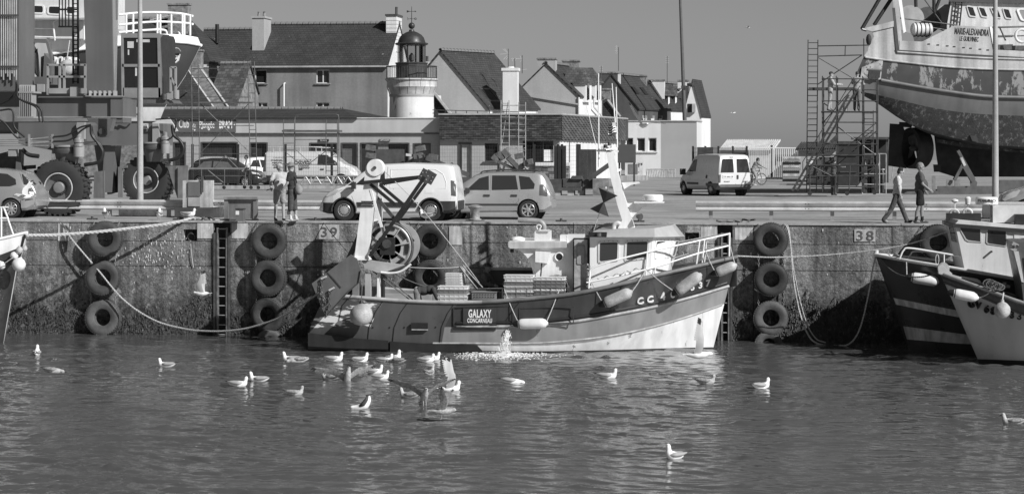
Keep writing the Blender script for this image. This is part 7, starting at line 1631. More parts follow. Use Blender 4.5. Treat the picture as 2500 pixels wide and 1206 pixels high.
# caged ladder
for px in (178,190): b = MB(); b.bar(P(px,-20,yA+5),P(px+1,205,yA+5),.06); b.build('ladder_rail',BLACK,th)
for i in range(22): b = MB(); b.bar(P(178,-10+i*10,yA+5),P(190,-10+i*10,yA+5),.03); b.build('ladder_rung',BLACK,th)
for px in (145,152,160,168): b = MB(); b.bar(P(px,-20,yA+4.6),P(px,66,yA+4.6),.035); b.build('cage_bar',BLACK,th)
for py in (24,66): b = MB(); b.bar(P(143,py,yA+4.6),P(190,py,yA+4.6),.06); b.build('cage_hoop',BLACK,th)
# driver cab
yc_ = yA+4.6; CABM = mat('cab_grey',.24,.45,var=.12)
def cabp(pts,d,m,name,dy=0.,par=None): return slabp(pts,yc_+dy,d,m,name,par or th)
cabp([(299,84),(388,84),(392,94),(392,237),(302,237)],1.9,mat('cab_interior',.035,.6),'cab',.06)
for q in (((295,82),(390,82),(390,93),(295,93)),((295,93),(301,93),(303,238),(297,238)),((384,93),(390,93),(393,238),(387,238)),((298,157),(390,157),(390,164),(298,164)),((300,215),(391,215),(392,239),(301,239))): cabp(q,.1,CABM,'cab_frame',-.04)
for q in (((302,94),(384,94),(385,156),(303,156)),((303,165),(386,165),(387,214),(304,214))): cabp(q,.03,glassmat('cab_glass',.012,.03),'cab_window',.01)
for q in (((311,102),(326,102),(326,118),(311,118)),((333,97),(365,97),(365,104),(333,104)),((330,166),(334,166),(334,186),(330,186)),((312,122),(315,122),(315,135),(312,135))): cabp(q,.02,mat('cab_sticker',.55,.5,var=.2),'cab_fitting',-.01)
b = MB(); b.prism([P(391,84,yc_),P(413,86,yc_+1.8),P(415,232,yc_+1.8),P(394,238,yc_)],(-.05,.05,0)); b.build('cab_side',HG,th)
for q in (((396,94),(402,94),(403,168),(396,167)),((405,92),(411,92),(412,224),(406,226)),((395,173),(404,173),(405,224),(396,224))): b = MB(); b.prism([P(a,c,yc_+(a-391)/22*1.8-.05) for a,c in q],(0,.03,0)); b.build('side_panel',CABM,th)
for a,c in (((417,165),(430,165)),((417,165),(417,225)),((429,165),(429,240)),((417,190),(429,210))): b = MB(); b.bar(P(*a,yc_),P(*c,yc_),.07); b.build('mirror_bracket',HGL,th)
cabp([(284,242),(404,244),(412,252),(300,254),(284,262)],1.8,HG,'cab_support'); cabp([(400,232),(428,220),(428,242),(400,244)],.5,HGL,'cab_step'); b = MB(); b.cyl(P(401,244,yc_-.1),P(401,230,yc_-.1),.1,n=12); b.build('warning_lamp',STEEL,th,smooth=40)
cabp([(300,240),(390,240),(390,246),(300,246)],1.5,OFFW,'cab_floor',.2)
# motors on the steering rings
for (px,py,y_) in ((193,345,yA-.3),(404,337,yB-.9)):
    b = MB(); b.cyl(P(px,py+14,y_),P(px,py+38,y_),.18,.17,20); b.build('gear_motor',HGL,th,smooth=40)
    b = MB(); b.lathe([(.1,0),(.15,.02),(.15,.1),(.11,.13),(.16,.15),(.16,.25),(.09,.3),(.1,.42),(.05,.45)],P(px,py+14,y_),n=18); b.build('drive_motor',HYD,th,smooth=30)
    b = MB(); q = P(px-28,py+14,y_+.5); b.lathe([(.55,0),(.55,.06)],q,n=32); b.build('slew_plate',HGL,th,smooth=30)
    b = MB(); b.lathe([(.5,-.22),(.52,-.05),(.5,0)],q,n=40); b.build('slew_ring',STEEL,th,smooth=30)
    b = MB(); b.lathe([(.3,-.7),(.4,-.3),(.42,-.2)],q,n=24); b.build('steering_stem',HG,th,smooth=40)
# hoses
for pts,r,y_ in (([(40,200),(38,225),(20,245),(-20,262)],.035,yA+.6),([(42,205),(45,240),(95,262),(104,290),(110,335)],.035,yA+.4),([(42,205),(46,240),(88,262),(96,290),(100,340)],.035,yA+.4),([(0,270),(30,270),(35,310),(60,335)],.03,yA+.1),([(-20,285),(10,300),(40,335),(70,350)],.03,yA+.1),
                   ([(130,335),(165,330),(195,312),(222,305)],.03,yA-.4),([(130,346),(170,342),(200,318),(222,306)],.03,yA-.4),([(222,308),(224,330),(240,352),(250,372),(240,395),(206,402)],.05,yA-.4),([(222,308),(228,332),(246,356),(252,376),(242,396),(206,404)],.05,yA-.35),
                   ([(420,308),(424,330),(440,345),(448,365),(436,384),(412,392)],.06,yB-1),([(420,306),(428,332),(444,350),(450,368),(436,386),(412,394)],.05,yB-.95),([(55,365),(70,378),(95,382)],.07,yA-.2),([(396,345),(420,335),(430,300),(424,290),(380,292)],.03,yB-1),([(300,275),(320,282),(318,275),(335,280),(345,272)],.03,yB-1)):
    b = MB(); b.tube(catmull([P(a,c,y_) for a,c in pts],6),r,8); b.build('hydraulic_hose',HOSE,th,smooth=60)
for i in range(4): b = MB(); b.tube([P(-20,341+i*5,yA-.3),P(72+(i % 2)*50,341+i*5,yA-.3),P(130,334+i*6,yA-.3)],.022,6); b.build('hydraulic_line',HYD,th)
for px in (71,128): b = MB(); b.bar(P(px,328,yA-.36),P(px,362,yA-.36),.06); b.build('line_clamp',HYD,th)
hb([(20,365),(38,365),(38,382),(20,382)],yA-.2,.3,HGL,'valve_box'); hb([(52,365),(48,470),(36,470),(40,365)],yA+.6,.3,HG,'strut')
hb([(-20,380),(40,365),(40,430),(-20,430)],yA+2.2,.3,STEEL,'rear_panel')
MUD = mat('mudguard_board',.17,.8,var=.2,streak=.3)
for q,y_ in ((((230,420),(254,417),(254,484),(228,484)),yA+.8),(((408,406),(458,404),(458,412),(433,414),(433,484),(433,484)),yB-.3),(((434,408),(458,406),(457,484),(434,484)),yB-.4),(((288,408),(310,404),(310,410),(298,412),(298,482),(288,482)),yB-.5),(((55,405),(85,403),(85,412),(62,414),(62,430),(55,430)),yA+1)): hb(list(q),y_,.12,MUD,'mudguard')
hb([(255,425),(280,425),(280,470),(262,475)],yB-.2,.5,STEEL,'axle_gear')
# arrow placard
hb([(348,302),(361,302),(361,315),(348,315)],yB-.72,.06,WHITE,'placard'); hb([(350,310),(357,310),(357,308),(360,311),(357,314),(357,312),(350,312)],yB-.76,.03,BLACK,'placard_arrow')
text('AVANT',P(354.5,305.5,yB-.765),.1,BLACK,th,sx=.7,ext=.003)
# pointed pale board on the hoist's far side, with sling
tb = thing('pale_pointed_board','pale pointed notice board standing beside the hoist hoses','board',P(410,330,yB+3))
slabp([(372,300),(412,287),(434,320),(424,323),(410,310),(372,320)],yB+3,.1,OFFW,'board',tb)
b = MB(); b.bar(P(410,330,yB+3.06),(X(410,yB+3),yB+3.06,Q),.1); b.build('post',STEEL,tb)
# ------------------------------------------------------------------ mesh fence
yF_ = 50.; FP = mat('dark_fence_post',.03,.5,var=.2); WIRE = mat('fence_wire',.06,.5)
posts = [395,470,581,697,810,920,1023,1125,1217,1304,1362,1372,1415]
tf = thing('mesh_fence','dark wire mesh fence on posts in front of the low buildings','fence',(X(900,yF_),yF_,Q)); zt_,zb_ = Z(900,356,yF_),Q+.12
b = MB(); b.bx(X(380,yF_),X(1420,yF_),yF_-.15,yF_+.2,Q,Q+.16); b.build('kerb',CONC,tf)
for px in posts: b = MB(); x_ = X(px,yF_); b.bx(x_-.06,x_+.06,yF_-.05,yF_+.05,Q,zt_+.08); b.build('post',FP,tf)
for a,c in zip(posts,posts[1:]):
    xa_,xc_ = X(a,yF_)+.06,X(c,yF_)-.06
    if xc_-xa_ < .4: continue
    b = MB(); n = int((xc_-xa_)/.13)
    for i in range(n+1): x_ = xa_+(xc_-xa_)*i/n; b.bar((x_,yF_,zb_),(x_,yF_,zt_),.0055)
    for i in range(12): z_ = zb_+(zt_-zb_)*i/11; b.bar((xa_,yF_-.01,z_),(xc_,yF_-.01,z_),.007)
    b.build('wire_panel',WIRE,tf,kind='stuff',fix=False)
for px in (1020,1357,1366,1378): b = MB(); x_ = X(px,yF_-.3); b.bx(x_-.08,x_+.08,yF_-.4,yF_-.2,Q,zt_); b.build('gate_post',FP,tf)
# ------------------------------------------------------------------ scaffolds
SC = mat('scaffold_tube',.14,.45,metal=.4,var=.3,scale=4); SCW = mat('scaffold_pale_tube',.4,.45,metal=.3,var=.3,scale=4); PLK = mat('scaffold_plank',.1,.8,var=.3)
def tubes(t,lines,y,m,r=.024,name='tube'):
    for a,c in lines: b = MB(); b.tube([P(a[0],a[1],y if len(a) < 3 else a[2]),P(c[0],c[1],y if len(c) < 3 else c[2])],r,6); b.build(name,m,t)
def ladder_frame(t,xa,xb,yt_,yb_,y,m,skew=0.,n=None,r=.024):
    tubes(t,[((xa+skew,yt_),(xa,yb_)),((xb+skew,yt_),(xb,yb_))],y,m,r,'standard'); n = n or int((yb_-yt_)/21)
    for i in range(n): f = (i+.5)/n; py = yt_+(yb_-yt_)*f; sx = skew*(1-f); tubes(t,[((xa+sx,py),(xb+sx,py))],y,m,r*.75,'rung')
def plank(t,xa,xb,py,y,d=.6,th_=4,m=None): b = MB(); b.prism([P(xa,py,y),P(xb,py,y),P(xb,py+th_,y),P(xa,py+th_,y)],(0,d,0)); b.build('plank',m or PLK,t)
y1 = 46.; t1 = thing('tall_scaffold','tall narrow rolling scaffold with crossed braces in front of the dive club','scaffold',(X(545,y1),y1,Q))
ladder_frame(t1,471,488,152,452,y1,SC,-4); ladder_frame(t1,612,628,150,462,y1,SC,-7)
tubes(t1,[((467,168),(606,168)),((468,190),(608,190)),((468,237),(608,238)),((485,250),(612,375)),((606,255),(488,375)),((472,308),(620,307)),((486,376),(626,376)),((550,380),(500,435)),((550,380),(600,430))],y1+.2,SC,.02)
plank(t1,472,610,249,y1); plank(t1,462,602,410,y1-.5,.6,4,mat('table_top_plank',.2,.7))
tubes(t1,[((548,414),(548,455)),((600,414),(597,455)),((500,430),(598,430)),((508,416),(545,446)),((492,414),(492,440))],y1-.5,SC,.028)
for px,py in ((547,458),(597,457),(613,458),(631,458)): b = MB(); c = P(px,py,y1-.4); b.cyl(c-V(0,.03,0),c+V(0,.03,0),.09,n=14); b.build('caster',RUBBER,t1,smooth=40)
y2 = 44.; t2 = thing('rolling_scaffold','low rolling scaffold with arched top before the tradesman van','scaffold',(X(760,y2),y2,Q))
ladder_frame(t2,692,719,292,425,y2,SC,0,8); ladder_frame(t2,796,824,293,425,y2,SC,0,8)
b = MB(); b.tube(catmull([P(720,425,y2+.6),P(720,300,y2+.6),P(721,286,y2+.6),P(728,281,y2+.6),P(770,280,y2+.6),P(820,280,y2+.6),P(826,286,y2+.6),P(827,300,y2+.6),P(828,425,y2+.6)],3),.026,6); b.build('arch',SC,t2,smooth=50)
plank(t2,688,828,318,y2-.1,.8,5); tubes(t2,[((719,341),(798,341)),((695,370),(735,402)),((722,366),(762,402)),((800,366),(752,402)),((826,366),(790,402)),((692,402),(800,402))],y2+.1,SC,.02)
t3 = thing('lattice_beam','pale lattice beam lying behind the standing men','lattice beam',(X(810,43),43,Q))
tubes(t3,[((725,431),(895,431)),((725,451),(895,451))]+[((733+i*26,451),(746+i*26,431)) for i in range(6)]+[((746+i*26,431),(759+i*26,451)) for i in range(6)]+[((759+i*52,431),(759+i*52,451)) for i in range(3)],43.,SCW,.035)
tubes(t3,[((735,451),(735,463)),((880,451),(880,463))],43.,SC,.05)
y4 = 47.; t4 = thing('narrow_ladder_tower','narrow pale ladder tower in front of the slate-clad band','scaffold',(X(1254,y4),y4,Q))
ladder_frame(t4,1223,1243,245,470,y4,SCW,0,14,.026); ladder_frame(t4,1266,1283,250,470,y4,SCW,0,14,.026); tubes(t4,[((1225,258),(1266,258)),((1225,286),(1282,287)),((1226,348),(1240,250)),((1225,333),(1282,333)),((1225,318),(1282,317)),((1225,302),(1282,302)),((1225,362),(1282,362))],y4+.1,SCW,.022); plank(t4,1226,1282,287,y4,.6,3)
# big scaffold at the hauled-out trawler
y5 = 34.; t5 = thing('hull_scaffold','big dark tube scaffold at the stern of the hauled-out trawler','scaffold',(X(2075,y5),y5,Q)); SD_ = mat('scaffold_dark_tube',.07,.45,metal=.3,var=.4,scale=4)
ladder_frame(t5,1969,1993,98,470,y5+2,SD_,4,26,.028)
tubes(t5,[((1998,113),(2122,111)),((1997,138),(2105,135)),((2064,113),(2063,138)),((1996,140),(2080,190)),((2105,135),(1996,207)),((2109,95),(2109,140))],y5+2,SD_,.028)
for px in (2008,2042,2106,2140): tubes(t5,[((px,186),(px,470))],y5+(.0 if px in (2008,2106) else 0),SD_,.03,'standard'); tubes(t5,[((px+3,190),(px+3,470))],y5+1.3,SD_,.03,'standard')
for py in (193,220,247,273,299,325,352,379,405): tubes(t5,[((2006,py),(2142,py+.5))] if py not in (220,) else [((2106,py),(2142,py))],y5-.04,SD_,.027,'ledger')
for py in (247,299,352): tubes(t5,[((2009,py),(2143,py))],y5+1.3,SD_,.025,'ledger')
tubes(t5,[((2010,300),(2100,195)),((2140,300),(2010,405)),((2042,405),(2140,320)),((2045,310),(2140,380)),((2090,350),(2130,320)),((2008,250),(2042,275))],y5+.6,SD_,.025,'brace')
plank(t5,2005,2142,272,y5,1.3,3); plank(t5,1974,2082,214,y5+1.6,.6,7,mat('heavy_plank',.06,.7)); plank(t5,2010,2140,378,y5,1.3,3)
ladder_frame(t5,2110,2132,270,410,y5+1.5,SD_,0,10,.022)
for px,py in ((1977,472),(2068,472),(2135,470)): b = MB(); c = P(px,py,y5-.3); b.cyl(c-V(0,.04,0),c+V(0,.04,0),.1,n=14); b.build('caster',RUBBER,t5,smooth=40)
tubes(t5,[((1977,404),(2142,404)),((1977,430),(2142,430)),((1977,456),(2142,457)),((1977,404),(1977,468)),((2075,404),(2073,465)),((2136,404),(2136,468)),((1980,405),(2030,430)),((2140,405),(2090,455)),((2080,430),(2140,408))],y5-.3,SD_,.03,'lower_rail')
t6 = thing('access_stairs','steep dark steel stairs leaning up to the hull scaffold platform','stairs',(X(2010,y5-1),y5-1,Q))
for dx,yy in ((0,y5-1.1),(12,y5-.4)): b = MB(); b.bar(P(1934+dx,466,yy),P(2072+dx,232,yy),.05,.1); b.build('stringer',SD_,t6)
for i in range(16): f = (i+.5)/16; b = MB(); b.prism([P(1934+138*f,466-234*f,y5-1.1),P(1948+138*f,466-234*f,y5-1.1),P(1948+138*f,467.3-234*f,y5-1.1),P(1934+138*f,467.3-234*f,y5-1.1)],(0,.25,0)); b.build('tread',SD_,t6)
tubes(t6,[((1960,395),(2085,190)),((1960,395),(1960,425)),((2000,330),(2000,355)),((2042,262),(2042,285)),((1978,410),(2100,210))],y5-1.1,SD_,.022,'hand_rail')
b = MB(); b.prism([P(2026,345,y5-.8),P(2046,325,y5-.8),P(2046,345,y5-.8),P(2030,350,y5-.8)],(0,.5,0)); b.build('tread_plate',SD_,t6)
# buckets on scaffold
t = thing('bucket','pale bucket standing on the scaffold platform between two workers','bucket',P(2064,272,y5+.5)); b = MB(); b.lathe([(.1,0),(.14,.3),(.145,.3),(.135,.28),(.095,.02)],P(2064,271,y5+.5),n=16); b.build('pail',mat('bucket_plastic',.4,.5),t,smooth=40); b = MB(); b.tube(catmull([P(2059,253,y5+.5),P(2064,248,y5+.5),P(2069,253,y5+.5)],4),.01,5); b.build('handle',STEEL,t)
# ------------------------------------------------------------------ yard things on the right
yS = 96.
t = thing('corrugated_shed','low shed with pale corrugated roof behind the yard gate','shed',(X(1822,yS),yS,Q))
b = MB(); b.bx(X(1758,yS),X(1888,yS),yS,yS+5,Q,Z(1820,365,yS)); b.build('wall',mat('shed_wall_pale',.4,.8,var=.2),t)
x_ = X(1755,yS); xe_ = X(1890,yS); n = 26; e_ = Z(1820,366,yS); r_ = Z(1820,343,yS+3)
CORR = mat('corrugated_sheet',.55,.6,var=.15,scale=2,streak=.2)
for i in range(n):
    a,c = x_+(xe_-x_)*i/n,x_+(xe_-x_)*(i+1)/n; mid = a+(c-a)*.55; b = MB()
    b.add([(a,yS-.3,e_),(mid,yS-.3,e_+.1),(c,yS-.3,e_),(a+.45,yS+3,r_),(mid+.45,yS+3,r_+.1),(c+.45,yS+3,r_),(a,yS-.3,e_-.03),(c,yS-.3,e_-.03),(a+.45,yS+3,r_-.03),(c+.45,yS+3,r_-.03)],[(0,1,4,3),(1,2,5,4),(6,7,2,1,0),(6,8,9,7),(3,4,5,9,8)]); b.build('roof_rib',CORR,t)
b = MB(); b.bx(X(1790,yS),X(1830,yS),yS-.05,yS+.02,Q,Z(1800,374,yS)); b.build('doorway',BLACK,t)
ygt = 88.; t = thing('yard_gate','white barred sliding gate of the boatyard','gate',(X(1890,ygt),ygt,Q))
for py in (361,435): b = MB(); b.bar(P(1826,py,ygt),P(1956,py+1,ygt),.09,.14 if py > 400 else .08); b.build('rail',WHITE,t)
for i in range(27): px = 1829+i*4.8; b = MB(); b.bar(P(px,361,ygt),P(px,435,ygt),.045); b.build('bar',WHITE,t)
b = MB(); b.bar(P(1884,355,ygt+.1),(X(1884,ygt),ygt+.1,Q),.14); b.build('post',FP,t)
t = thing('yard_fence','dark yard fence with boards leaning on it beside the leaning post','fence',(X(1760,ygt),ygt,Q))
for px in (1692,1722,1754,1789,1823): b = MB(); b.bar((X(px,ygt),ygt,Q),P(px,357,ygt),.14); b.build('post',FP,t)
for a,c in ((1692,1754),(1756,1823)):
    b = MB(); xa_,xc_ = X(a,ygt),X(c,ygt); n = 24
    for i in range(n+1): x_ = xa_+(xc_-xa_)*i/n; b.bar((x_,ygt,Q),(x_,ygt,Z(a,360,ygt)),.02)
    for i in range(8): z_ = Q+.1+i*.28; b.bar((xa_,ygt-.02,z_),(xc_,ygt-.02,z_),.02)
    b.build('wire_panel',WIRE,t,kind='stuff',fix=False)
for i in range(8): px = 1702+i*4.6; b = MB(); b.bar(P(px,428,ygt-1),P(px+3+i*.3,360,ygt-.3),.14,.04); b.build('leaning_board',mat('dark_board',.04,.7,var=.4),t)
# pallets and boxes
t = thing('pallet_stack','stack of dark and pale fish boxes beside the white gate','pallet stack',G(1934,444))
py_ = 444; p0 = G(1934,444); yP = p0.y
for i in range(9): b = MB(); pyb = 444-i*7; b.prism([P(1910+(i % 3),pyb-5.5,yP),P(1955-(i % 2)*3,pyb-5.5,yP),P(1955-(i % 2)*3,pyb,yP),P(1910+(i % 3),pyb,yP)],(0,1,0)); b.build('box',[BLACK,PALE,mat('grey_box',.25,.6)][(i*2) % 3],t)
t = thing('mottled_tank','paint-spattered pale tank behind the big scaffold','tank',G(2005,452)); yP = G(2005,452).y
SPAT = mat('spattered_paint',.72,.6,var=.2,patch=(.1,.48,2.2))
b = MB(); b.prism([P(1968,396,yP),P(2000,384,yP),P(2044,384,yP),P(2048,452,yP),P(1968,452,yP)],(0,1.6,0)); b.build('tank_body',SPAT,t)
t = thing('dark_container','dark steel container with panelled side behind the scaffold','container',(X(2070,62),62,Q)); p,q = P(2046,346,62),P(2096,446,62); b = MB(); b.bx(p.x,q.x,62,66,Q,p.z); b.build('body',mat('container_dark',.03,.6,var=.2),t)
for py in (380,400,420): b = MB(); b.bx(p.x+.1,q.x-.1,61.94,62,Z(2070,py+1.5,62),Z(2070,py-1.5,62)); b.build('panel_rib',STEEL,t)
b = MB(); b.bx(p.x-.05,q.x+.05,61.9,62.0,p.z-.12,p.z+.02); b.build('top_rail',STEEL,t)
t = thing('dark_workshop','dark open workshop building behind the trawler rudder','building',(X(2180,72),72,Q)); p,q = P(2092,341,72),P(2168,440,72); b = MB(); b.bx(p.x,q.x,73,80,Q,p.z); b.build('wall',mat('workshop_dark',.025,.8),t); b = MB(); b.bx(p.x-.2,q.x+.2,72.3,80,p.z,p.z+.15); b.build('roof',STEEL,t)
for px in (2094,2130,2166): b = MB(); b.bar((X(px,72.5),72.5,Q),(X(px,72.5),72.5,p.z),.16); b.build('post',STEEL,t)
t = thing('tiled_shed','low shed with dark ribbed roof behind the access stairs','shed',(X(1990,84),84,Q)); b = MB(); b.bx(X(1950,84),X(2040,84),84,88,Q,Z(1990,366,84)); b.build('wall',LREND,t); b = MB(); b.prism([P(1942,368,83.7),P(2044,368,83.7),P(2044,351,86),P(1960,351,86)],(0,0,.08)); b.build('roof',mat('ribbed_roof',.1,.7,var=.3,streak=.2),t)
for i in range(18): px = 1944+i*5.6; b = MB(); b.bar(P(px,367,83.65)+V(0,0,.1),P(min(2044,px+14),351,86)+V(0,0,.1),.06); b.build('roof_rib',STEEL,t)
t = thing('far_sheds','row of low pale sheds across the far side of the yard','building',(X(1925,130),130,Q)); b = MB(); b.bx(X(1720,130),X(2100,130),130,134,Q,Z(1900,384,130)); b.build('wall',mat('far_shed_wall',.3,.8,var=.3,scale=1),t)
b = MB(); b.bx(X(1715,130),X(2105,130),129.7,134.5,Z(1900,384,130),Z(1900,378,130)); b.build('roof',mat('far_shed_roof',.14,.8),t)
for i in range(12): px = 1735+i*30; b = MB(); b.bx(X(px,130),X(px+12,130),129.9,130.1,Z(px,402,130),Z(px,390,130)); b.build('window',BLACK,t)
# gas bottle rack
t = thing('gas_bottle_rack','steel rack of dark gas bottles beside the hull scaffold','gas bottles',G(2135,474)); yP = G(2135,474).y; GB = mat('gas_bottle_dark',.04,.4,var=.2)
for i,px in enumerate((2112,2122,2132,2143)): b = MB(); k = .11; b.lathe([(k,0),(k,1.25),(k*.9,1.35),(k*.4,1.45),(.035,1.47),(.035,1.6),(.05,1.6),(.05,1.66)],P(px,472,yP+.1+.2*(i % 2)),n=16); b.build('gas_bottle',GB,t,smooth=40)
b = MB(); b.lathe([(.11,0),(.11,.95),(.06,1.05),(.03,1.1),(.05,1.2)],P(2154,470,yP+.1),n=16); b.build('gas_bottle',GB,t,smooth=40); b = MB(); b.torus(P(2154,414,yP+.1),(0,0,1),.1,.02,16,5); b.build('valve_guard',WHITE,t,smooth=50)
tubes(t,[((2105,398),(2105,474)),((2163,376),(2163,474)),((2147,376),(2147,474)),((2105,474),(2163,474)),((2105,450),(2163,451)),((2105,425),(2163,425)),((2105,376),(2163,376))],yP-.15,SCW,.03,'rack_bar')
t = thing('step_ladder','step ladder leaning beside the trawler rudder','ladder',G(2188,440)); yP = G(2188,440).y; ladder_frame(t,2176,2192,400,440,yP,SCW,6,4,.03)
# ------------------------------------------------------------------ cradle parts and blocks behind the cars
yC = 40.
def cradle(px,label,segs,pads,base):
    t = thing('cradle_arms',label,'cradle',(X(px,yC),yC,Q),group='spare cradle arms')
    for a,c,w_ in segs: b = MB(); b.bar(P(*a,yC),P(*c,yC+.4),w_); b.build('arm',CR if w_ > .12 else SCW,t)
    for px_,py_,an in pads: b = MB(); b.box(P(px_,py_,yC+.2),(.42,.5,.26),Matrix.Rotation(R(an),3,'Y')); b.build('pad',mat('worn_pad',.12,.8,var=.5,scale=6,fine=.3),t)
    for a,c in base: b = MB(); b.bar(P(*a,yC+.2),P(*c,yC+.2),.28); b.build('base_beam',CR,t)
cradle(1270,'crossed steel cradle arms with worn pads above the silver people carrier',[((1215,395),(1300,432),.14),((1240,385),(1290,435),.22),((1290,395),(1240,432),.2),((1225,410),(1200,430),.08),((1235,395),(1225,425),.08),((1280,405),(1300,430),.08)],[(1212,388,40),(1236,375,50),(1268,381,-12),(1290,396,-12),(1222,381,60)],[((1200,434),(1320,434))])
cradle(1060,'long sloping cradle arms with pads behind the white van',[((1040,385),(1145,428),.22),((1025,383),(980,410),.2),((1033,378),(1038,420),.14),((1100,400),(1140,470),.2),((990,378),(1025,382),.12)],[(1027,363,-12),(1022,381,-12),(1058,384,8),(905,361,8),(906,380,10)],[((960,436),(1150,440))])
t = thing('scratched_panel','dark scratched steel panel standing behind the white van','panel',(X(950,41),41,Q)); b = MB(); p,q = P(916,365,41),P(986,440,41); b.bx(p.x,q.x,41,41.15,Q,p.z); b.build('plate',mat('scratched_dark',.08,.6,var=.3,patch=(.5,.3,2.)),t)
t = thing('stacked_beams','stack of heavy dark timber beams on blocks behind the silver people carrier','beams',(X(1415,36),36,Q)); yb_ = 36.
random.seed(4)
for (a,c,d,e) in ((1340,1372,438,458),(1374,1420,436,457),(1422,1478,438,460),(1250,1338,434,452),(1345,1425,458,466)): b = MB(); p,q = P(a,d,yb_),P(c,e,yb_); b.bx(p.x,q.x-.02,yb_+random.uniform(0,.2),yb_+.8,q.z,p.z); b.build('beam',mat('dark_beam',.07,.8,var=.35,scale=3,fine=.2),t)
for a in (1352,1385,1410): b = MB(); p = P(a,466,yb_); b.bx(p.x,p.x+.3,yb_+.1,yb_+.7,Q,P(a,457,yb_).z); b.build('support_block',CONC,t)
b = MB(); b.prism([P(1392,438,yb_-.1),P(1396,430,yb_-.1),P(1418,430,yb_-.1),P(1422,438,yb_-.1)],(0,.6,0)); b.build('hatch_lid',CR,t)
t = thing('concrete_block','mottled concrete block with a steel channel leaning on it','block',G(1466,478)); yP = G(1466,478).y; b = MB(); p,q = P(1447,436,yP),P(1484,478,yP); b.bx(p.x,q.x,yP,yP+.8,Q,p.z); b.build('block',mat('mottled_block',.2,.9,var=.5,scale=4),t); b = MB(); b.bar(P(1437,438,yP+.4),P(1488,402,yP+.4),.3,.2); b.build('steel_channel',CR,t)
t = thing('timber_gate','dark timber yard doors between fence and mast','gate',(X(1430,48),48,Q));
for i in range(4): b = MB(); xa_ = X(1412+i*11,48); b.bx(xa_,X(1422.5+i*11,48),48,48.1,Q+.05,Z(1430,365,48)); b.build('plank',mat('dark_gate_plank',.05,.7,var=.3,streak=.3),t)
b = MB(); b.bar((X(1410,48),48,Q),P(1410,352,48),.14); b.build('post',FP,t)
t = thing('grey_notice_board','plain dark grey board standing beside the trawler mast','board',(X(1530,60),60,Q)); b = MB(); p,q = P(1508,353,60),P(1552,398,60); b.bx(p.x,q.x,60,60.1,q.z,p.z); b.build('panel',mat('plain_dark_grey',.085,.6,var=.05),t)
for px in (1512,1548): b = MB(); b.bar((X(px,60.1),60.15,Q),(X(px,60.1),60.15,q.z+.3),.1); b.build('post',STEEL,t)
t = thing('switch_cabinet','grey steel switch cabinet with peeling white side','cabinet',G(1550,440)); yP = G(1550,440).y; p,q = P(1529,397,yP),P(1568,436,yP); b = MB(); b.bx(p.x,q.x,yP,yP+.7,Q,p.z); b.build('housing',mat('peeling_cabinet',.55,.7,var=.2,patch=(.06,.42,2.5)),t); b = MB(); b.bx(p.x+.15,p.x+.75,yP-.04,yP,Q+.4,p.z-.1); b.build('door',mat('cabinet_door_grey',.16,.5),t)
b = MB(); b.bx(p.x-.4,q.x+.3,yP-.3,yP+1,Q,Q+.3); b.build('plinth',CONC,t)
t = thing('leaning_barriers','rack of pale crowd barriers against the grey wall','barriers',(X(1612,93),93,Q)); tubes(t,[((1578,414),(1648,413)),((1580,435),(1648,435)),((1578,414),(1580,436)),((1620,414),(1621,436)),((1631,414),(1630,436)),((1648,413),(1648,436))]+[((1583+i*4,416),(1585+i*4.1,434)) for i in range(9)]+[((1634+i*4,416),(1633+i*4,434)) for i in range(4)],93.,SCW,.05,'barrier_bar')
# ------------------------------------------------------------------ things along the quay edge
t = thing('power_cabinet','concrete power cabinet with grey steel door on a dark plinth','cabinet',G(478,532)); yP = G(478,532).y
b = MB(); p,q = P(426,507,yP),P(534,532,yP); b.bx(p.x,q.x-.16,yP,yP+1,Q,p.z); b.build('plinth',mat('peeling_dark_plinth',.06,.8,var=.3,scale=3,patch=(.3,.33,2)),t); b = MB(); b.bx(q.x-.15,q.x,yP+.1,yP+.9,Q,p.z+.02); b.build('plinth_end',RUSTY,t)
b = MB(); p,q = P(446,441,yP+.2),P(511,505,yP+.2); b.bx(p.x,q.x,yP+.2,yP+.8,q.z-.03,p.z); b.build('housing',PALE,t); b = MB(); a,c = P(458,444,yP+.1),P(488,479,yP+.1); b.bx(a.x,c.x,yP+.15,yP+.2,c.z,a.z); b.build('door',GREYP,t); b = MB(); a,c = P(458,482,yP+.1),P(488,504,yP+.1); b.bx(a.x,c.x,yP+.16,yP+.2,c.z,a.z); b.build('lower_panel',mat('pale_panel',.4,.7,var=.2),t)
for px in (492,495): b = MB(); b.tube([P(px,470,yP+.15),P(px,430,yP+.15)],.025,6); b.build('conduit',STEEL,t)
t = thing('steel_skip','dented grey steel skip at the quay edge','skip',G(588,539)); yP = G(588,539).y; SK = mat('skip_grey',.24,.55,var=.2,scale=2,streak=.3)
b = MB(); b.loft([[P(556,534,yP),P(620,534,yP),P(620,534,yP+.9),P(556,534,yP+.9)],[P(547,485,yP-.1),P(628,485,yP-.1),P(628,485,yP+1),P(547,485,yP+1)]]); b.build('bin',SK,t)
for a,c in ((547,557),(618,628)): b = MB(); b.prism([P(a,487,yP-.14),P(c,487,yP-.14),P(c,538,yP-.05),P(a,538,yP-.05)],(0,.1,0)); b.build('side_channel',SK,t)
b = MB(); b.bar(P(546,484,yP-.14),P(629,484,yP-.14),.08); b.build('rim',SK,t)
for a in (552,623): b = MB(); b.bar(P(a-8,537,yP-.2),P(a+8,537,yP-.2),.07); b.build('foot',BLACK,t)
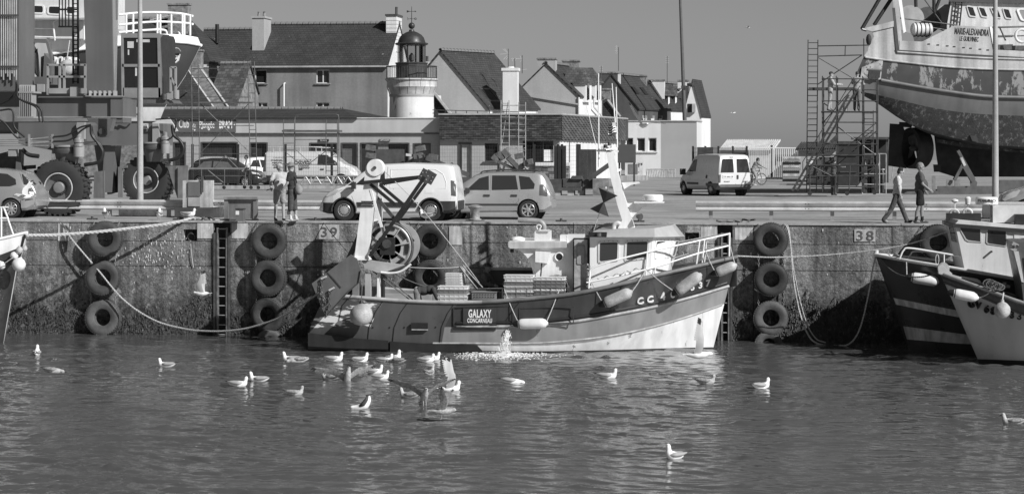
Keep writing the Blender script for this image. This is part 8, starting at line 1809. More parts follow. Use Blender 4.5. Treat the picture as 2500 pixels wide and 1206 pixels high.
t = thing('meter_box','small grey meter box with a pale label in front of the skip','box',G(581,541)); yP = G(581,541).y; b = MB(); p,q = P(571,512,yP-.3),P(589,540,yP-.3); b.bx(p.x,q.x,yP-.05,yP+.2,Q+.012,p.z); b.build('housing',GREYP,t); b = MB(); a = P(579,520,yP-.08); b.box((a.x,yP-.06,a.z),(.1,.02,.12)); b.build('label',WHITE,t)
b = MB(); b.bx(p.x-.02,q.x+.02,yP-.07,yP+.22,p.z,p.z+.03); b.build('lid',STEEL,t)
t = thing('iron_bollard','stout worn iron mooring bollard by the broken guardrail','bollard',(X(1160,1.0),1.0,Q)); b = MB(); k = MP(1160,1.0); b.lathe([(.2,0),(.2,.06),(.15,.08),(.13,.25),(.16,.36),(.22,.42),(.22,.46),(.1,.5),(.02,.51)],(X(1160,1.0),1.0,Q),n=24); b.build('post',mat('worn_bollard',.3,.6,metal=.3,var=.5,scale=6),t,smooth=35); b = MB(); b.lathe([(.3,0),(.3,.03),(.02,.035)],(X(1160,1),1.,Q),n=20); b.build('base_plate',RUSTY,t)
for i,(px,lab) in enumerate(((435,'under the power cabinet'),(770,'above the painted 39'),(1370,'behind the people carrier'),(1560,'behind the trawler mast'),(225,'left of the first tyre column'))):
    t = thing('mooring_cleat','flat iron mooring cleat on the quay edge ' + lab,'cleat',(X(px,.3),.3,Q),group='cleats on the quay edge'); x_ = X(px,.3); b = MB(); b.bar((x_-.17,.3,Q+.04),(x_+.17,.3,Q+.04),.05); b.build('bar',STEEL,t); b = MB(); b.cyl((x_,.3,Q+.01),(x_,.3,Q+.12),.04,n=10); b.build('pin',STEEL,t)
# ------------------------------------------------------------------ ropes
def rope(name,label,pts,r,m,twist=True,k=10):
    c = catmull(pts,k); t = None
    b = MB(); d = []
    if twist:
        L_ = 0
        for s_ in range(3):
            q = []; L_ = 0
            for i,p in enumerate(c):
                if i: L_ += (c[i]-c[i-1]).length
                dd = (c[min(i+1,len(c)-1)]-c[max(0,i-1)]); s1,u1 = frame(dd); a = L_*2*math.pi/(r*9)+s_*2*math.pi/3; q.append(p+(s1*math.cos(a)+u1*math.sin(a))*r*.5)
            b.tube(q,r*.55,5)
    else: b.tube(c,r,6)
    return b.build(name,m,None,smooth=60,label=label,cat='rope',group='mooring ropes')
rope('mooring_rope','thick pale mooring rope from the dark bow to the quay edge',[P(62,575,LY-.1),P(150,573,-2.6),P(280,562,-1.5),P(400,548,-.5),P(440,541,-.1),P(470,533,.2),P(500,537,.3),P(540,540,.4)],.05,ROPE,k=60)
rope('mooring_rope','long sagging rope from the quay edge down to the trawler stern',[P(140,535,.1),P(160,560,-.12),P(180,590,-.3),P(240,660,-.4),P(300,730,-.6),P(370,778,-.8),P(440,800,-1.0),P(510,808,-1.4),P(590,803,-1.9),P(670,780,-2.4),P(730,748,-3),P(775,718,-3.6)],.027,ROPE,k=50)
rope('mooring_rope','short doubled rope from the edge to the knot on the wall',[P(150,538,.1),P(172,565,-.1),P(182,590,-.25),P(176,580,-.2),P(158,555,-.1),P(146,538,.1)],.03,DROPE,k=10)
rope('mooring_rope','taut rope running from the trawler bow to the striped boat wheelhouse',[P(1797,625,GY),P(1900,628,-2.4),P(2050,620,-2.2),P(2200,600,-2.4),P(2320,564,SY)],.024,ROPE,k=20)
rope('mooring_rope','rope looping from the quay edge into the water and up to the striped bow',[P(1905,546,.1),P(1921,555,-.12),P(1930,600,-.2),P(1937,680,-.3),P(1952,760,-.5),P(1972,815,-.7),P(1995,838,-.9),P(2040,844,-1.2),P(2075,838,-1.6),P(2100,800,-2),P(2120,720,-2.3),P(2130,660,-2.5),P(2138,625,SY)],.026,ROPE,k=12)
rope('mooring_rope','second rope hanging beside the loop into the water',[P(1915,548,.1),P(1926,560,-.12),P(1935,640,-.2),P(1950,720,-.3),P(1970,790,-.45),P(1992,826,-.6),P(2015,836,-.8)],.02,ROPE,k=10)
rope('mooring_rope','dark rope drooping across the striped bow',[P(2140,618,SY),P(2165,650,SY-.6),P(2200,672,SY-1.2),P(2250,676,SY-1.9),P(2300,662,VY+.2)],.024,DROPE,k=10)
rope('mooring_rope','coiled dark rope lying on the edge by the white block',[P(1750+i*6+4*math.sin(i*2.2),541-2*math.cos(i*1.7)-(3 if i > 10 else 0),.6+.3*math.sin(i*1.9)) for i in range(16)],.03,DROPE,twist=False,k=4)
rope('mooring_rope','dark rope heaped over the quay edge above the mooring ring',[P(440+i*5+4*math.sin(i*2.5),534-3*math.cos(i*1.7),.3+.2*math.sin(i*1.9)) for i in range(18)],.032,DROPE,twist=False,k=4)
rope('thin_line','thin line hanging from the mooring ring in its niche',[P(465,588,.05),P(467,615,-.05),P(472,653,-.05)],.012,ROPE,twist=False,k=4)
rope('thin_line','thin line from the edge above the painted 39 to the stern gear',[P(790,543,0),P(805,565,-.5),P(835,600,-1.2),P(870,640,-2)],.012,DROPE,twist=False,k=4)
# ------------------------------------------------------------------ people
def blob(b,name,m,parent,voxel=.012,smooth_it=4,M=None):
    """weld overlapping rounded shapes into one continuous skin"""
    me = b.mesh(name,m,None,False); o = bpy.data.objects.new(name,me)
    q = o.modifiers.new('r','REMESH'); q.mode = 'VOXEL'; q.voxel_size = voxel; q.use_smooth_shade = True
    s = o.modifiers.new('s','SMOOTH'); s.factor = .5; s.iterations = smooth_it
    out = evaluated_mesh(o)
    out.materials.clear(); out.materials.append(m); out.polygons.foreach_set('use_smooth',[True]*len(out.polygons))
    r = bpy.data.objects.new(name,out); COL.objects.link(r); r.parent = parent; return r
def limb(b,pts,rs,n=10):
    for i,(p,r) in enumerate(zip(pts,rs)):
        b.ball(p,r,n,6)
        if i: b.cyl(pts[i-1],p,rs[i-1],r,n,True)
SKIN = mat('skin',.36,.6,var=.08,scale=8); SKIN2 = mat('tanned_skin',.24,.6,var=.08,scale=8)
def person(label,loc,rz,h=1.76,lean=0.,legs=((4,4),(-4,4)),arms=((0,8,8),(0,8,8)),shirt=None,trousers=None,shorts=0,sleeves='short',hair=None,hat=None,hatm=None,skin=None,belly=0.,headp=0.,heady=0.,socks=None,shoes=None,crouch=None,fist=False,socklen=.12):
    k = h/1.76; t = thing('person',label,'person',(0,0,0),rz); skin = skin or SKIN
    hip = V(0,0,.92); ls = []
    for sd,(tf,kb) in zip((1,-1),legs):
        j0 = hip+V(0,sd*.095,-.02); a = R(tf); j1 = j0+V(math.sin(a)*.43,sd*.01,-math.cos(a)*.43); a2 = a-R(kb); j2 = j1+V(math.sin(a2)*.42,sd*.005,-math.cos(a2)*.42); ls.append((j0,j1,j2,a2))
    la = R(lean); up = V(math.sin(la),0,math.cos(la)); fw = V(math.cos(la),0,-math.sin(la)); neck = hip+up*.56; sh = hip+up*.50
    T_ = Matrix(((fw.x,0,up.x,0),(0,1,0,0),(fw.z,0,up.z,0),(0,0,0,1)))
    hd = R(headp)+la*.6; hu = V(math.sin(hd),0,math.cos(hd)); head = neck+hu*.16+fw*.02
    hf = V(math.cos(hd)*math.cos(R(heady)),math.sin(R(heady)),-math.sin(hd)*math.cos(R(heady))); hs = hu.cross(hf).normalized(); hf = hs.cross(hu).normalized()
    HM = Matrix(((hf.x,hs.x,hu.x,head.x),(hf.y,hs.y,hu.y,head.y),(hf.z,hs.z,hu.z,head.z),(0,0,0,1)))
    ar = []
    for sd,(uf,ab,eb) in zip((1,-1),arms):
        s0 = sh+V(0,sd*.185,0); a = R(uf); b_ = R(ab); d = V(math.sin(a)*math.cos(b_),sd*math.sin(b_),-math.cos(a)*math.cos(b_)); e = s0+d*.29
        a2 = a+R(eb); d2 = V(math.sin(a2)*math.cos(b_*.6),sd*math.sin(b_*.3)*(-1 if fist else 1),-math.cos(a2)*math.cos(b_*.6)).normalized(); w_ = e+d2*.25; ar.append((s0,e,w_,d2,sd))
    zmin = min(l[2].z for l in ls)-.075
    off = V(0,0,-zmin); t.location = Vector(loc)
    def fin(b): b.v = [tuple((Vector(p)+off)*k) for p in b.v]; return b
    # skin: head, neck, forearms, hands, lower legs in one piece
    b = MB(); b.M = HM; b.ball((0,0,.02),(.098,.076,.118),16,12); b.ball((.03,0,-.06),(.062,.056,.06),12,8); b.ball((.1,0,-.005),(.02,.014,.028),8,6); b.ball((.085,0,.03),(.02,.055,.014),8,6); b.ball((.083,0,-.055),(.018,.03,.01),8,6)
    for sd in (1,-1): b.ball((-.005,sd*.078,0),(.022,.012,.034),8,6)
    b.M = None; limb(b,[neck-up*.05,head-hu*.05],[.062,.055])
    b.M = T_.copy(); b.M.translation = hip; b.ball((0,0,.3),(.085,.13,.25),14,10); b.M = None
    for s0,e,w_,d2,sd in ar:
        limb(b,[sh+V(0,0,.02),s0,e,w_],[.06,.05,.042,.03]); s1 = V(0,sd,0)-d2*d2.y*sd; s1.normalize(); n1 = d2.cross(s1).normalized()*(sd)
        fwd_ = V(1,0,0)-d2*d2.x; fwd_ = fwd_.normalized() if fwd_.length > .2 else V(0,0,1); pal = fwd_.cross(d2).normalized()
        b.M = Matrix(((d2.x,fwd_.x,pal.x,w_.x),(d2.y,fwd_.y,pal.y,w_.y),(d2.z,fwd_.z,pal.z,w_.z),(0,0,0,1)))
        b.ball((.05,0,0),(.05,.04,.017),10,6)
        for i,(fy,fl) in enumerate(((.032,.06),(.011,.07),(-.011,.066),(-.031,.052))):
            limb(b,[V(.085,fy,0),V(.085+fl*.55,fy*1.1,-.012*sd),V(.085+fl*.9,fy*1.1,-.035*sd)],[.0095,.0085,.007],6)
        limb(b,[V(.03,.035,0),V(.06,.058,-.01*sd),V(.085,.062,-.02*sd)],[.012,.011,.009],6); b.M = None
    for j0,j1,j2,a2 in ls: limb(b,[hip+V(0,0,.05),j0,j1,(j1+j2)/2+V(-.01,0,.05),j2],[.09,.075,.055,.056,.038]); limb(b,[j2,j2+V(.12*math.cos(a2),0,-.045)],[.036,.03])
    body = blob(fin(b),'body',skin,t,.011,2)
    # clothes
    e = .018; b = MB(); b.M = T_.copy(); b.M.translation = hip
    b.ball((0,0,.4),(.125+e,.175+e,.16),16,10); b.ball((.01+belly*.5,0,.2),(.12+e+belly,.155+e+belly*.5,.2),16,10); b.ball((0,0,.06),(.12+e+belly*.5,.165+e,.11),16,10); b.M = None
    for s0,el,w_,d2,sd in ar:
        cut = el if sleeves == 'long' else s0*.35+el*.65; pts = [sh+up*.01+V(0,sd*.06,0),s0+up*.005,cut]; rs = [.085,.075,.065]
        if sleeves == 'long': pts += [w_]; rs = [.085,.078,.06,.045]
        limb(b,pts,rs)
    limb(b,[neck-up*.06,neck-up*.02],[.075,.062]); blob(fin(b),'shirt',shirt,t,.016,3)
    b = MB(); b.M = T_.copy(); b.M.translation = hip; b.ball((0,0,.02),(.125+belly*.4,.17,.115),16,10); b.M = None
    for j0,j1,j2,a2 in ls:
        if shorts == 0: limb(b,[j0,j1,j1*.4+j2*.6,j2+V(0,0,.02)],[.105,.08,.072,.07])
        elif shorts == 1: limb(b,[j0,j0*.25+j1*.75],[.112,.1])
        else: limb(b,[j0,j1,j1*.72+j2*.28],[.11,.092,.088])
    blob(fin(b),'trousers' if shorts == 0 else 'shorts',trousers,t,.016,3)
    b = MB()
    for sd,(j0,j1,j2,a2) in zip((1,-1),ls):
        b = MB(); c = R(-10)+max(-.5,min(.6,a2)); b.M = Matrix.Translation(j2+V(0,0,-.03)) @ Matrix.Rotation(-a2*.8,4,'Y'); b.ball((.06,0,-.012),(.135,.048,.042),12,8); b.ball((-.02,0,.01),(.06,.045,.05),10,8); b.M = None; blob(fin(b),'shoe',shoes or BLACK,t,.012,1)
        if socks: b = MB(); limb(b,[j2+V(0,0,.0),j2*(1-socklen/.42)+j1*socklen/.42],[.046,.05]); blob(fin(b),'sock',socks,t,.014,1)
    b = MB(); b.M = HM
    if hat == 'cap': b.ball((-.005,0,.06),(.105,.084,.09),14,8); b.ball((.11,0,.055),(.07,.06,.012),10,6)
    elif hat == 'bucket': b.ball((-.005,0,.07),(.105,.088,.085),14,8); b.lathe([(.1,.055),(.155,.03),(.155,.018),(.1,.04)],(0,0,0),n=20)
    elif hat == 'beanie': b.ball((-.01,0,.05),(.108,.088,.1),14,8)
    if hat: b.M = HM; blob(fin(b),'hat',hatm or BLACK,t,.012,1)
    if hair:
        b = MB(); b.M = HM; b.ball((-.02,0,.045),(.1,.086,.1),14,8); b.ball((-.045,0,-.01),(.07,.08,.09),12,8); blob(fin(b),'hair',hair,t,.012,1)
    for sd in (1,-1): b = MB(); b.M = HM; b.ball((.089,sd*.032,.008),(.01,.014,.009),8,6); b.M = None; fin(b); W = wm(t); b.v = [tuple(W @ Vector(p)) for p in b.v]; b.build('eye',BLACK,t)
    t['hand'] = 0; del t['hand']
    return t,[(Vector(a[2]+a[3]*.09)+off)*k for a in ar]
C = lambda n,v: mat(n,v,.9,var=.18,scale=7,bump=.9,bscale=11)
HAIRG = C('grey_hair',.42); HAIRD = C('dark_hair',.03)
def at_ground(px,py): p = G(px,py); return (p.x,p.y,Q)
t,hands = person('man in pale polo shirt and pale shorts talking by the skip',at_ground(683,539),R(-62),1.75,-2,((5,3),(-7,2)),((10,12,14),(14,26,38)),C('pale_polo',.46),C('pale_shorts',.3),1,hair=HAIRG,belly=.05,heady=35,shoes=BLACK)
b = MB(); p = wm(t) @ hands[1]; b.bar(p+V(-.14,-.03,-.02),p+V(.05,0,.03),.035); b.build('pipe',BLACK,None,label='dark pipe held low by the man in pale shorts',cat='pipe')
t,hands = person('man in dark shirt, long shorts and bucket hat beside the man in pale shorts',at_ground(714,541),R(172),1.78,3,((3,4),(-3,5)),((12,6,25),(10,8,20)),C('dark_tee',.03),C('dark_grey_shorts',.065),2,hat='bucket',hatm=C('grey_hat',.22),socks=C('white_socks',.7),shoes=C('pale_trainers',.5),socklen=.14)
bg_ = thing('round_bag','round banded bag hanging behind the man in the bucket hat','bag',wm(t) @ V(-.28,.05,.82)); c = wm(t) @ V(-.24,.1,.98); b = MB(); b.ball(c,(.13,.12,.16),16,12); b.build('bag_body',mat('banded_bag',.28,.8,var=.4,scale=3),bg_,smooth=60); b = MB(); b.tube(catmull([c+V(-.05,0,.2),c+V(-.1,0,.35),wm(t) @ V(0,.1,1.45)],4),.015,5); b.build('strap',BLACK,bg_)
person('young man in pale T-shirt and jeans walking with bowed head',at_ground(2189,546),R(2),1.72,4,((24,4),(-22,12)),((2,8,12),(4,6,8)),C('pale_tee',.55),C('dark_jeans',.075),0,hair=HAIRD,headp=22,shoes=BLACK)
person('heavy man in dark T-shirt and black shorts walking ahead',at_ground(2246,546),R(2),1.8,0,((9,8),(-6,6)),((6,8,30),(12,8,38)),C('faded_dark_tee',.07),C('black_shorts',.012),1,hair=C('greying_hair',.2),belly=.06,socks=C('black_socks',.015),shoes=C('dark_trainers',.06),skin=SKIN2)
person('worker in grey overalls at the foot of the hull scaffold',at_ground(2036,477),R(62),1.72,6,((4,4),(-4,4)),((78,12,14),(70,12,20)),C('grey_overalls',.12),C('dark_overalls',.085),0,'long',hair=C('brown_hair',.08))
pl = Z(2040,271,34.6)
person('scaffold worker in pale overalls and cap holding a tool',(X(2027,34.6),34.6,pl),R(8),1.72,2,((3,3),(-5,4)),((38,8,55),(30,8,60)),C('pale_overalls',.42),C('pale_overall_legs',.34),0,'long',hat='cap',hatm=C('dark_cap',.05),shoes=C('work_boots',.08))
person('scaffold worker in grey jacket and dark cap facing the hull',(X(2092,34.7),34.7,pl),R(78),1.74,8,((8,10),(-8,6)),((50,14,40),(40,10,50)),C('grey_jacket',.3),C('grey_work_trousers',.14),0,'long',hat='beanie',hatm=C('dark_cap',.03),shoes=C('work_boots',.08))
person('man in white T-shirt stooping behind the mesh fence',(X(609,51.6),51.6,Q),R(200),1.76,14,((4,4),(-4,4)),((18,14,20),(12,14,16)),C('white_tee',.7),C('dark_trousers',.05),0,hair=HAIRD,skin=SKIN2)
person('bald man standing behind the dark car',(X(551,56.8),56.8,Q),R(-80),1.66,5,((3,3),(-3,3)),((10,8,12),(10,8,12)),C('pale_work_shirt',.4),C('dark_trousers',.05),0,skin=SKIN2)
zd = near(0,.235).z-.8
person('deckhand in dark jacket bent double beside the stacked crates',(X(1018,GY-.7),GY-.7,zd+.08),R(6),1.74,84,((12,16),(4,12)),((30,10,10),(24,10,12)),C('dark_oilskin',.05),C('stained_trousers',.2),0,'long',hair=HAIRD,headp=30)
person('deckhand in dark top and cap sitting by the hatch box',(X(1178,GY+.2),GY+.2,zd+.22),R(-20),1.74,14,((62,70),(55,60)),((30,8,50),(26,8,55)),C('dark_jumper',.1),C('dark_oilskin_trousers',.05),0,'long',hat='cap',hatm=BLACK,skin=SKIN2)
# cyclist and bicycle
cp = G(1842,452); ch = R(35)
bt = thing('bicycle','black bicycle under its rider behind the delivery van','bicycle',(cp.x,cp.y,Q),ch)
BL = lambda p: wm(bt) @ V(*p)
for x in (-.5,.5):
    b = MB(); b.torus(BL((x,0,.34)),(wm(bt).to_3x3() @ V(0,1,0)),.32,.022,32,6); w_ = b.build('wheel',TYR,bt,smooth=50)
    for i in range(12): a = i*math.pi/6; b = MB(); b.bar(BL((x,0,.34)),BL((x+.3*math.cos(a),0,.34+.3*math.sin(a))),.006); b.build('spoke',GALV,w_)
for a,c in (((-.5,0,.34),(-.05,0,.3)),((-.05,0,.3),(-.2,0,.85)),((-.2,0,.8),(.34,0,.82)),((.34,0,.85),(-.05,0,.3)),((.5,0,.34),(.32,0,.95)),((-.5,0,.34),(-.18,0,.75))): b = MB(); b.tube([BL(a),BL(c)],.018,6); b.build('frame_tube',BLACK,bt)
b = MB(); b.tube([BL((.3,-.28,1.0)),BL((.33,0,.98)),BL((.3,.28,1.0))],.016,6); b.build('handlebar',STEEL,bt); b = MB(); b.ball(BL((-.22,0,.9)),(.13,.07,.04),10,6); b.build('saddle',BLACK,bt,smooth=50)
person('cyclist in grey T-shirt riding behind the delivery van',BL((-.14,0,-.03)),ch,1.74,34,((66,62),(28,42)),((52,10,14),(52,10,14)),C('grey_tee',.22),C('pale_bermudas',.3),2,hair=HAIRD,skin=SKIN2,shoes=C('pale_trainers',.5))
# ------------------------------------------------------------------ fish crates on the trawler deck
CRW = mat('white_fish_crate',.66,.5,var=.1,scale=4); CRG = mat('grey_fish_crate',.22,.55,var=.15,scale=4)
def crate(w_,d_,h_,m,label,c,rz=0.):
    t = thing('fish_crate',label,'crate',c,rz,group='fish crates on the trawler deck'); W = wm(t)
    b = MB(); e = .012
    o = [(-w_/2,-d_/2),(w_/2,-d_/2),(w_/2,d_/2),(-w_/2,d_/2)]; i_ = [(x*.95,y*.93) for x,y in o]
    vs = [(x*.96,y*.96,0) for x,y in o]+[(x,y,h_-.006) for x,y in o]+[(x,y,h_-.006) for x,y in i_]+[(x*.93,y*.93,.02) for x,y in i_]; fs = [(3,2,1,0),(12,13,14,15)]
    for a in range(4): q = (a+1) % 4; fs += [(a,q,4+q,4+a),(4+a,4+q,8+q,8+a),(8+a,8+q,12+q,12+a)]
    b.add([W @ Vector(p) for p in vs],fs); b.build('tray',m,t)
    for z_ in (h_*.12,h_*.78): b = MB(); b.bx(-w_/2-.012,w_/2+.012,-d_/2-.014,d_/2+.014,z_,z_+.014); b.v = [tuple(W @ Vector(p)) for p in b.v]; b.build('lip',m,t)
    for i in range(6): x = -w_/2+w_*(i+.5)/6; b = MB(); b.bx(x-.008,x+.008,-d_/2-.012,-d_/2+.005,h_*.15,h_*.8); b.v = [tuple(W @ Vector(p)) for p in b.v]; b.build('rib',m,t)
    return t
random.seed(12)
def stack(px0,px1,pyt,pyb,y,n,label,ms,d_=.5):
    xa_,xb_ = X(px0,y),X(px1,y); zb_,zt_ = Z(px0,pyb,y),Z(px0,pyt,y); h_ = (zt_-zb_)/n
    for i in range(n): crate(xb_-xa_,d_,h_-.002,ms[i % len(ms)],'%s %s' % (('topmost','second','third','fourth','fifth','sixth','lowest')[6 if i == 0 else n-1-i],label),V((xa_+xb_)/2+random.uniform(-.012,.012),y+d_/2,zb_+i*h_),random.uniform(-.02,.02))
stack(1069,1140,698,736,GY-1.75,4,'fish crate down the low stack by the bent deckhand',[CRW,CRW,CRG]); stack(1088,1125,667,700,GY-.9,5,'fish crate down the narrow stack behind the samson post',[CRW],.45)
stack(1231,1302,671,731,GY-1.7,7,'fish crate down the tall white stack by the casing',[CRW,CRG,CRW]); stack(1304,1378,676,728,GY-1.7,6,'fish crate down the grey stack next to the door',[CRG,CRG,CRW])
t = thing('perforated_tray','grey perforated tray between the crate stacks','tray',P(1180,730,GY-1.6)); b = MB(); p,q = P(1152,714,GY-1.7),P(1211,731,GY-1.7); b.bx(p.x,q.x,GY-1.7,GY-1.1,q.z,p.z); b.build('tub',CRG,t)
for i in range(8):
    for j in range(2): b = MB(); c = P(1158+i*6.8,719+j*6,GY-1.71); b.cyl(c,c+V(0,-.01,0),.018,n=8); b.build('hole',BLACK,t)
b = MB(); b.bx(p.x-.02,q.x+.02,GY-1.72,GY-1.08,p.z,p.z+.02); b.build('rim',CRG,t)
# ------------------------------------------------------------------ discharge water and foam
SPL = mat('white_water',.85,.5,var=.1); b = MB(); random.seed(9)
base = G(1226,868,0); top_ = P(1240,812,base.y+.35)
for i in range(1100):
    f = random.random(); p = top_.lerp(base,f)+V(random.gauss(0,.03+.07*f)-.25*f*f*0,random.gauss(0,.04),random.gauss(0,.04)); p.z = max(p.z,.01); b.ball(p,(random.uniform(.004,.012),.008,random.uniform(.006,.035)),5,4)
for i in range(1500):
    a = random.random()*6.28; r_ = abs(random.gauss(0,.45)); p = base+V(math.cos(a)*r_*1.6,math.sin(a)*r_*1.6,.012+.05*math.exp(-r_*4)*random.random()); b.ball(p,(random.uniform(.006,.035),random.uniform(.006,.03),random.uniform(.004,.012)),5,4)
b.build('discharge_splash',SPL,None,smooth=60,kind='stuff',label='white water discharged from the trawler side',cat='splash')
# ------------------------------------------------------------------ gulls
GW = mat('gull_white',.85,.7,var=.05); GG = mat('gull_grey_wing',.36,.7,var=.12); GB_ = mat('gull_black_tip',.03,.7); GY_ = mat('young_gull_brown',.25,.8,var=.5,scale=25); GYP = mat('young_gull_pale',.42,.8,var=.4,scale=25); BEAK = mat('gull_beak',.3,.5); GM = mat('dark_back_gull',.05,.7)
def sweep(b,spine,rad,n=12,flat=1.):
    sp = catmull(spine,4); rr = []
    for i in range(len(sp)): f = i/(len(sp)-1)*(len(rad)-1); k = min(int(f),len(rad)-2); rr.append(rad[k]+(rad[k+1]-rad[k])*(f-k))
    b.tube(sp,rr,n)
def gull(kind,loc,rz,label,young=False,pose='swim',s=1.,wings=None,dark=False,pitch=0.):
    t = thing('gull',label,'gull',loc,rz,group='gulls at the harbour'); W = wm(t); bm_ = GYP if young else GW; wm2 = GY_ if young else (GM if dark else GG)
    if pitch: t.rotation_euler = (0,-pitch,rz); W = wm(t)
    def done(b,name,m,sm=60): b.v = [tuple(W @ (Vector(p)*s)) for p in b.v]; return b.build(name,m,t,smooth=sm)
    lift = {'swim': 0.,'stand': .13,'fly': 0.,'low': 0.,'dive': 0.,'tall': 0.}[pose]; L_ = lambda x,z: V(x,0,z+lift)
    if pose == 'fly': spn = [L_(-.3,.0),L_(-.2,.0),L_(-.05,-.01),L_(.1,0),L_(.2,.02),L_(.26,.03),L_(.31,.02)]; rad = [.012,.05,.085,.075,.05,.045,.015]; hp_ = L_(.26,.03)
    elif pose == 'low': spn = [L_(-.3,.1),L_(-.18,.07),L_(0,.05),L_(.14,.05),L_(.22,.05),L_(.28,.04),L_(.32,.02)]; rad = [.012,.055,.09,.075,.048,.045,.015]; hp_ = L_(.28,.04)
    elif pose == 'dive': spn = [L_(-.12,.3),L_(-.1,.2),L_(-.02,.09),L_(.1,.03),L_(.2,.03),L_(.26,.03),L_(.3,.0)]; rad = [.015,.06,.095,.08,.055,.045,.012]; hp_ = L_(.26,.02)
    elif pose == 'tall': spn = [L_(-.22,.06),L_(-.14,.06),L_(0,.07),L_(.07,.12),L_(.09,.2),L_(.1,.27),L_(.11,.31)]; rad = [.012,.06,.1,.085,.05,.047,.02]; hp_ = L_(.11,.27)
    else: spn = [L_(-.3,.13),L_(-.18,.08),L_(0,.055),L_(.13,.08),L_(.17,.15),L_(.19,.22),L_(.21,.255)]; rad = [.012,.055,.092,.08,.047,.046,.02]; hp_ = L_(.19,.215)
    b = MB(); sweep(b,spn,rad); bd = done(b,'body',bm_)
    b = MB(); d = V(1,0,-.25 if pose != 'dive' else -.7).normalized(); b.cyl(hp_+d*.035,hp_+d*.1,.014,.004,6); done(b,'beak',BLACK if young else BEAK)
    for sd in (1,-1): b = MB(); b.ball(hp_+V(.02,sd*.037,.012),.007,6,4); done(b,'eye',BLACK)
    if pose in ('swim','stand','low','dive','tall') and not wings:
        for sd in (1,-1):
            b = MB(); tl = [L_(.1,.1)+V(0,sd*.05,0),L_(0,.1)+V(0,sd*.085,0),L_(-.15,.11)+V(0,sd*.075,0),L_(-.28,.13)+V(0,sd*.035,0)]
            if pose == 'dive': tl = [L_(.08,.07)+V(0,sd*.06,0),L_(0,.12)+V(0,sd*.085,0),L_(-.07,.22)+V(0,sd*.07,0),L_(-.1,.3)+V(0,sd*.03,0)]
            sweep(b,tl,[.02,.048,.04,.012],8); wg = done(b,'wing',wm2)
            b = MB(); e = tl[-1]; b.cyl(e+V(.05,0,-.005),e+V(-.1,-sd*.02,.025),.02,.004,6); done(b,'wing_tip',GB_)
    if pose == 'stand':
        for sd in (1,-1):
            b = MB(); b.tube([V(-.01,sd*.035,.17),V(0,sd*.035,.08),V(-.01,sd*.035,.0)],.008,5); lg = done(b,'leg',BEAK); b = MB(); b.prism([V(-.02,sd*.035,.002),V(.06,sd*.035-.03,.002),V(.06,sd*.035+.03,.002)],(0,0,.006)); done(b,'foot',BEAK)
    if wings:
        for sd,(a1,a2,sw) in zip((1,-1),wings):       # inner and outer lift angles, sweep
            r0 = V(.06,sd*.06,.05+lift+(.04 if pose != 'fly' else 0)); d1 = V(.12,sd*math.cos(R(a1)),math.sin(R(a1))).normalized(); r1 = r0+d1*.3; d2 = V(-sw,sd*math.cos(R(a2)),math.sin(R(a2))).normalized(); r2 = r1+d2*.42
            n1 = d1.cross(V(1,0,0)).normalized()*sd; ch = V(-1,0,-.12)
            le = [r0,r0.lerp(r1,.5)+V(.03,0,0),r1+V(.02,0,0),r1.lerp(r2,.35),r1.lerp(r2,.7),r2]; cw = [.17,.18,.17,.15,.11,.03]
            te = [p+ch*c_ for p,c_ in zip(le,cw)]; cam = n1*.012; k = len(le)
            b = MB(); mid = [(p*.6+q*.4)-(-cam) for p,q in zip(le,te)]
            vs = le+mid+te+[p-cam*.8 for p in mid]; fs = []
            for i in range(k-1): fs += [(i,i+1,k+i+1,k+i),(k+i,k+i+1,2*k+i+1,2*k+i),(i+1,i,3*k+i,3*k+i+1),(3*k+i+1,3*k+i,2*k+i,2*k+i+1)]
            fs += [(0,k,2*k,3*k),(k-1,4*k-1,3*k-1,2*k-1)]; b.add(vs,fs); wg = done(b,'wing',wm2 if young or dark else mat('gull_pale_wing',.62,.7,var=.12))
            for i in range(9):
                f = i/8; w0 = .15-.11*f; p = r1.lerp(r2,.1+.9*f)+ch*w0*.55; q = r1.lerp(r2,.1+.9*f)+ch*(w0+.05)+d2*(.02+.05*f); b = MB(); b.prism([p-d2*.02,p+d2*.045,q+d2*.02,q-d2*.012],n1*.004); done(b,'feather',GB_ if f > .75 else (GY_ if young else mat('gull_pale_wing',.62,.7,var=.12)),30)
        b = MB(); z0 = spn[1]; b.prism([z0+V(.02,-.03,0),z0+V(.02,.03,0),z0+V(-.16,.075,.01),z0+V(-.18,0,.012),z0+V(-.16,-.075,.01)],(0,0,.008)); done(b,'tail',bm_,30)
        if pose == 'fly' and young:
            for sd in (1,-1): b = MB(); b.tube([V(-.05,sd*.03,-.06),V(-.03,sd*.03,-.14),V(-.06,sd*.03,-.2)],.008,5); done(b,'leg',BEAK)
    return t
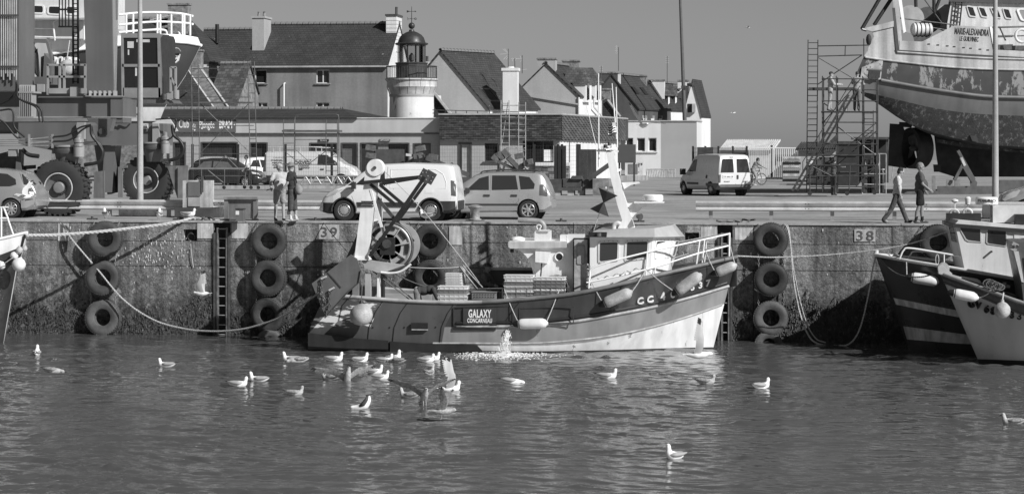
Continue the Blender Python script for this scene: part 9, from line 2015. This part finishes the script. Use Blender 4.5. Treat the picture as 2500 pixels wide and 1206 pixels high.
SW = [(90,866,100,0,'tall','white gull seen from behind near the dark bow'),(130,908,0,1,'low','mottled young gull feeding with lowered head'),(405,895,176,0,'swim','white gull swimming alone below the wall ladder'),(583,942,2,0,'swim','grey-winged gull leading a pair on the water'),(630,931,178,0,'swim','white gull facing away from its grey-winged partner'),
      (710,881,182,0,'swim','white gull with a brown companion below the trawler stern'),(727,883,200,1,'low','brown gull huddled behind a white gull'),(721,963,10,1,'swim','small young gull swimming alone below the pair'),(817,881,0,0,'swim','white gull swimming directly under the stern buoy'),(881,882,35,0,'swim','white gull turning its head below the stern plating'),
      (941,883,4,0,'swim','white gull in front of two others under the freeing port'),(966,879,2,0,'tall','tall white gull in the group under the freeing port'),(968,885,160,1,'low','dark young gull in the group under the freeing port'),(1042,883,3,0,'swim','white gull under the GALAXY name'),(1056,879,3,0,'swim','second white gull close behind the one under the name'),
      (806,926,176,1,'swim','young gull beside the landing brown gull'),(915,911,2,0,'swim','white gull behind the landing brown gull'),(930,925,2,0,'swim','white gull close to the landing brown gull'),(1049,913,70,1,'swim','small pale gull turned away below the name board'),(997,970,170,1,'swim','young gull behind the one with spread dark wings'),
      (888,997,180,2,'dive','dark-backed gull tipping forward with its tail up'),(1250,935,0,0,'low','white gull dipping its beak below the splash'),(1484,923,2,0,'swim','grey-winged gull swimming alone below the wheelhouse'),(1725,936,4,1,'swim','mottled gull swimming below the trawler bow'),(1860,947,40,0,'swim','white gull with dark wing tips right of the mottled gull'),
      (1643,1119,205,0,'tall','bright white gull alone on open water'),(2471,1035,180,1,'swim','speckled young gull at the far end of the water')]
for px,py,hd,yg,po,lab in SW: p = G(px,py,0.); gull(0,(p.x,p.y,-.015),R(hd),lab,young=yg == 1,pose=po,dark=yg == 2,s=random.uniform(.92,1.05)*(.85 if px in (721,1049) else 1))
for px,py,hd,lab in ((258,536,120,'white gull standing on the edge above the first tyre column'),(388,534,100,'white gull standing by the lamp post block'),(461,533,0,'grey-winged gull standing on the heaped rope'),(1040,535,160,'white gull standing by the van rear wheel')): gull(0,(X(px,.25),.25,Q+.012),R(hd),lab,pose='stand',s=.95)
gull(0,P(492,716,-3),R(176),'white gull flying along the wall with raised wings',pose='fly',wings=((72,80,.35),(60,84,.1)),s=.85)
gull(0,P(1571,306,6),R(-60),'white gull gliding above the yard beside the striped flag',pose='fly',wings=((8,-4,.3),(52,60,.1)),s=1.05)
gull(0,P(1826,68,120),R(200),'tiny gull high in the open sky',pose='fly',wings=((25,-10,.2),(25,-10,.2)),s=.72,young=True)
gull(0,P(1706,866,-10),R(2),'grey-winged gull skimming the water below the trawler bow',pose='fly',wings=((80,96,.05),(66,92,.05)),s=1.15)
gull(0,P(848,922,-13),R(-62),'brown gull landing with both wings spread',young=True,pose='fly',wings=((34,22,.1),(36,20,.1)),s=1.1,pitch=1.0)
gull(0,P(1036,966,-18),R(-70),'young gull with dark wings spread just above the water',young=True,pose='fly',wings=((36,24,.2),(36,24,.1)),s=1.05,pitch=.55)
gull(0,P(1082,1003,-21),R(4),'young gull flapping low with wings thrown forward',young=True,pose='fly',wings=((55,20,-.3),(60,45,.1)),s=.9)
p = G(1100,955,0); gull(0,(p.x,p.y,-.01),R(10),'white gull on the water holding both wings upright',pose='swim',wings=((76,80,.5),(62,84,.2)),s=1.05)
gull(0,P(58,480,-3.),R(182),'grey gull gliding past the silver hatchback',pose='fly',wings=((10,-6,.1),(40,30,.2)),s=1.0,dark=False)
gull(0,P(1790,276,130),R(0),'small gull flying past the white end gable',pose='fly',wings=((14,4,.1),(14,4,.1)),s=.75)

bpy.data.scenes.remove(TMP)
